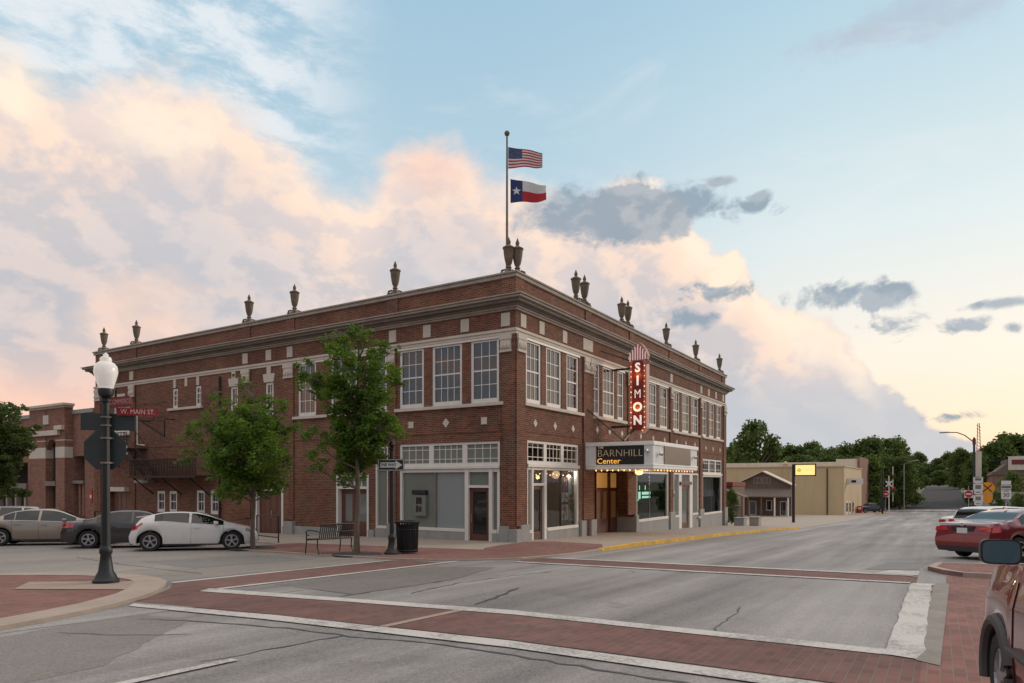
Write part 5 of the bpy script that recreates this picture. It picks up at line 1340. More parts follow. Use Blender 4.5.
# ------------------------------------------------------------------ other buildings
# brick civic building beyond the left end (parking structure)
gb = thing('brick_garage', 'patterned red brick garage block with a stepped entrance tower beyond the theatre', 'building', (0, 31.2, 0))
def gfb(mb, a, b, d0, d1, z0, z1): fb(mb, 'L', a, b, d0, d1, z0, z1)
gbw = wall('L', 30.75, 75, -2, 6.75, [(31.9, 33.3, 2.5, 4.05, 2.0), (31.9, 33.3, -2, 2.3, 2.0), (39.5, 60, -2, 3.75, 4.0)], d=.0, depth=2)
gbw.build('brick_wall', M['brick_garage'], gb)
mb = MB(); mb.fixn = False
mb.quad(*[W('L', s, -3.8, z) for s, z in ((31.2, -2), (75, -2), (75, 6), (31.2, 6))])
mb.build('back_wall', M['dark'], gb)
mb = MB(); gfb(mb, 30.75, 75, -.2, .08, 6.75, 7.0); mb.build('coping', M['stone_grey'], gb)
mb = MB(); gfb(mb, 31.9, 33.3, .002, .12, 2.3, 2.5); gfb(mb, 39.5, 60, -.5, .12, 1.9, 2.3); mb.build('concrete_ledge', M['cornice_dark'], gb)
mb = MB(); gfb(mb, 33.35, 34.5, .001, .5, -2, 7.15); gfb(mb, 35.85, 38.1, .001, .5, -2, 7.15); gfb(mb, 34.5, 35.85, .05, .46, 5.3, 7.15)
mb.build('tower', M['brick_garage'], gb)
mb = MB(); gfb(mb, 33.25, 38.2, .002, .6, 7.15, 7.25); gfb(mb, 33.1, 38.35, .003, .75, 7.251, 7.42); mb.build('tower_cornice', M['stone'], gb, bevel=.03)
mb = MB(); gfb(mb, 33.9, 37.9, .501, .7, 5.4, 5.72); gfb(mb, 33.35, 34.3, .501, .72, 5.722, 6.0); gfb(mb, 37.0, 38.1, .501, .72, 5.722, 6.0); mb.build('stone_ledge', M['stone'], gb, bevel=.02)
mb = MB(); gfb(mb, 35.4, 36.1, .461, .55, 6.15, 6.75); mb.build('plaque', M['stone'], gb)
for a, b in ((33.34, 34.51), (35.84, 38.11)):
    mb = MB(); gfb(mb, a, b, .01, .512, 3.95, 4.65); mb.build('stone_band', M['stone'], gb); mb = MB(); gfb(mb, a, b, .01, .512, 5.05, 5.11); mb.build('stone_band', M['stone'], gb)
mb = MB()
n = 12; cx = 35.17; r = .66
for k in range(n):
    a0, a1 = math.pi*k/n, math.pi*(k+1)/n
    pts = [(cx-r*math.cos(a0), 4.5+r*math.sin(a0)), (cx-r*math.cos(a1), 4.5+r*math.sin(a1)), (cx-r*math.cos(a1), 5.31), (cx-r*math.cos(a0), 5.31)]
    mb.add([W('L', s, .1, z) for s, z in pts]+[W('L', s, .44, z) for s, z in pts], [(0, 1, 2, 3), (4, 5, 6, 7), (0, 1, 5, 4)])
mb.build('arch', M['brick_garage'], gb)
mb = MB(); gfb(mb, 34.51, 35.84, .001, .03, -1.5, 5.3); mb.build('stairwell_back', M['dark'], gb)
M['yellow_lit'] = emis('warm lit stairwell', (1, .45, .06), .20, (.5, .3, .05))
mb = MB(); gfb(mb, 34.75, 35.0, .05, .1, 2.5, 4.6); mb.build('lit_panel', M['yellow_lit'], gb); mb = MB(); gfb(mb, 34.75, 35.0, .05, .1, -1.0, 2.0); mb.build('lit_panel', M['yellow_lit'], gb)
mb = MB(); gfb(mb, 34.51, 35.84, .04, .55, 2.15, 2.45); mb.build('concrete_ledge', M['cornice_dark'], gb)
for s in (32.3, 32.75, 40.2, 41.6, 43.0, 44.4):
    mb = MB(); gfb(mb, s-.12, s+.12, -.4, -.1, -2, 1.9 if s > 38 else 2.3); mb.build('column', M['concrete'] if s > 38 else M['brick_garage'], gb)
mb = MB(); gfb(mb, 30.95, 31.25, .001, .04, 1.1, 1.9); mb.cur = 1; gfb(mb, 31.0, 31.2, .041, .045, 1.4, 1.6); tag(mb.build('wall_sign', [M['sign_redf'], M['sign_white']], None), 'small red and white notice on the brick garage wall', 'sign')

# brown timber shed with gable, facing the street corner
sx = 82.0; zb = G(sx, 6)-.05
sh = thing('timber_shed', 'brown timber gable fronted shop with a shingled porch roof on posts', 'building', (sx, 8, zb))
mb = MB(); pts = [(4.4, zb-.2), (4.4, 1.97), (8.3, 3.86), (12.2, 1.97), (12.2, zb-.2)]
n = 5; mb.add([(sx, y, z) for y, z in pts]+[(sx+2.5, y, z) for y, z in pts], [tuple(range(n)), tuple(range(n, 2*n))]+[(i, (i+1) % n, n+(i+1) % n, n+i) for i in (0, 3, 4)]); mb.build('plank_wall', M['wood_gable'], sh)
M['tin'] = simple('pale tin roof', (.36, .37, .36), .5, .1, 1, metal=.1); M['shingle'] = simple('brown shingle', (.13, .105, .085), .9, .2, 3, bmp=.5); M['cream_wall'] = simple('cream metal siding', (.50, .385, .225), .7, .07, .7, streak=True)
mb = MB()
for (ya, za), (yb, zb2) in (((4.15, 1.86), (8.3, 3.90)), ((8.3, 3.90), (12.7, 1.76))):
    mb.add([(sx-.5, ya, za), (sx+2.6, ya, za), (sx+2.6, yb, zb2), (sx-.5, yb, zb2), (sx-.5, ya, za+.14), (sx+2.6, ya, za+.14), (sx+2.6, yb, zb2+.14), (sx-.5, yb, zb2+.14)], [(0, 1, 2, 3), (4, 5, 6, 7), (0, 1, 5, 4), (1, 2, 6, 5), (2, 3, 7, 6), (3, 0, 4, 7)])
mb.build('roof', M['stone'], sh)
mb = MB()
for k in range(2):
    y = 7.2+k*1.3; 
    for a in ((y, y+1.1, 2.2, 2.26), (y, y+1.1, 3.0, 3.06), (y, y+.06, 2.26, 3.0), (y+1.04, y+1.1, 2.26, 3.0), (y+.5, y+.56, 2.26, 3.0)): mb.box(sx-.06, sx-.001, *a)
mb.build('gable_frame', M['stone_grey'], sh)
mb = MB(); mb.add([(sx-3.0, 4.0, .35), (sx-.01, 4.0, 1.5), (sx-.01, 13.5, 1.5), (sx-3.0, 13.5, .35), (sx-3.0, 4.0, .22), (sx-.01, 4.0, 1.36), (sx-.01, 13.5, 1.36), (sx-3.0, 13.5, .22)], [(0, 1, 2, 3), (4, 5, 6, 7), (0, 1, 5, 4), (1, 2, 6, 5), (2, 3, 7, 6), (3, 0, 4, 7)]); mb.build('porch_roof', M['shingle'], sh)
for y in (4.3, 6.1, 7.9, 9.7, 11.5, 13.2):
    mb = MB(); mb.box(sx-2.9, sx-2.72, y-.09, y+.09, zb-.2, .28); mb.build('post', M['white'] if y < 6.5 else M['wood_gable'], sh)
mb = MB(); mb.box(sx-2.9, sx, 3.9, 13.5, zb-.3, zb+.18); mb.build('porch_floor', M['concrete'], sh)
for y0, w, h in ((5.0, .9, 2.1), (7.0, .8, 1.5), (9.2, 1.0, 2.1), (11.0, 1.1, 1.4)):
    mb = MB(); zz = zb+.18 if h > 2 else zb+.9; mb.box(sx-.05, sx-.004, y0, y0+w, zz, zz+h); o = mb.build('door' if h > 2 else 'window', M['white'], sh)
    mb = MB(); mb.box(sx-.06, sx-.051, y0+.1, y0+w-.1, zz+.1, zz+h-.1); mb.build('pane', M['pane'], o)
# small side lean-to with red trim next to the theatre
mb = MB(); ln = thing('lean_to', 'low brown lean-to with red fascia between the theatre and the timber shop', 'building', (60, 6, G(60, 6)))
zl = G(60, 6)
mb.box(60, 66, 7.1, 12, zl-.3, 1.9); mb.build('wall', M['wood_gable'], ln)
mb = MB(); mb.box(59.8, 66, 7.0, 12, 1.9, 2.4); mb.build('fascia', M['name_dark'], ln)
mb = MB(); mb.add([(57.8, 5.3, .75), (60.2, 5.3, .75), (60.2, 8.4, 1.9), (57.8, 8.4, 1.9), (57.8, 5.3, .62), (60.2, 5.3, .62), (60.2, 8.4, 1.75), (57.8, 8.4, 1.75)], [(0, 1, 2, 3), (4, 5, 6, 7), (0, 1, 5, 4), (1, 2, 6, 5), (2, 3, 7, 6), (3, 0, 4, 7)]); mb.build('awning', M['shingle'], ln)
for y in (5.4, 6.8, 8.2): mb = MB(); mb.box(57.9, 58.1, y, y+.2, zl-.2, .62+(y-5.3)*.36); mb.build('post', M['wood_gable'], ln)
# cream metal building
cb = thing('cream_building', 'long cream metal sided building with flat roof along the street', 'building', (99.5, 2, G(100, 0)))
zc = G(100, 0)
mb = MB(); mb.box(99.5, 128, -.6, 38, zc-1.5, 4.85); mb.build('wall', M['cream_wall'], cb)
mb = MB()
for k in range(34): y = -.3+k*1.1; mb.box(99.485, 99.499, y, y+.03, zc-.6, 4.8)
mb.box(99.3, 99.499, 4.2, 6.0, .6+zc*0, 1.0) if False else None
mb.build('siding_rib', M['cream_wall'], cb)
mb = MB(); mb.box(99.35, 128.1, -.75, 38, 4.851, 5.02); mb.build('parapet_cap', M['cream_wall'], cb)
mb = MB(); mb.tube([(99.35, 1.9, zc-.3), (99.35, 1.9, 4.6)], .09, 6); mb.build('downpipe', M['rust'], cb)
mb = MB(); mb.tube([(99.3, 7.9, -.9), (99.3, 7.9, 5.5)], .06, 6); mb.tube([(99.3, 9.0, -.9), (99.3, 9.0, 5.5)], .06, 6); mb.lathe([(.4, 0), (.45, .5), (.1, .9)], (99.9, 8.4, 5.0), 10); mb.build('flue', M['cream_wall'], cb)
for x, c in ((101.5, 'white'), (106, 'white'), (111, 'stone_grey')):
    mb = MB(); mb.box(x, x+2.4, -.66, -.601, zc+.0-.03*(x-100), zc+2.3-.03*(x-100)); o = mb.build('door', M[c], cb); mb = MB(); mb.box(x+.3, x+2.1, -.68, -.661, zc+.5-.03*(x-100), zc+2.0-.03*(x-100)); mb.build('pane', M['pane'], o)
mb = MB(); mb.box(103.0, 103.15, -3.0, -.6, 2.0, 3.0); mb.cur = 1; mb.box(102.99, 102.999, -2.0, -1.3, 2.3, 2.7); tag(mb.build('projecting_sign', [M['sign_white'], M['pane']], None), 'pale rectangular sign board projecting from the cream building front', 'sign')
mb = MB(); mb.box(117, 118.2, -1.6, -.9, G(117, -1), G(117, -1)+1.3); mb.cur = 1; mb.box(116.99, 116.999, -1.5, -1.0, G(117, -1)+.7, G(117, -1)+1.1); tag(mb.build('vending_machine', [M['sign_redf'], M['sign_white']], None), 'small red vending machine outside the cream building', 'vending machine')
wb = thing('white_roofed_building', 'long building with a stepped pale metal roof edge behind the cream wall', 'building', (129, 2, 0))
mb = MB(); mb.box(128.4, 150, 4, 60, -4, 6.45); mb.box(128.4, 150, .2, 4, -4, 7.0); mb.build('wall', M['stone'], wb)
mb = MB(); mb.box(128.2, 150, -.3, .19, -4, 7.4); mb.build('end_wall', M['brick_other'], wb)
# white house and dark car further on
wh = thing('white_house', 'small white weatherboard house beyond the cream building', 'house', (172, 5, G(172, 5)))
zz = G(172, 5)+1.0
mb = MB(); mb.box(172, 182, 1.0, 10, zz-2, zz+4.6); mb.build('wall', M['white_metal'], wh)
mb = MB(); mb.add([(171.4, .5, zz+4.5), (182.5, .5, zz+4.5), (182.5, 5.5, zz+7.4), (171.4, 5.5, zz+7.4), (171.4, 10.5, zz+4.5), (182.5, 10.5, zz+4.5)], [(0, 1, 2, 3), (3, 2, 5, 4), (0, 3, 4), (1, 2, 5)]); mb.build('roof', M['shingle'], wh)
for y in (2.0, 5, 7.5): mb = MB(); mb.box(171.9, 171.98, y, y+1.2, zz+1.2, zz+3.2); mb.build('window', M['pane'], wh)
# right hand low wall and house with sign
rw = MB(); rw.box(88, 88.3, -24.0, -18.0, -3.2, 1.1); rw.box(88.3, 101, -18.3, -18.0, -3.4, 1.1)
tag(rw.build('concrete_wall', M['stone_grey'], None), 'pale concrete yard wall behind the road signs', 'wall')
hw = thing('gabled_hall', 'tan brick gabled hall with a pale red lettered board under its gable', 'building', (126, -24, -3.6))
mb = MB(); mb.box(126, 140, -36, -21.5, -3.9, 4.2); mb.build('wall', M['brick_other'], hw)
mb = MB(); pts = [(-21.2, 3.6), (-23.6, 5.6), (-23.6, 6.4), (-33, 6.4), (-33, 3.6)]; n = 5; mb.add([(125.8, y, z) for y, z in pts]+[(140, y, z) for y, z in pts], [tuple(range(n)), tuple(range(n, 2*n))]+[(i, (i+1) % n, n+(i+1) % n, n+i) for i in range(n)]); mb.build('gable_roof', M['shingle'], hw)
mb = MB(); mb.box(125.6, 125.79, -29, -23.8, 4.5, 6.9); mb.build('sign_board', M['stone'], hw); mb = MB(); mb.box(125.5, 125.599, -27, -24.3, 5.5, 6.3); mb.build('letter_panel', M['name_dark'], hw)
# ------------------------------------------------------------------ road signs and poles on the right and far off
def postsign(kind, label, cat, x, y, zlo, parts, pole='stone_grey', pr=.04, hd=0, group=None):
    z = G(x, y); t = thing(kind, label, cat, (x, y, z), group=group)
    mb = MB(); mb.tube([(x+.06, y, z), (x+.06, y, zlo)], pr, 6); mb.build('post', M[pole], t)
    for nm, pts, dz, m, th in parts:
        mb = MB(); n = len(pts)
        mb.add([(x-th, y-u, z+dz+v) for u, v in pts]+[(x, y-u, z+dz+v) for u, v in pts], [tuple(range(n)), tuple(range(n, 2*n))]+[(i, (i+1) % n, n+(i+1) % n, n+i) for i in range(n)])
        mb.build(nm, M[m], t)
    return t
M['sign_amber'] = simple('amber sign', (.72, .28, .01), .4, .05, 2)
rect = lambda w, h: [(-w/2, -h/2), (w/2, -h/2), (w/2, h/2), (-w/2, h/2)]
circ = lambda r, n=20: [(r*math.cos(2*math.pi*k/n), r*math.sin(2*math.pi*k/n)) for k in range(n)]
def xbar(a, l, w): c, s = math.cos(R_(a)), math.sin(R_(a)); return [(u*c-v*s, u*s+v*c) for u, v in rect(l, w)]
x, y = 41.2, -16.75; zt = G(x, y)
rr = postsign('railway_warning_sign', 'round amber railway crossing warning sign with black X', 'sign', x, y, 2.4, [('disc', circ(.46), 1.94-zt, 'sign_amber', .02), ('cross_bar', xbar(45, .78, .07), 1.94-zt, 'black_metal', .030), ('cross_bar', xbar(-45, .78, .07), 1.94-zt, 'black_metal', .034),
    ('plate', rect(.66, .40), 1.25-zt, 'sign_amber', .02), ('plate', rect(.5, .3), .98-zt, 'sign_amber', .026)])
x, y = 41.9, -17.95; zt = G(x, y)
sg = postsign('speed_limit_sign', 'white speed limit 30 sign right of the amber sign', 'sign', x, y, 2.3, [('plate', rect(.62, .30), 2.35-zt, 'sign_white', .02), ('plate', rect(.66, .26), 2.02-zt, 'sign_white', .02), ('panel', rect(.60, .12), 2.02-zt, 'black_metal', .024), ('plate', rect(.62, .72), 1.47-zt, 'sign_white', .02)])
mb = MB(); put_text(mb, '30', .42, (x-.03, y, 1.40), (0, -1, 0), UP, (-1, 0, 0), .004); mb.build('lettering', M['black_metal'], sg)
mb = MB(); put_text(mb, 'SPEED', .13, (x-.03, y, 1.72), (0, -1, 0), UP, (-1, 0, 0), .004); mb.build('lettering', M['black_metal'], sg)
x, y = 40.9, -16.15; zt = G(x, y)
rs = postsign('route_sign', 'stack of white highway route markers left of the amber sign', 'sign', x, y, 2.9, [('plate', rect(.62, .45), 2.55-zt, 'sign_white', .02), ('plate', rect(.62, .5), 2.02-zt, 'sign_white', .02), ('plate', rect(.5, .3), 1.62-zt, 'sign_white', .022), ('plate', rect(.62, .5), 1.15-zt, 'sign_white', .02), ('plate', rect(.5, .25), .75-zt, 'sign_white', .02), ('plate', rect(.4, .28), 2.65-zt, 'stone_grey', .03)])
for zz_, w_, h_ in ((2.58, .34, .05), (2.02, .36, .30), (1.62, .3, .08), (1.15, .34, .28), (.75, .3, .06)):
    mb = MB(); mb.box(x-.03, x-.0235, y-w_/2, y+w_/2, zz_-h_/2, zz_+h_/2); mb.build('symbol', M['cornice_dark'], rs)
for x, y, lab, zc_ in ((68.1, -16.35, 'red do not enter sign on a pale post left of the tall lamp mast', 1.08), (114.6, -5.55, 'red do not enter sign at the crossing left of the road', .29)):
    zt = G(x, y); k = 1.0 if x < 100 else 1.35
    t = postsign('no_entry_sign', lab, 'sign', x, y, zc_+.9, [('plate', rect(.8*k, .8*k), zc_-zt, 'sign_white', .02), ('disc', circ(.38*k), zc_-zt, 'sign_redf', .03), ('bar', rect(.5*k, .12*k), zc_-zt, 'sign_white', .036)])
# tall lamp mast on the right
x, y = 92.5, -17.7; z = G(x, y)
t = thing('lamp_mast', 'tall dark lamp mast with an arm reaching left over the road', 'street lamp', (x, y, z))
mb = MB(); mb.tube([(x, y, z), (x, y, 8.6)], [.22, .13], 8); mb.build('mast', M['green_metal'], t)
mb = MB(); mb.tube([(x, y, 7.9), (x-.5, y+1.1, 8.9), (x-1.0, y+2.0, 9.3), (x-1.4, y+3.2, 9.35)], .07, 6); mb.build('arm', M['green_metal'], t)
mb = MB(); mb.box(x-1.6, x-1.2, y+3.0, y+4.1, 9.25, 9.42); mb.build('lamp_head', M['stone_grey'], t)
mb = MB(); mb.box(x-.2, x+.2, y-.2, y+.2, 7.6, 8.4); mb.build('signal_box', M['name_dark'], t)
x, y = 114.2, -5.1; z = G(x, y)
t = thing('signal_pole', 'dark green pole standing at the kerb beyond the cream building', 'pole', (x, y, z))
mb = MB(); mb.tube([(x, y, z), (x, y, 4.6)], .17, 8); mb.build('pole', M['green_metal'], t); mb = MB(); mb.box(x-.35, x+.3, y-.35, y+.35, z+1.0, z+2.3); mb.build('cabinet', M['green_metal'], t)
x, y = 128.5, -5.3; z = G(x, y)
t = thing('railway_crossbuck', 'white railway crossbuck with signal lamps beside the crossing', 'sign', (x, y, z))
mb = MB(); mb.tube([(x, y, z), (x, y, 3.6)], .09, 6); mb.build('post', M['white'], t)
for a in (45, -45):
    mb = MB(); n = 4; pts = xbar(a, 1.5, .25); th = .05 if a > 0 else .08; mb.add([(x-.15-th, y-u, 2.05+v) for u, v in pts]+[(x-.15, y-u, 2.05+v) for u, v in pts], [(0, 1, 2, 3), (4, 5, 6, 7)]+[(i, (i+1) % n, n+(i+1) % n, n+i) for i in range(n)]); mb.build('cross_arm', M['sign_white'], t)
mb = MB(); mb.lathe([(0, -.1), (.2, -.1), (.2, .1), (0, .1)], (x-.1, y-.9, 1.2), 10, axis='x'); mb.lathe([(0, -.1), (.2, -.1), (.2, .1), (0, .1)], (x-.1, y+.9, 1.2), 10, axis='x'); mb.box(x-.05, x+.05, y-.9, y+.9, 1.15, 1.25); mb.build('signal_lamp', M['sign_redf'], t)
t = thing('raised_gate_arm', 'raised red and white crossing gate arm pointing up', 'barrier', (x+.6, y-.5, z))
for k in range(9): mb = MB(); mb.box(x+.5, x+.6, y-.7, y-.58, z+1.2+k*.85, z+1.2+(k+1)*.85); mb.build('arm_segment', M['sign_white' if k % 3 else 'name_dark'], t)
# far small lamp
x, y = 150, -7; z = G(x, y)
t = thing('far_street_lamp', 'slim far street lamp beside the hill road left side', 'street lamp', (x, y, z)); mb = MB(); mb.tube([(x, y, z), (x, y, z+10), (x-.5, y-1.8, z+10.8)], .09, 6); mb.build('pole', M['stone_grey'], t); mb = MB(); mb.box(x-.8, x-.3, y-2.8, y-1.8, z+10.7, z+10.9); mb.build('lamp_head', M['stone_grey'], t)
# pale tower with red lattice top
x, y = 135.3, -19.9; z = G(x, y)
t = thing('mast_tower', 'pale square chimney like tower topped with a thin red lattice aerial', 'tower', (x, y, z))
mb = MB(); mb.box(x-.45, x+.45, y-.45, y+.45, z, 8.2); mb.build('shaft', M['stone'], t)
mb = MB()
for dx, dy in ((-.3, -.3), (.3, -.3), (.3, .3), (-.3, .3)): mb.tube([(x+dx, y+dy, 8.2), (x+dx*.4, y+dy*.4, 13.6)], .06, 5)
for k in range(8): zz = 8.4+k*.62; mb.tube([(x-.3, y-.3, zz), (x+.3, y+.3, zz+.5)], .04, 4); mb.tube([(x-.3, y+.3, zz+.5), (x+.3, y-.3, zz)], .04, 4)
mb.build('lattice', M['name_red'], t)
# overhead wires crossing the far road
# rough buildings across the streets behind the photographer, seen mirrored in the glass
for (a, lab, h) in (((-46, -34, -48, -16), 'two storey brick shop block across the street behind the camera', 8.5), ((-46, -34, 4, 40), 'brick shop row facing the theatre across the side street', 7.5), ((-14, 20, -46, -34), 'low brick shop row facing the theatre across the main street', 7.0)):
    t = thing('shop_block', lab, 'building', (a[0], a[2], 0)); zz = min(G(a[0], a[2]), G(a[1], a[3]))
    mb = MB(); mb.box(a[0], a[1], a[2], a[3], zz-1, zz+h); mb.build('wall', M['brick_other'], t)
    mb = MB(); mb.box(a[0]-.2, a[1]+.2, a[2]-.2, a[3]+.2, zz+h, zz+h+.35); mb.build('cornice', M['stone_grey'], t)
    mb = MB()
    if a[3]-a[2] > a[1]-a[0]:
        yy = a[2]+1.5
        while yy < a[3]-2: mb.box(a[1], a[1]+.04, yy, yy+1.3, zz+4.8, zz+6.8); mb.box(a[1], a[1]+.04, yy, yy+1.9, zz+.8, zz+3.2); yy += 3
    else:
        xx = a[0]+1.5
        while xx < a[1]-2: mb.box(xx, xx+1.9, a[3], a[3]+.04, zz+.8, zz+3.2); mb.box(xx, xx+1.3, a[3], a[3]+.04, zz+4.6, zz+6.2); xx += 3
    mb.build('window', M['pane'], t)
# ------------------------------------------------------------------ cars
def lerp_pts(pts, x):
    if x <= pts[0][0]: return pts[0][1]
    for (a, za), (b, zb_) in zip(pts, pts[1:]):
        if x <= b:
            return za+(zb_-za)*(x-a)/(b-a)
    return pts[-1][1]
def smooth_pts(pts, x, w=.10):
    return sum(lerp_pts(pts, x+o*w)*k for o, k in ((-1, .15), (-.5, .22), (0, .26), (.5, .22), (1, .15)))
def make_car(name, label, cat, P, paint, loc, rz, group=None):
    """lofted car; x from 0 (tail) to L (nose), centred on the wheelbase middle"""
    L_, Wd, H = P['L'], P['W'], P['H']; xr, xf = P['xr'], P['xf']; rw = P['rw']; ra = rw+.065; clr = P.get('clr', .20)
    t = thing(name, label, cat, loc, rz, group)
    xs = set(np.round(np.arange(0, L_+.001, .09), 3)) | {.02, .05, L_-.02, L_-.05, L_}
    for xc in (xr, xf):
        for k in range(0, 13): xs.add(round(xc-ra*math.cos(math.pi*k/12), 3))
    for v in P['glass_x']: xs.add(round(v, 3))
    for a, b in P.get('doors', ()): xs.add(a); xs.add(b)
    xs = sorted(xs); xx = [xs[0]]
    for v in xs[1:]:
        if v-xx[-1] > .012: xx.append(v)
        elif v in [round(q, 3) for q in P['glass_x']]: xx[-1] = v
    xs = xx; x0c = (xr+xf)/2
    top, belt = P['top'], P['belt']
    wr = P.get('wroof', .60)*Wd/2*1.0
    def arch(x):
        z = clr
        for xc in (xr, xf):
            if abs(x-xc) < ra: z = max(z, rw+math.sqrt(max(0, ra*ra-(x-xc)**2)))
        return z
    def plan(x):
        f = min(1, max(0, x/.55)); b = min(1, max(0, (L_-x)/.85))
        return (1-P.get('pr', .10)*(1-f)**2.2)*(1-P.get('pf', .22)*(1-b)**2.4)
    rows = []
    for x in xs:
        zl = arch(x); zt = smooth_pts(top, x); zb_ = smooth_pts(belt, x); w = Wd/2*plan(x)
        zb_ = min(zb_, zt-.015)
        cab = max(0, min(1, (zt-zb_-.08)/(H-lerp_pts(belt, (xr+xf)/2)-.08)))
        yt = w*.93*(1-cab)+wr*cab
        hz = lambda z: max(z, zl+(zb_-zl)*max(0, (z-clr)/(zb_-clr)))
        endl = max(0, 1-x/.18); endr = max(0, 1-(L_-x)/.25)
        lo = clr+.06*endl+.05*endr
        if zl == clr: zl = lo
        z1 = max(zl+.015, zl+(zb_-zl)*.18); z2 = zl+(zb_-zl)*.45; z3 = zl+(zb_-zl)*.78
        rows.append([(w*.93, zl), (w*.985, z1), (w*1.0, z2), (w*.99, z3), (w*.95, zb_), (yt+(w*.95-yt)*.08, zb_+(zt-zb_)*.86) if cab > .02 else (w*.90, zb_+(zt-zb_)*.4),
                     (yt*.93, zb_+(zt-zb_)*.955) if cab > .02 else (w*.80, zb_+(zt-zb_)*.72), (yt*.55, zt-.012*(1 if cab > .02 else .6)), (0, zt)])
    K = 9
    def warp(x, y, z):
        if P.get('bulge', 1):
            bz = max(0, 1-((z-.52)/.38)**2)
            if x < .5: x -= (1-x/.5)*.07*bz*P.get('rb', 1)
            if x > L_-.6: x += (1-(L_-x)/.6)*.10*bz
            if x < .3 and z > .55: x += (1-x/.3)*(z-.55)*P.get('rslope', .12)
            if x > L_-.3 and z > .5: x -= (1-(L_-x)/.3)*(z-.5)*.30
        return (x-x0c, y, z)
    body = MB(); gl_side, gl_front, gl_rear = MB(), MB(), MB(); tails, heads, trim = MB(), MB(), MB()
    n = len(xs)
    allv = []
    for i, x in enumerate(xs):
        for sgn in (1, -1):
            for (y, z) in rows[i]: allv.append(warp(x, y*sgn, z))
    idx = lambda i, s, j: i*2*K+s*K+j
    def addf(mb, f):
        mb.add([allv[k] for k in f], [tuple(range(len(f)))])
    gx = P['glass_x']   # rear glass lower, rear glass upper, side glass start, B pillars..., side glass end, header, cowl
    rg0, rg1, sg0, sg1, ws0, ws1 = P['rg'][0], P['rg'][1], P['sg'][0], P['sg'][1], P['ws'][0], P['ws'][1]
    faces = []
    for i in range(n-1):
        xm = (xs[i]+xs[i+1])/2
        for s in (0, 1):
            for j in range(K-1):
                f = (idx(i, s, j), idx(i+1, s, j), idx(i+1, s, j+1), idx(i, s, j+1))
                if s == 1: f = f[::-1]
                kind = 'body'
                zt = smooth_pts(top, xm); zb_ = smooth_pts(belt, xm)
                if j == 4 and sg0 < xm < sg1 and zt-zb_ > .10 and not any(a < xm < b for a, b in P.get('pillars', ())): kind = 'side'
                if j >= 6 and ws0 < xm < ws1: kind = 'front'
                if j >= 6 and rg0 < xm < rg1: kind = 'rear'
                if any(a < xm < b and j in js for a, b, js in P.get('tail', ())): kind = 'tail'
                if any(a < xm < b and j in js for a, b, js in P.get('head', ())): kind = 'head'
                if P.get('clad') and j == 0: kind = 'trim'
                faces.append((kind, f))
    for kind, f in faces:
        addf({'body': body, 'side': gl_side, 'front': gl_front, 'rear': gl_rear, 'tail': tails, 'head': heads, 'trim': trim}[kind], f)
    # nose and tail caps : strips between left and right
    for i in (0, n-1):
        for j in range(K-1):
            f = (idx(i, 0, j), idx(i, 0, j+1), idx(i, 1, j+1), idx(i, 1, j)); addf(body, f)
    def weld(mb, nm, mat, par, smooth=True):
        if not mb.v: return None
        o = mb.build(nm, mat, par, smooth=False, world_coords=False); me = o.data
        bm = bmesh.new(); bm.from_mesh(me); bmesh.ops.remove_doubles(bm, verts=bm.verts, dist=.0005); bmesh.ops.recalc_face_normals(bm, faces=bm.faces); bm.to_mesh(me); bm.free()
        me.polygons.foreach_set('use_smooth', [True]*len(me.polygons)); me.set_sharp_from_angle(angle=R_(50)); return o
    bo = weld(body, 'body', paint, t)
    if P.get('spoiler'):
        m_ = MB(); a = warp(.22, 0, 1.17); m_.add([(a[0]-.16, -.52, a[2]+.03), (a[0]-.16, .52, a[2]+.03), (a[0]+.25, .56, a[2]+.09), (a[0]+.25, -.56, a[2]+.09), (a[0]-.16, -.52, a[2]+.0), (a[0]-.16, .52, a[2]+.0), (a[0]+.25, .56, a[2]+.02), (a[0]+.25, -.56, a[2]+.02)], [(0, 1, 2, 3), (4, 5, 6, 7), (0, 1, 5, 4), (1, 2, 6, 5), (2, 3, 7, 6), (3, 0, 4, 7)]); m_.build('spoiler', paint, t, world_coords=False)
    for m_ in pieces(gl_side): weld(m_, 'side_window', M['car_glass'], t)
    weld(gl_front, 'windscreen', M['car_glass'], t); weld(gl_rear, 'rear_window', M['car_glass'], t)
    weld(trim, 'sill_trim', M['plastic'], t)
    for mb, nm, mt in ((tails, 'tail_lamp', M['tail']), (heads, 'headlamp', M['headlamp'])):
        for sgn in (1, -1):   # split the two sides
            m2 = MB()
            for f in mb.f:
                c = sum(mb.v[k][1] for k in f)
                if c*sgn > 0: m2.add([mb.v[k] for k in f], [tuple(range(len(f)))])
            if m2.v: weld(m2, nm, mt, t)
    # underside and wheel wells
    ub = MB(); ub.box(.25-x0c, L_-.35-x0c, -Wd/2+.24, Wd/2-.24, clr-.02, min(.62, P['belt'][0][1]-.12))
    ub.box(xr+ra-x0c, xf-ra-x0c, -Wd/2+.05, Wd/2-.05, clr-.02, clr+.10); ub.build('underbody', M['plastic'], t, world_coords=False)
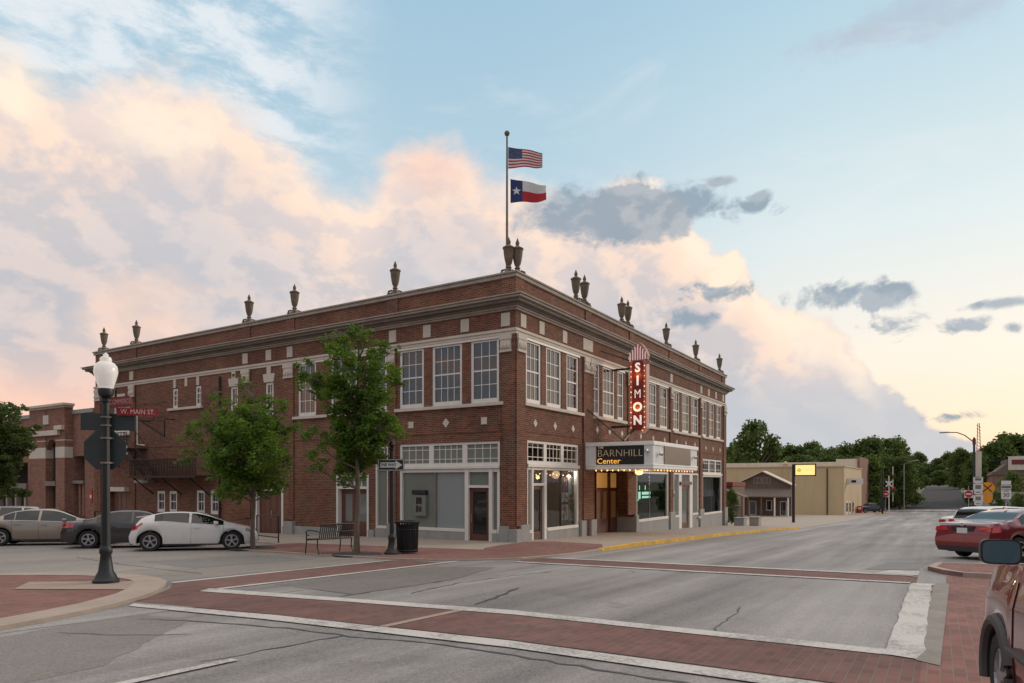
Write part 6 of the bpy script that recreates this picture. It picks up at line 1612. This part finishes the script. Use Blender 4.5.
    # wheels
    for xc in (xr, xf):
        for sgn in (-1, 1):
            wy = sgn*(Wd/2-.125)
            w = MB(); w.lathe([(rw-.115, -.10), (rw-.02, -.105), (rw, -.07), (rw, .07), (rw-.02, .105), (rw-.115, .10), (rw-.125, .0), (rw-.115, -.10)], (xc-x0c, wy, rw), 28, axis='y', caps=False); wo = w.build('wheel', M['tyre'], t, smooth=True, world_coords=False)
            r = MB(); R1 = rw-.11; cy = wy+sgn*.085
            r.lathe([(R1, -.03), (R1+.012, .0), (R1-.02, .015), (R1-.03, -.03), (R1, -.03)], (xc-x0c, cy, rw), 28, axis='y', caps=False)
            ns = P.get('spokes', 5)
            for k in range(ns):
                a = 2*math.pi*k/ns+.4
                for da in (-.13, .13):
                    r.bar((xc-x0c+.05*math.cos(a), cy, rw+.05*math.sin(a)), (xc-x0c+R1*math.cos(a+da), cy-sgn*.01, rw+R1*math.sin(a+da)), .035, .03)
            r.lathe([(.06, -.02), (.055, .02), (.0, .022)] if sgn > 0 else [(.06, .02), (.055, -.02), (.0, -.022)], (xc-x0c, cy, rw), 12, axis='y')
            r.build('rim', M['rim'], wo, world_coords=False)
            d = MB(); d.lathe([(R1*.99, 0), (.01, sgn*.001)], (xc-x0c, wy+sgn*.02, rw), 20, axis='y', caps=False); d.build('brake_disc', M['plastic'], wo, world_coords=False)
    # seams
    def surf(x, j, sgn, out=.004):
        i = min(range(n), key=lambda q: abs(xs[q]-x)); y, z = rows[i][j]; return warp(xs[i], (y+out)*sgn, z)
    for sx_ in P.get('seams', ()):
        for sgn in (1, -1):
            sm_ = MB()
            for j in range(0, 4):
                sm_.bar(surf(sx_, j, sgn, .001), surf(sx_, j+1, sgn, .001), .009, .005)
            sm_.build('door_seam', M['seam'], t, world_coords=False)
    for hx in P.get('handles', ()):
        for sgn in (1, -1):
            h = MB(); p = surf(hx, 3, sgn, .02); h.bar((p[0], p[1], p[2]+.01), (p[0]+.2, p[1], p[2]+.01), .02, .025); h.build('door_handle', P.get('handle_mat', paint), t, world_coords=False)
    if P.get('chrome'):
        c = MB()
        for sgn in (1, -1):
            pts = [surf(x, 4, sgn, .006) for x in xs if sg0-.02 < x < sg1 and smooth_pts(top, x)-smooth_pts(belt, x) > .09]; c.tube(pts, .008, 5)
            pts = [surf(x, 5, sgn, .004) for x in xs if sg0-.02 < x < sg1 and smooth_pts(top, x)-smooth_pts(belt, x) > .09]; c.tube(pts, .010, 5)
        c.build('window_trim', M['chrome'], t, world_coords=False)
    # mirrors
    mx = P['mirror'][0]; ms = P.get('msize', (.20, .13))
    for sgn in (1, -1):
        p = surf(mx, 4, sgn, 0); m2 = MB(); cx, cy, cz = p[0], p[1]+sgn*(.07+ms[0]/2), p[2]+P['mirror'][1]
        w_, h_ = ms[0]/2, ms[1]/2; NR = 20; ring_ = [(w_*math.copysign(abs(math.cos(2*math.pi*k/NR))**.42, math.cos(2*math.pi*k/NR)), h_*math.copysign(abs(math.sin(2*math.pi*k/NR))**.42, math.sin(2*math.pi*k/NR))) for k in range(NR)]
        fr, md, bk_ = [(cx-.05, cy+u, cz+v) for u, v in ring_], [(cx+.03, cy+u*.97, cz+v*.97) for u, v in ring_], [(cx+.10, cy+u*.55, cz+v*.55) for u, v in ring_]
        m2.add(fr+md+bk_, [tuple(range(NR))]+[(i, (i+1) % NR, NR+(i+1) % NR, NR+i) for i in range(NR)]+[(NR+i, NR+(i+1) % NR, 2*NR+(i+1) % NR, 2*NR+i) for i in range(NR)]+[tuple(range(2*NR, 3*NR))])
        m2.bar((p[0], p[1]-sgn*.02, p[2]+P['mirror'][1]-.04), (cx+.02, cy, cz-h_*.6), .06, .04)
        mo = m2.build('mirror', P.get('mirror_mat', paint), t, smooth=True, world_coords=False)
        g2 = MB(); g2.poly([(cx-.053, cy+u*.9, cz+v*.88) for u, v in ring_]); g2.build('mirror_glass', M['mirror_glass'], mo, world_coords=False)
    # licence plate, rear bumper line
    if P.get('plate', True):
        z = P.get('plate_z', .82); xx_ = warp(0, 0, z)[0]-.012
        pl = MB(); pl.box(xx_-.012, xx_, -.16, .16, z-.08, z+.08); po = pl.build('licence_plate', M['plate'], t, world_coords=False)
        pl = MB(); pl.box(xx_-.002+.004, xx_+.03, -.34, .34, z-.11, z+.13); pl.build('plate_recess', P.get('recess_mat', paint), t, world_coords=False)
    for b in P.get('extra', ()): b(t, warp, surf, x0c)
    # tail lamp boxes on the rear face
    for sgn in (1, -1):
        tb = P.get('tailbox')
        if tb:
            y0, y1, z0_, z1_ = tb; m2 = MB()
            q = []
            for (yy, zz) in ((y0, z0_+.03), (y0+.1, z1_), (y1, z1_), (y1, z0_)):
                a = warp(0, yy*sgn*Wd/2, zz); q.append((a[0]-.02, a[1], a[2])); 
            q2 = [(a[0]+.06, a[1], a[2]) for a in q]
            m2.add(q+q2, [(0, 1, 2, 3), (4, 5, 6, 7), (0, 1, 5, 4), (1, 2, 6, 5), (2, 3, 7, 6), (3, 0, 4, 7)]); m2.build('tail_lamp', M['tail'], t, world_coords=False)
    # rear lower bumper trim and exhaust
    if P.get('lowbump', True):
        m2 = MB(); a = warp(0, 0, clr+.1)[0]; m2.box(a-.01, a+.12, -Wd/2*.80, Wd/2*.80, clr+.02, clr+.17); m2.build('lower_bumper', M['plastic'], t, world_coords=False)
        a = warp(L_, 0, .4)[0]; m2 = MB(); m2.box(a-.08, a+.01, -Wd/2*.45, Wd/2*.45, .30, .52); m2.build('grille', M['plastic'], t, world_coords=False)
    return t
M['mirror_glass'] = simple('mirror glass', (.10, .155, .18), .08, .05, 1, metal=.7)
gtilt = (math.atan(.032), math.atan(.0151))
def place(t, x, y, heading, dz=.012):
    # sits on the tilted street: align up axis with the ground normal
    nrm = Vector((.032, .0151, 1)).normalized(); f = Vector((math.cos(R_(heading)), math.sin(R_(heading)), 0)); f = (f - nrm*f.dot(nrm)).normalized(); s = nrm.cross(f)
    m = Matrix((f, s, nrm)).transposed(); t.rotation_euler = m.to_euler(); t.location = (x, y, G(x, y)+dz)
hatch = dict(spoiler=True, L=4.06, W=1.79, H=1.40, xr=.60, xf=3.25, rw=.335, clr=.21, wroof=.60,
    top=[(0, .86), (.06, .98), (.20, 1.10), (.55, 1.27), (1.0, 1.375), (1.55, 1.40), (2.1, 1.37), (2.45, 1.28), (3.15, 1.0), (3.5, .93), (3.95, .80), (4.15, .68), (4.22, .58)],
    belt=[(0, .80), (.3, 1.0), (1.0, 1.06), (1.8, .98), (3.0, .90), (3.5, .86), (4.0, .72), (4.22, .55)],
    glass_x=[.28, .9, 1.82, 1.90, 2.45, 3.08], rg=(.2, .85), sg=(.72, 2.98), ws=(2.4, 3.1), pillars=[(1.83, 1.87)], tail=[(0.0, .34, (3,))], head=[(3.72, 4.16, (3,))], seams=(1.86, 2.95), handles=(1.95,), mirror=(2.72, .07), spokes=5, tailbox=(.55, .93, .80, .93), rslope=.25, plate_z=.5)
sedan = dict(L=4.85, W=1.84, H=1.46, xr=1.05, xf=3.85, rw=.325, clr=.21, wroof=.60,
    top=[(0, .96), (.08, 1.04), (.6, 1.08), (.95, 1.13), (1.45, 1.36), (1.9, 1.45), (2.6, 1.46), (3.0, 1.40), (3.7, 1.08), (4.1, 1.0), (4.6, .84), (4.85, .62)],
    belt=[(0, .92), (.6, 1.0), (1.5, .99), (3.5, .92), (4.2, .86), (4.6, .74), (4.85, .55)],
    glass_x=[.95, 1.5, 1.42, 2.3, 2.38, 3.6], rg=(.72, 1.50), sg=(1.12, 3.60), ws=(2.9, 3.72), pillars=[(1.50, 1.56), (2.30, 2.40)], tail=[(0.0, .34, (3,))], head=[(4.25, 4.75, (3,))], seams=(1.45, 2.35, 3.5), handles=(1.52, 2.42), mirror=(3.25, .07), chrome=True, tailbox=(.50, .92, .80, .93))
wagon = dict(sedan); wagon.update(L=4.6, H=1.56, xr=.9, xf=3.55, clr=.24, top=[(0, .95), (.06, 1.15), (.3, 1.42), (.6, 1.53), (1.6, 1.56), (2.4, 1.53), (2.7, 1.47), (3.35, 1.13), (3.8, 1.03), (4.35, .88), (4.6, .62)],
    belt=[(0, .9), (.3, 1.02), (1.5, 1.0), (3.2, .96), (4.0, .88), (4.4, .76), (4.6, .55)], glass_x=[.1, .42, 1.2, 2.05, 2.12, 3.2], rg=(.03, .38), sg=(.30, 3.25), ws=(2.62, 3.36), pillars=[(1.18, 1.26), (2.05, 2.14)], tail=[(0.0, .26, (3,))], head=[(4.0, 4.5, (3,))], seams=(1.2, 2.1, 3.1), handles=(1.3, 2.2), mirror=(2.95, .07), rslope=.30, chrome=False, tailbox=(.62, .94, .88, 1.02))
white_p = paint_car('white car paint', (.68, .67, .65), .0, .3); grey_p = paint_car('charcoal car paint', (.045, .042, .042), .5, .35); tan_p = paint_car('champagne car paint', (.30, .25, .205), .45, .35)
silver_p = paint_car('silver white paint', (.50, .50, .49), .2, .3); red_p = paint_car('deep red paint', (.17, .006, .014), .35, .28); suv_p = paint_car('maroon paint', (.17, .011, .010), .0, .35); dark_p = paint_car('black truck paint', (.02, .022, .025), .3, .3)
HC = -37.7
wc = make_car('parked_car', 'white three door hatchback parked nose to the first street tree', 'car', hatch, white_p, (0, 0, 0), 0, 'cars parked along the side street'); place(wc, -8.53, 7.28, HC); wc.scale = (.9, .9, .9)
gs = dict(sedan); gs.update(L=4.55, chrome=False, xr=.84, xf=3.46, top=[(0, .93), (.06, 1.0), (.6, 1.05), (.9, 1.10), (1.4, 1.36), (1.8, 1.42), (2.4, 1.43), (2.8, 1.37), (3.4, 1.04), (3.9, .95), (4.35, .80), (4.55, .62)], belt=[(0, .90), (.6, .97), (1.5, .95), (3.2, .88), (4.0, .82), (4.35, .72), (4.55, .55)], sg=(1.08, 3.3), ws=(2.72, 3.42), rg=(.72, 1.42), glass_x=[.72, 1.42, 1.08, 2.22, 2.30, 3.3], pillars=[(1.42, 1.48), (2.2, 2.3)], seams=(1.4, 2.25, 3.2), handles=(1.5, 2.35), mirror=(3.0, .07), head=[(4.0, 4.45, (3,))])
gc = make_car('parked_car', 'charcoal grey saloon parked between the white hatchback and the tan saloon', 'car', gs, grey_p, (0, 0, 0), 0, 'cars parked along the side street'); place(gc, -8.9, 10.3, HC); gc.scale = (.9, .9, .9)
tp = dict(sedan); tc_ = make_car('parked_car', 'champagne tan saloon parked left of the charcoal saloon', 'car', tp, tan_p, (0, 0, 0), 0, 'cars parked along the side street'); place(tc_, -9.9, 14.1, HC); tc_.scale = (.9, .9, .9)
sw = make_car('parked_car', 'silver white estate car parked behind the tan saloon at the left edge', 'car', wagon, silver_p, (0, 0, 0), 0, 'cars parked along the side street'); place(sw, -9.3, 16.9, HC); sw.scale = (.9, .9, .9)
# right side: heading measured clockwise from the view axis is 72 degrees
HR = HEAD-72
def antenna(t, warp, surf, x0c):
    m = MB(); p = (1.75-x0c, 0, 1.455); m.add([(p[0]-.10, -.03, p[2]-.01), (p[0]-.10, .03, p[2]-.01), (p[0]+.08, 0, p[2]-.01), (p[0]-.09, 0, p[2]+.07)], [(0, 1, 2), (0, 1, 3), (1, 2, 3), (2, 0, 3)]); m.build('roof_aerial', red_p, t, world_coords=False)
    m = MB(); a = warp(0, 0, .93)[0]; m.lathe([(.055, -.02), (.055, .0), (.03, .005)], (a-.02, 0, .99), 12, axis='x'); m.build('badge', M['chrome'], t, world_coords=False)
rs_ = dict(sedan); rs_['extra'] = (antenna,); rs_['recess_mat'] = M['plastic']
rc = make_car('parked_car', 'deep red saloon with its tail lamps to the street parked nose in on the right', 'car', rs_, red_p, (0, 0, 0), 0, 'cars parked nose in on the right')
def place_tail(t, P, x, y, heading):   # position by the tail centre
    d = (P['xr']+P['xf'])/2; place(t, x+d*math.cos(R_(heading)), y+d*math.sin(R_(heading)), heading)
place_tail(rc, rs_, 1.45, -14.25, HR)
wr_ = make_car('parked_car', 'white estate car parked just beyond the deep red saloon', 'car', wagon, white_p, (0, 0, 0), 0, 'cars parked nose in on the right'); place_tail(wr_, wagon, 10.35, -14.6, HR)
w2 = make_car('parked_car', 'second white car parked beyond the white estate car, mostly hidden', 'car', sedan, white_p, (0, 0, 0), 0, 'cars parked nose in on the right'); place_tail(w2, sedan, 15.5, -14.3, HR)
# dark pickup near the crossing
pk = dict(wagon); pk.update(L=5.3, H=1.85, W=1.95, xr=1.1, xf=4.3, rw=.39, clr=.32, top=[(0, 1.1), (.08, 1.18), (1.8, 1.2), (1.95, 1.45), (2.15, 1.8), (2.6, 1.85), (3.2, 1.82), (3.4, 1.74), (3.95, 1.32), (4.6, 1.22), (5.1, 1.1), (5.3, .8)],
    belt=[(0, 1.1), (1.9, 1.15), (3.8, 1.18), (4.8, 1.08), (5.1, .95), (5.3, .7)], glass_x=[2.1, 3.8], rg=(1.9, 2.12), sg=(2.05, 3.85), ws=(3.3, 3.98), pillars=[(2.85, 2.93)], head=[(4.8, 5.2, (3,))], seams=(2.9, 3.9), handles=(2.3,), mirror=(3.6, .08))
pt = make_car('parked_truck', 'dark pickup truck standing by the cream building near the railway crossing', 'truck', pk, dark_p, (0, 0, 0), 0); pt.location = (121, -2.6, G(121, -2.6)+.03); pt.rotation_euler = (0, 0, R_(HEAD-80))
# near maroon SUV at the right edge
def suv_bits(t, warp, surf, x0c):
    for sgn in (1, -1):      # dark wheel arch flares
        for xc in (SUV['xr'], SUV['xf']):
            ra = SUV['rw']+.075; pts = [(xc-x0c+ra*math.cos(a), sgn*(SUV['W']/2*.985), SUV['rw']+ra*math.sin(a)) for a in [math.pi*k/16 for k in range(-1, 18)]]
            m = MB(); m.tube(pts, .042, 8); m.build('arch_flare', M['flare'], t, smooth=True, world_coords=False)
    for sgn in (1, -1): m = MB(); m.bar(surf(1.4, 2, sgn, .012), surf(3.05, 2, sgn, .012), .07, .02); m.build('side_moulding', M['flare'], t, world_coords=False)
    m = MB(); p = surf(4.27, 4, 1, -.02); m.bar((p[0]-.1, p[1]-.02, p[2]-.07), (p[0]+.12, p[1]-.035, p[2]-.08), .03, .05); m.build('marker_lamp', M['sign_amber'], t, world_coords=False)
    m = MB(); a = surf(3.55, 3, 1, .006); 
    m.build('badge', M['chrome'], t, world_coords=False) if m.v else None
M['flare'] = simple('grey plastic flare', (.055, .05, .05), .6, .1)
SUV = dict(L=4.45, W=1.80, H=1.68, xr=.85, xf=3.55, rw=.315, clr=.26, wroof=.64, pf=.16,
    top=[(0, 1.0), (.04, 1.25), (.18, 1.55), (.4, 1.66), (2.2, 1.68), (2.5, 1.64), (3.0, 1.18), (3.1, 1.13), (3.8, 1.08), (4.2, 1.0), (4.38, .86), (4.45, .62)],
    belt=[(0, .95), (.2, 1.02), (2.9, 1.02), (3.6, .98), (4.2, .92), (4.38, .78), (4.45, .58)], glass_x=[.9, .98, 1.85, 1.95, 2.9], rg=(.03, .24), sg=(.2, 2.95), ws=(2.46, 3.02), pillars=[(.9, 1.0), (1.85, 1.95)], tail=[(0.0, .2, (3,))], head=[(4.1, 4.38, (3,))], seams=(1.0, 1.9, 3.08), handles=(1.1, 2.05), mirror=(2.72, .20), msize=(.20, .145), mirror_mat=M['plastic'], spokes=5, tailbox=(.7, .94, .75, 1.0), extra=(suv_bits,), handle_mat=M['plastic'])
sv = make_car('parked_suv', 'maroon off roader with grey wheel arch flares close at the right edge', 'car', SUV, suv_p, (0, 0, 0), 0)
place(sv, *SUVPOS)

# ------------------------------------------------------------------ trees
def leafmesh(name, centers, per, spread, size, mat, parent, seed, squash=.8, flat=.35, base_z=None):
    """crown of separate leaf faces gathered in clumps"""
    r = np.random.RandomState(seed); P_ = []
    for (cx, cy, cz, rad) in centers:
        n = max(6, int(per*rad*rad*rad/(spread**3)) if spread else per)
        d = r.normal(size=(n, 3)); d /= np.linalg.norm(d, axis=1)[:, None]
        rr = rad*(r.uniform(0, 1, n)**.45)[:, None]; p = d*rr; p[:, 2] *= squash
        P_.append(p+np.array([cx, cy, cz]))
    P_ = np.concatenate(P_); n = len(P_)
    a = r.normal(size=(n, 3)); a[:, 2] *= flat; a /= np.linalg.norm(a, axis=1)[:, None]
    b = r.normal(size=(n, 3)); b -= (b*a).sum(1)[:, None]*a; b /= np.linalg.norm(b, axis=1)[:, None]
    s = size*r.uniform(.6, 1.35, n)[:, None]
    c = np.cross(a, b)
    v = np.empty((n, 4, 3)); v[:, 0] = P_-a*s; v[:, 1] = P_+b*s*.55+c*s*.12; v[:, 2] = P_+a*s; v[:, 3] = P_-b*s*.55+c*s*.12
    off = Vector((0, 0, 0)); p = parent
    while p is not None: off += p.location; p = p.parent
    v = v.reshape(-1, 3)-np.array(off)
    me = bpy.data.meshes.new(name); me.vertices.add(4*n); me.vertices.foreach_set('co', v.ravel())
    me.loops.add(4*n); me.loops.foreach_set('vertex_index', np.arange(4*n, dtype=np.int32)); me.polygons.add(n)
    me.polygons.foreach_set('loop_start', np.arange(0, 4*n, 4, dtype=np.int32)); me.polygons.foreach_set('loop_total', np.full(n, 4, dtype=np.int32))
    me.materials.append(mat); me.update(calc_edges=True)
    o = bpy.data.objects.new(name, me); col.objects.link(o); o.parent = parent; return o
def px2(px, py, x, y):
    return None
def street_tree(label, X, Y, lobes, trunk_h, seed, mat, per=900, size=.055, tr=.075, sub=16, cat='tree'):
    """lobes: (right, up, forward, radius) relative to the trunk foot, in metres"""
    rr = random.Random(seed); z = G(X, Y)+.04; t = thing('street_tree', label, cat, (X, Y, z))
    base = Vector((X, Y, z)); topz = max(l[1] for l in lobes)
    path = [base+Vector((0, 0, -.1))]
    for k in range(1, 9): path.append(base+RGT*(.05*math.sin(k*1.3+seed))+FWD*(.04*math.cos(k*1.7+seed))+UP*(topz*.93*k/8))
    mb = MB(); mb.tube(path, [tr*1.25]+[tr*(1-.85*k/8) for k in range(1, 9)], 9); mb.build('trunk', M['bark'], t, smooth=True)
    mb = MB(); cl = []
    for (a, b, c, rad) in lobes:
        cen = base+RGT*a+UP*b+FWD*c
        hb = max(trunk_h*.8, min(topz*.88, b-.35-abs(a)*.35)); k = hb/(topz*.93)*8; i = int(min(7, k)); st_ = path[i].lerp(path[i+1], min(1, k-i))
        mid = st_.lerp(cen, .55)+Vector((0, 0, -.10)); mb.tube([st_, mid, cen], [tr*.38, tr*.25, tr*.08], 5)
        ns = max(4, int(sub*rad))
        for q in range(ns):
            d = Vector((rr.gauss(0, 1), rr.gauss(0, 1), rr.gauss(0, .75))); d.normalize(); e = cen+d*rad*rr.uniform(.45, 1.0); r2 = rad*rr.uniform(.26, .46)
            cl.append((e.x, e.y, e.z, r2)); mb.tube([mid.lerp(cen, rr.uniform(.2, 1)), e], [tr*.10, tr*.04], 4, cap=False)
    mb.build('branches', M['bark'], t)
    leafmesh('crown', cl, per, .5, size, mat, t, seed)
    return t
def L4(pxs, X, Y, Z, depth=.6, seed=0):
    """lobes from measured crown bumps (metres right/up of the foot)"""
    r = random.Random(seed); out = []
    for (a, b, rad) in pxs:
        out.append((a, b, r.uniform(-depth, depth), rad))
        if rad > .5: out.append((a*.7, b-.1, r.uniform(-depth, depth)*1.5, rad*.85))
    return out
# taller tree: foot px (357,556), 34 px per metre
def fromcrown(foot, s, blobs, k=1.12): return [((x-foot[0])/s, (foot[1]-y)/s, k*r/s) for x, y, r in blobs]
tree2 = fromcrown((357, 556), 34.1, [(362, 338, 13), (345, 345, 15), (378, 352, 15), (330, 338, 9), (392, 350, 8), (350, 365, 18), (382, 372, 18), (312, 376, 14), (330, 388, 19), (300, 385, 9), (352, 392, 22), (383, 396, 18), (400, 385, 7), (335, 405, 14), (362, 415, 20), (385, 428, 18), (345, 432, 20),
    (322, 446, 14), (388, 434, 12), (365, 446, 22), (340, 462, 20), (366, 462, 15), (320, 470, 12), (402, 430, 7), (350, 478, 12), (368, 432, 18), (372, 335, 8)])
street_tree('taller young oak on the corner pavement behind the park bench', -7.56, .79, L4(tree2, 0, 0, 0, .55, 3), 2.4, 11, M['leaf'], per=760, size=.056, tr=.085, sub=22)
tree1 = fromcrown((253, 550), 30.3, [(236, 378, 6), (246, 386, 7), (238, 385, 8), (240, 398, 12), (255, 402, 14), (225, 412, 14), (246, 418, 20), (270, 412, 14), (282, 404, 6), (212, 430, 15), (235, 436, 22), (260, 436, 22), (278, 430, 15), (200, 446, 13), (220, 455, 20), (245, 458, 24), (272, 455, 20), (288, 446, 9), (195, 462, 10), (212, 474, 17), (238, 478, 22), (262, 476, 20), (282, 470, 12), (225, 488, 12), (250, 490, 12), (275, 484, 10)])
street_tree('bushy round crowned street tree at the nose of the white hatchback', -7.58, 5.48, L4(tree1, 0, 0, 0, .75, 5), 1.9, 23, M['leaf2'], per=560, size=.058, tr=.075, sub=20)
XL, YL = -9.7, 19.2
tree3 = fromcrown((-8, 540), 24.4, [(-5, 410, 12), (8, 412, 9), (-10, 425, 20), (14, 428, 12), (22, 418, 6), (0, 445, 22), (18, 448, 12), (26, 440, 5), (-15, 465, 22), (12, 468, 16), (24, 470, 8), (5, 488, 16), (-20, 490, 16), (20, 488, 8)])
street_tree('grey green street tree cut by the left edge of the photograph', XL, YL, L4(tree3, 0, 0, 0, 1.0, 8), 2.0, 37, M['leaf_grey'], per=700, size=.075, tr=.11, sub=14)
for (X, Y, lab) in ((-7.56, .79, 'dark round tree grate under the taller street tree'), (-7.58, 5.48, 'dark round tree grate under the bushy street tree')):
    mb = MB(); mb.lathe([(.72, .0), (.72, .006)], (X, Y, G(X, Y)+.056), 28); o = mb.build('tree_grate', M['tar'], None); o.location = (0, 0, 0); tag(o, lab, 'grate')

# far trees : a few crown prototypes, scaled
def proto_tree(seed, mat, n=74, per=40, size=.30, openness=1.0):
    rr = random.Random(seed); t = thing('oak_tree', 'dark green full crowned tree in the wood line beyond the street', 'tree', (0, 0, 0), group='trees of the wood line'); cl = []
    mb = MB(); mb.tube([(0, 0, -1), (0, 0, 2), (.2, .1, 5), (0, 0, 8)], [.45, .32, .25, .12], 7)
    for k in range(n):
        a = rr.uniform(0, 2*math.pi); h = rr.uniform(0, 1); prof = (math.sin(math.pi*min(.97, .25+h*.70)))**.75
        rad = 4.6*prof*rr.uniform(.35, 1.0)*openness; zz = .9+h*8.9
        r2 = rr.uniform(.8, 1.7); cl.append((rad*math.cos(a), rad*math.sin(a), zz, r2))
        if k % 3 == 0: mb.tube([(0, 0, min(7, zz*.6)), (rad*math.cos(a), rad*math.sin(a), zz)], [.14, .04], 5)
    mb.build('trunk', M['bark'], t)
    leafmesh('crown', cl, per, 1.0, size, mat, t, seed, squash=.75); return t
protos = [proto_tree(101, M['leaf_far']), proto_tree(102, M['leaf_far2']), proto_tree(103, M['leaf_far'], 60, 44, .32, 1.1), proto_tree(104, M['leaf_far2'], 84, 38, .28, .95)]
def T(px, topy, Z, w, kind, label=None, base=None):
    """px/top row measured on the photo -> real place; native tree is 10.8 m tall and 10 m wide"""
    r = (px-512)/682.7; d = FWD+RGT*r; x, y = cam.location.x+d.x*Z, cam.location.y+d.y*Z
    z = G(x, y); ztop = 2.4+(482-topy)*Z/682.7; h = (ztop-z); s = h/10.6; wd = 1.25*w*Z/682.7/9.6
    p = protos[kind]
    if not p.get('used'): p['used'] = 1; o = p; o.location = (x, y, z)
    else: o = dup(p, (x, y, z))
    if 'used' in o.keys() and o is not p: del o['used']
    o.scale = (wd, wd, s); o.rotation_euler = (0, 0, random.uniform(0, 6.28))
    if label: o['label'] = label
rt = random.Random(9)
T(756, 420, 150, 44, 2, 'tallest dark oak rising above the wood line right of the theatre'); T(738, 440, 165, 30, 0)
for px, ty, w in ((728, 448, 40), (770, 447, 40), (795, 444, 34), (812, 441, 30), (830, 446, 40), (850, 442, 38), (868, 438, 40), (890, 436, 44), (895, 440, 30), (900, 446, 24)): T(px, ty+rt.uniform(-1, 2), rt.uniform(165, 185), w, rt.randrange(4))
for px, ty, w in ((785, 451, 40), (820, 449, 44), (842, 450, 40), (778, 446, 34), (840, 447, 40)): T(px, ty, rt.uniform(168, 190), w, rt.randrange(4))
for px, ty, w in ((735, 458, 40), (765, 456, 50), (800, 455, 50), (835, 455, 46), (865, 456, 40), (885, 455, 30), (900, 456, 30)): T(px, ty, rt.uniform(152, 163), w, rt.randrange(4))
for px, ty, w in ((880, 438, 36), (898, 442, 24), (918, 452, 24), (928, 462, 20), (938, 458, 22), (950, 452, 26), (930, 468, 20), (940, 470, 24), (915, 462, 24)): T(px if px > 910 else px-8, ty, rt.uniform(480, 600) if 910 < px < 955 else rt.uniform(230, 300), w*.75, rt.randrange(4))
for px, ty, w in ((976, 452, 22), (986, 446, 28), (998, 440, 36), (1012, 433, 46), (1035, 436, 50), (1060, 440, 50), (990, 458, 30), (1010, 455, 44)): T(px, ty, rt.uniform(170, 215), w, rt.randrange(4))
for px, ty, w in ((960, 448, 20), (968, 452, 22), (966, 462, 22)): T(px, ty, 330, w, 1)
for px, ty, w in ((720, 470, 50), (705, 460, 60), (690, 455, 60)): T(px, ty, 190, w, 0)
# small trees by the hall and bushes
for px, ty, Z_, w in ((1012, 470, 110, 22), (1019, 492, 80, 16), (998, 490, 84, 14)): T(px, ty, Z_, w, 3)
T(893, 486, 190, 18, 3); T(880, 488, 178, 18, 0); T(732, 489, 58, 12, 1, 'small leafy shrub between the theatre end and the timber shop')
# dense low thicket closing the view behind the trees
def thicket(name, x0, x1, y0, y1, n, hgt, seed, label):
    rr = random.Random(seed); cl = []
    for k in range(n):
        x, y = rr.uniform(x0, x1), rr.uniform(y0, y1); cl.append((x, y, G(x, y)+rr.uniform(.3, hgt), rr.uniform(1.3, 2.6)))
    o = leafmesh(name, cl, 16, 1.0, .5, M['leaf_far'], None, seed); o['kind'] = 'stuff'; o['label'] = label; o['category'] = 'undergrowth'
thicket('undergrowth', 186, 205, 2, 120, 260, 7, 41, 'dark undergrowth filling the wood line left of the hill road')
thicket('undergrowth', 200, 330, -75, -27, 240, 6, 42, 'dark undergrowth right of the hill road')
thicket('undergrowth', 560, 600, -120, 120, 420, 16, 43, 'dark wood closing the far end of the hill road')
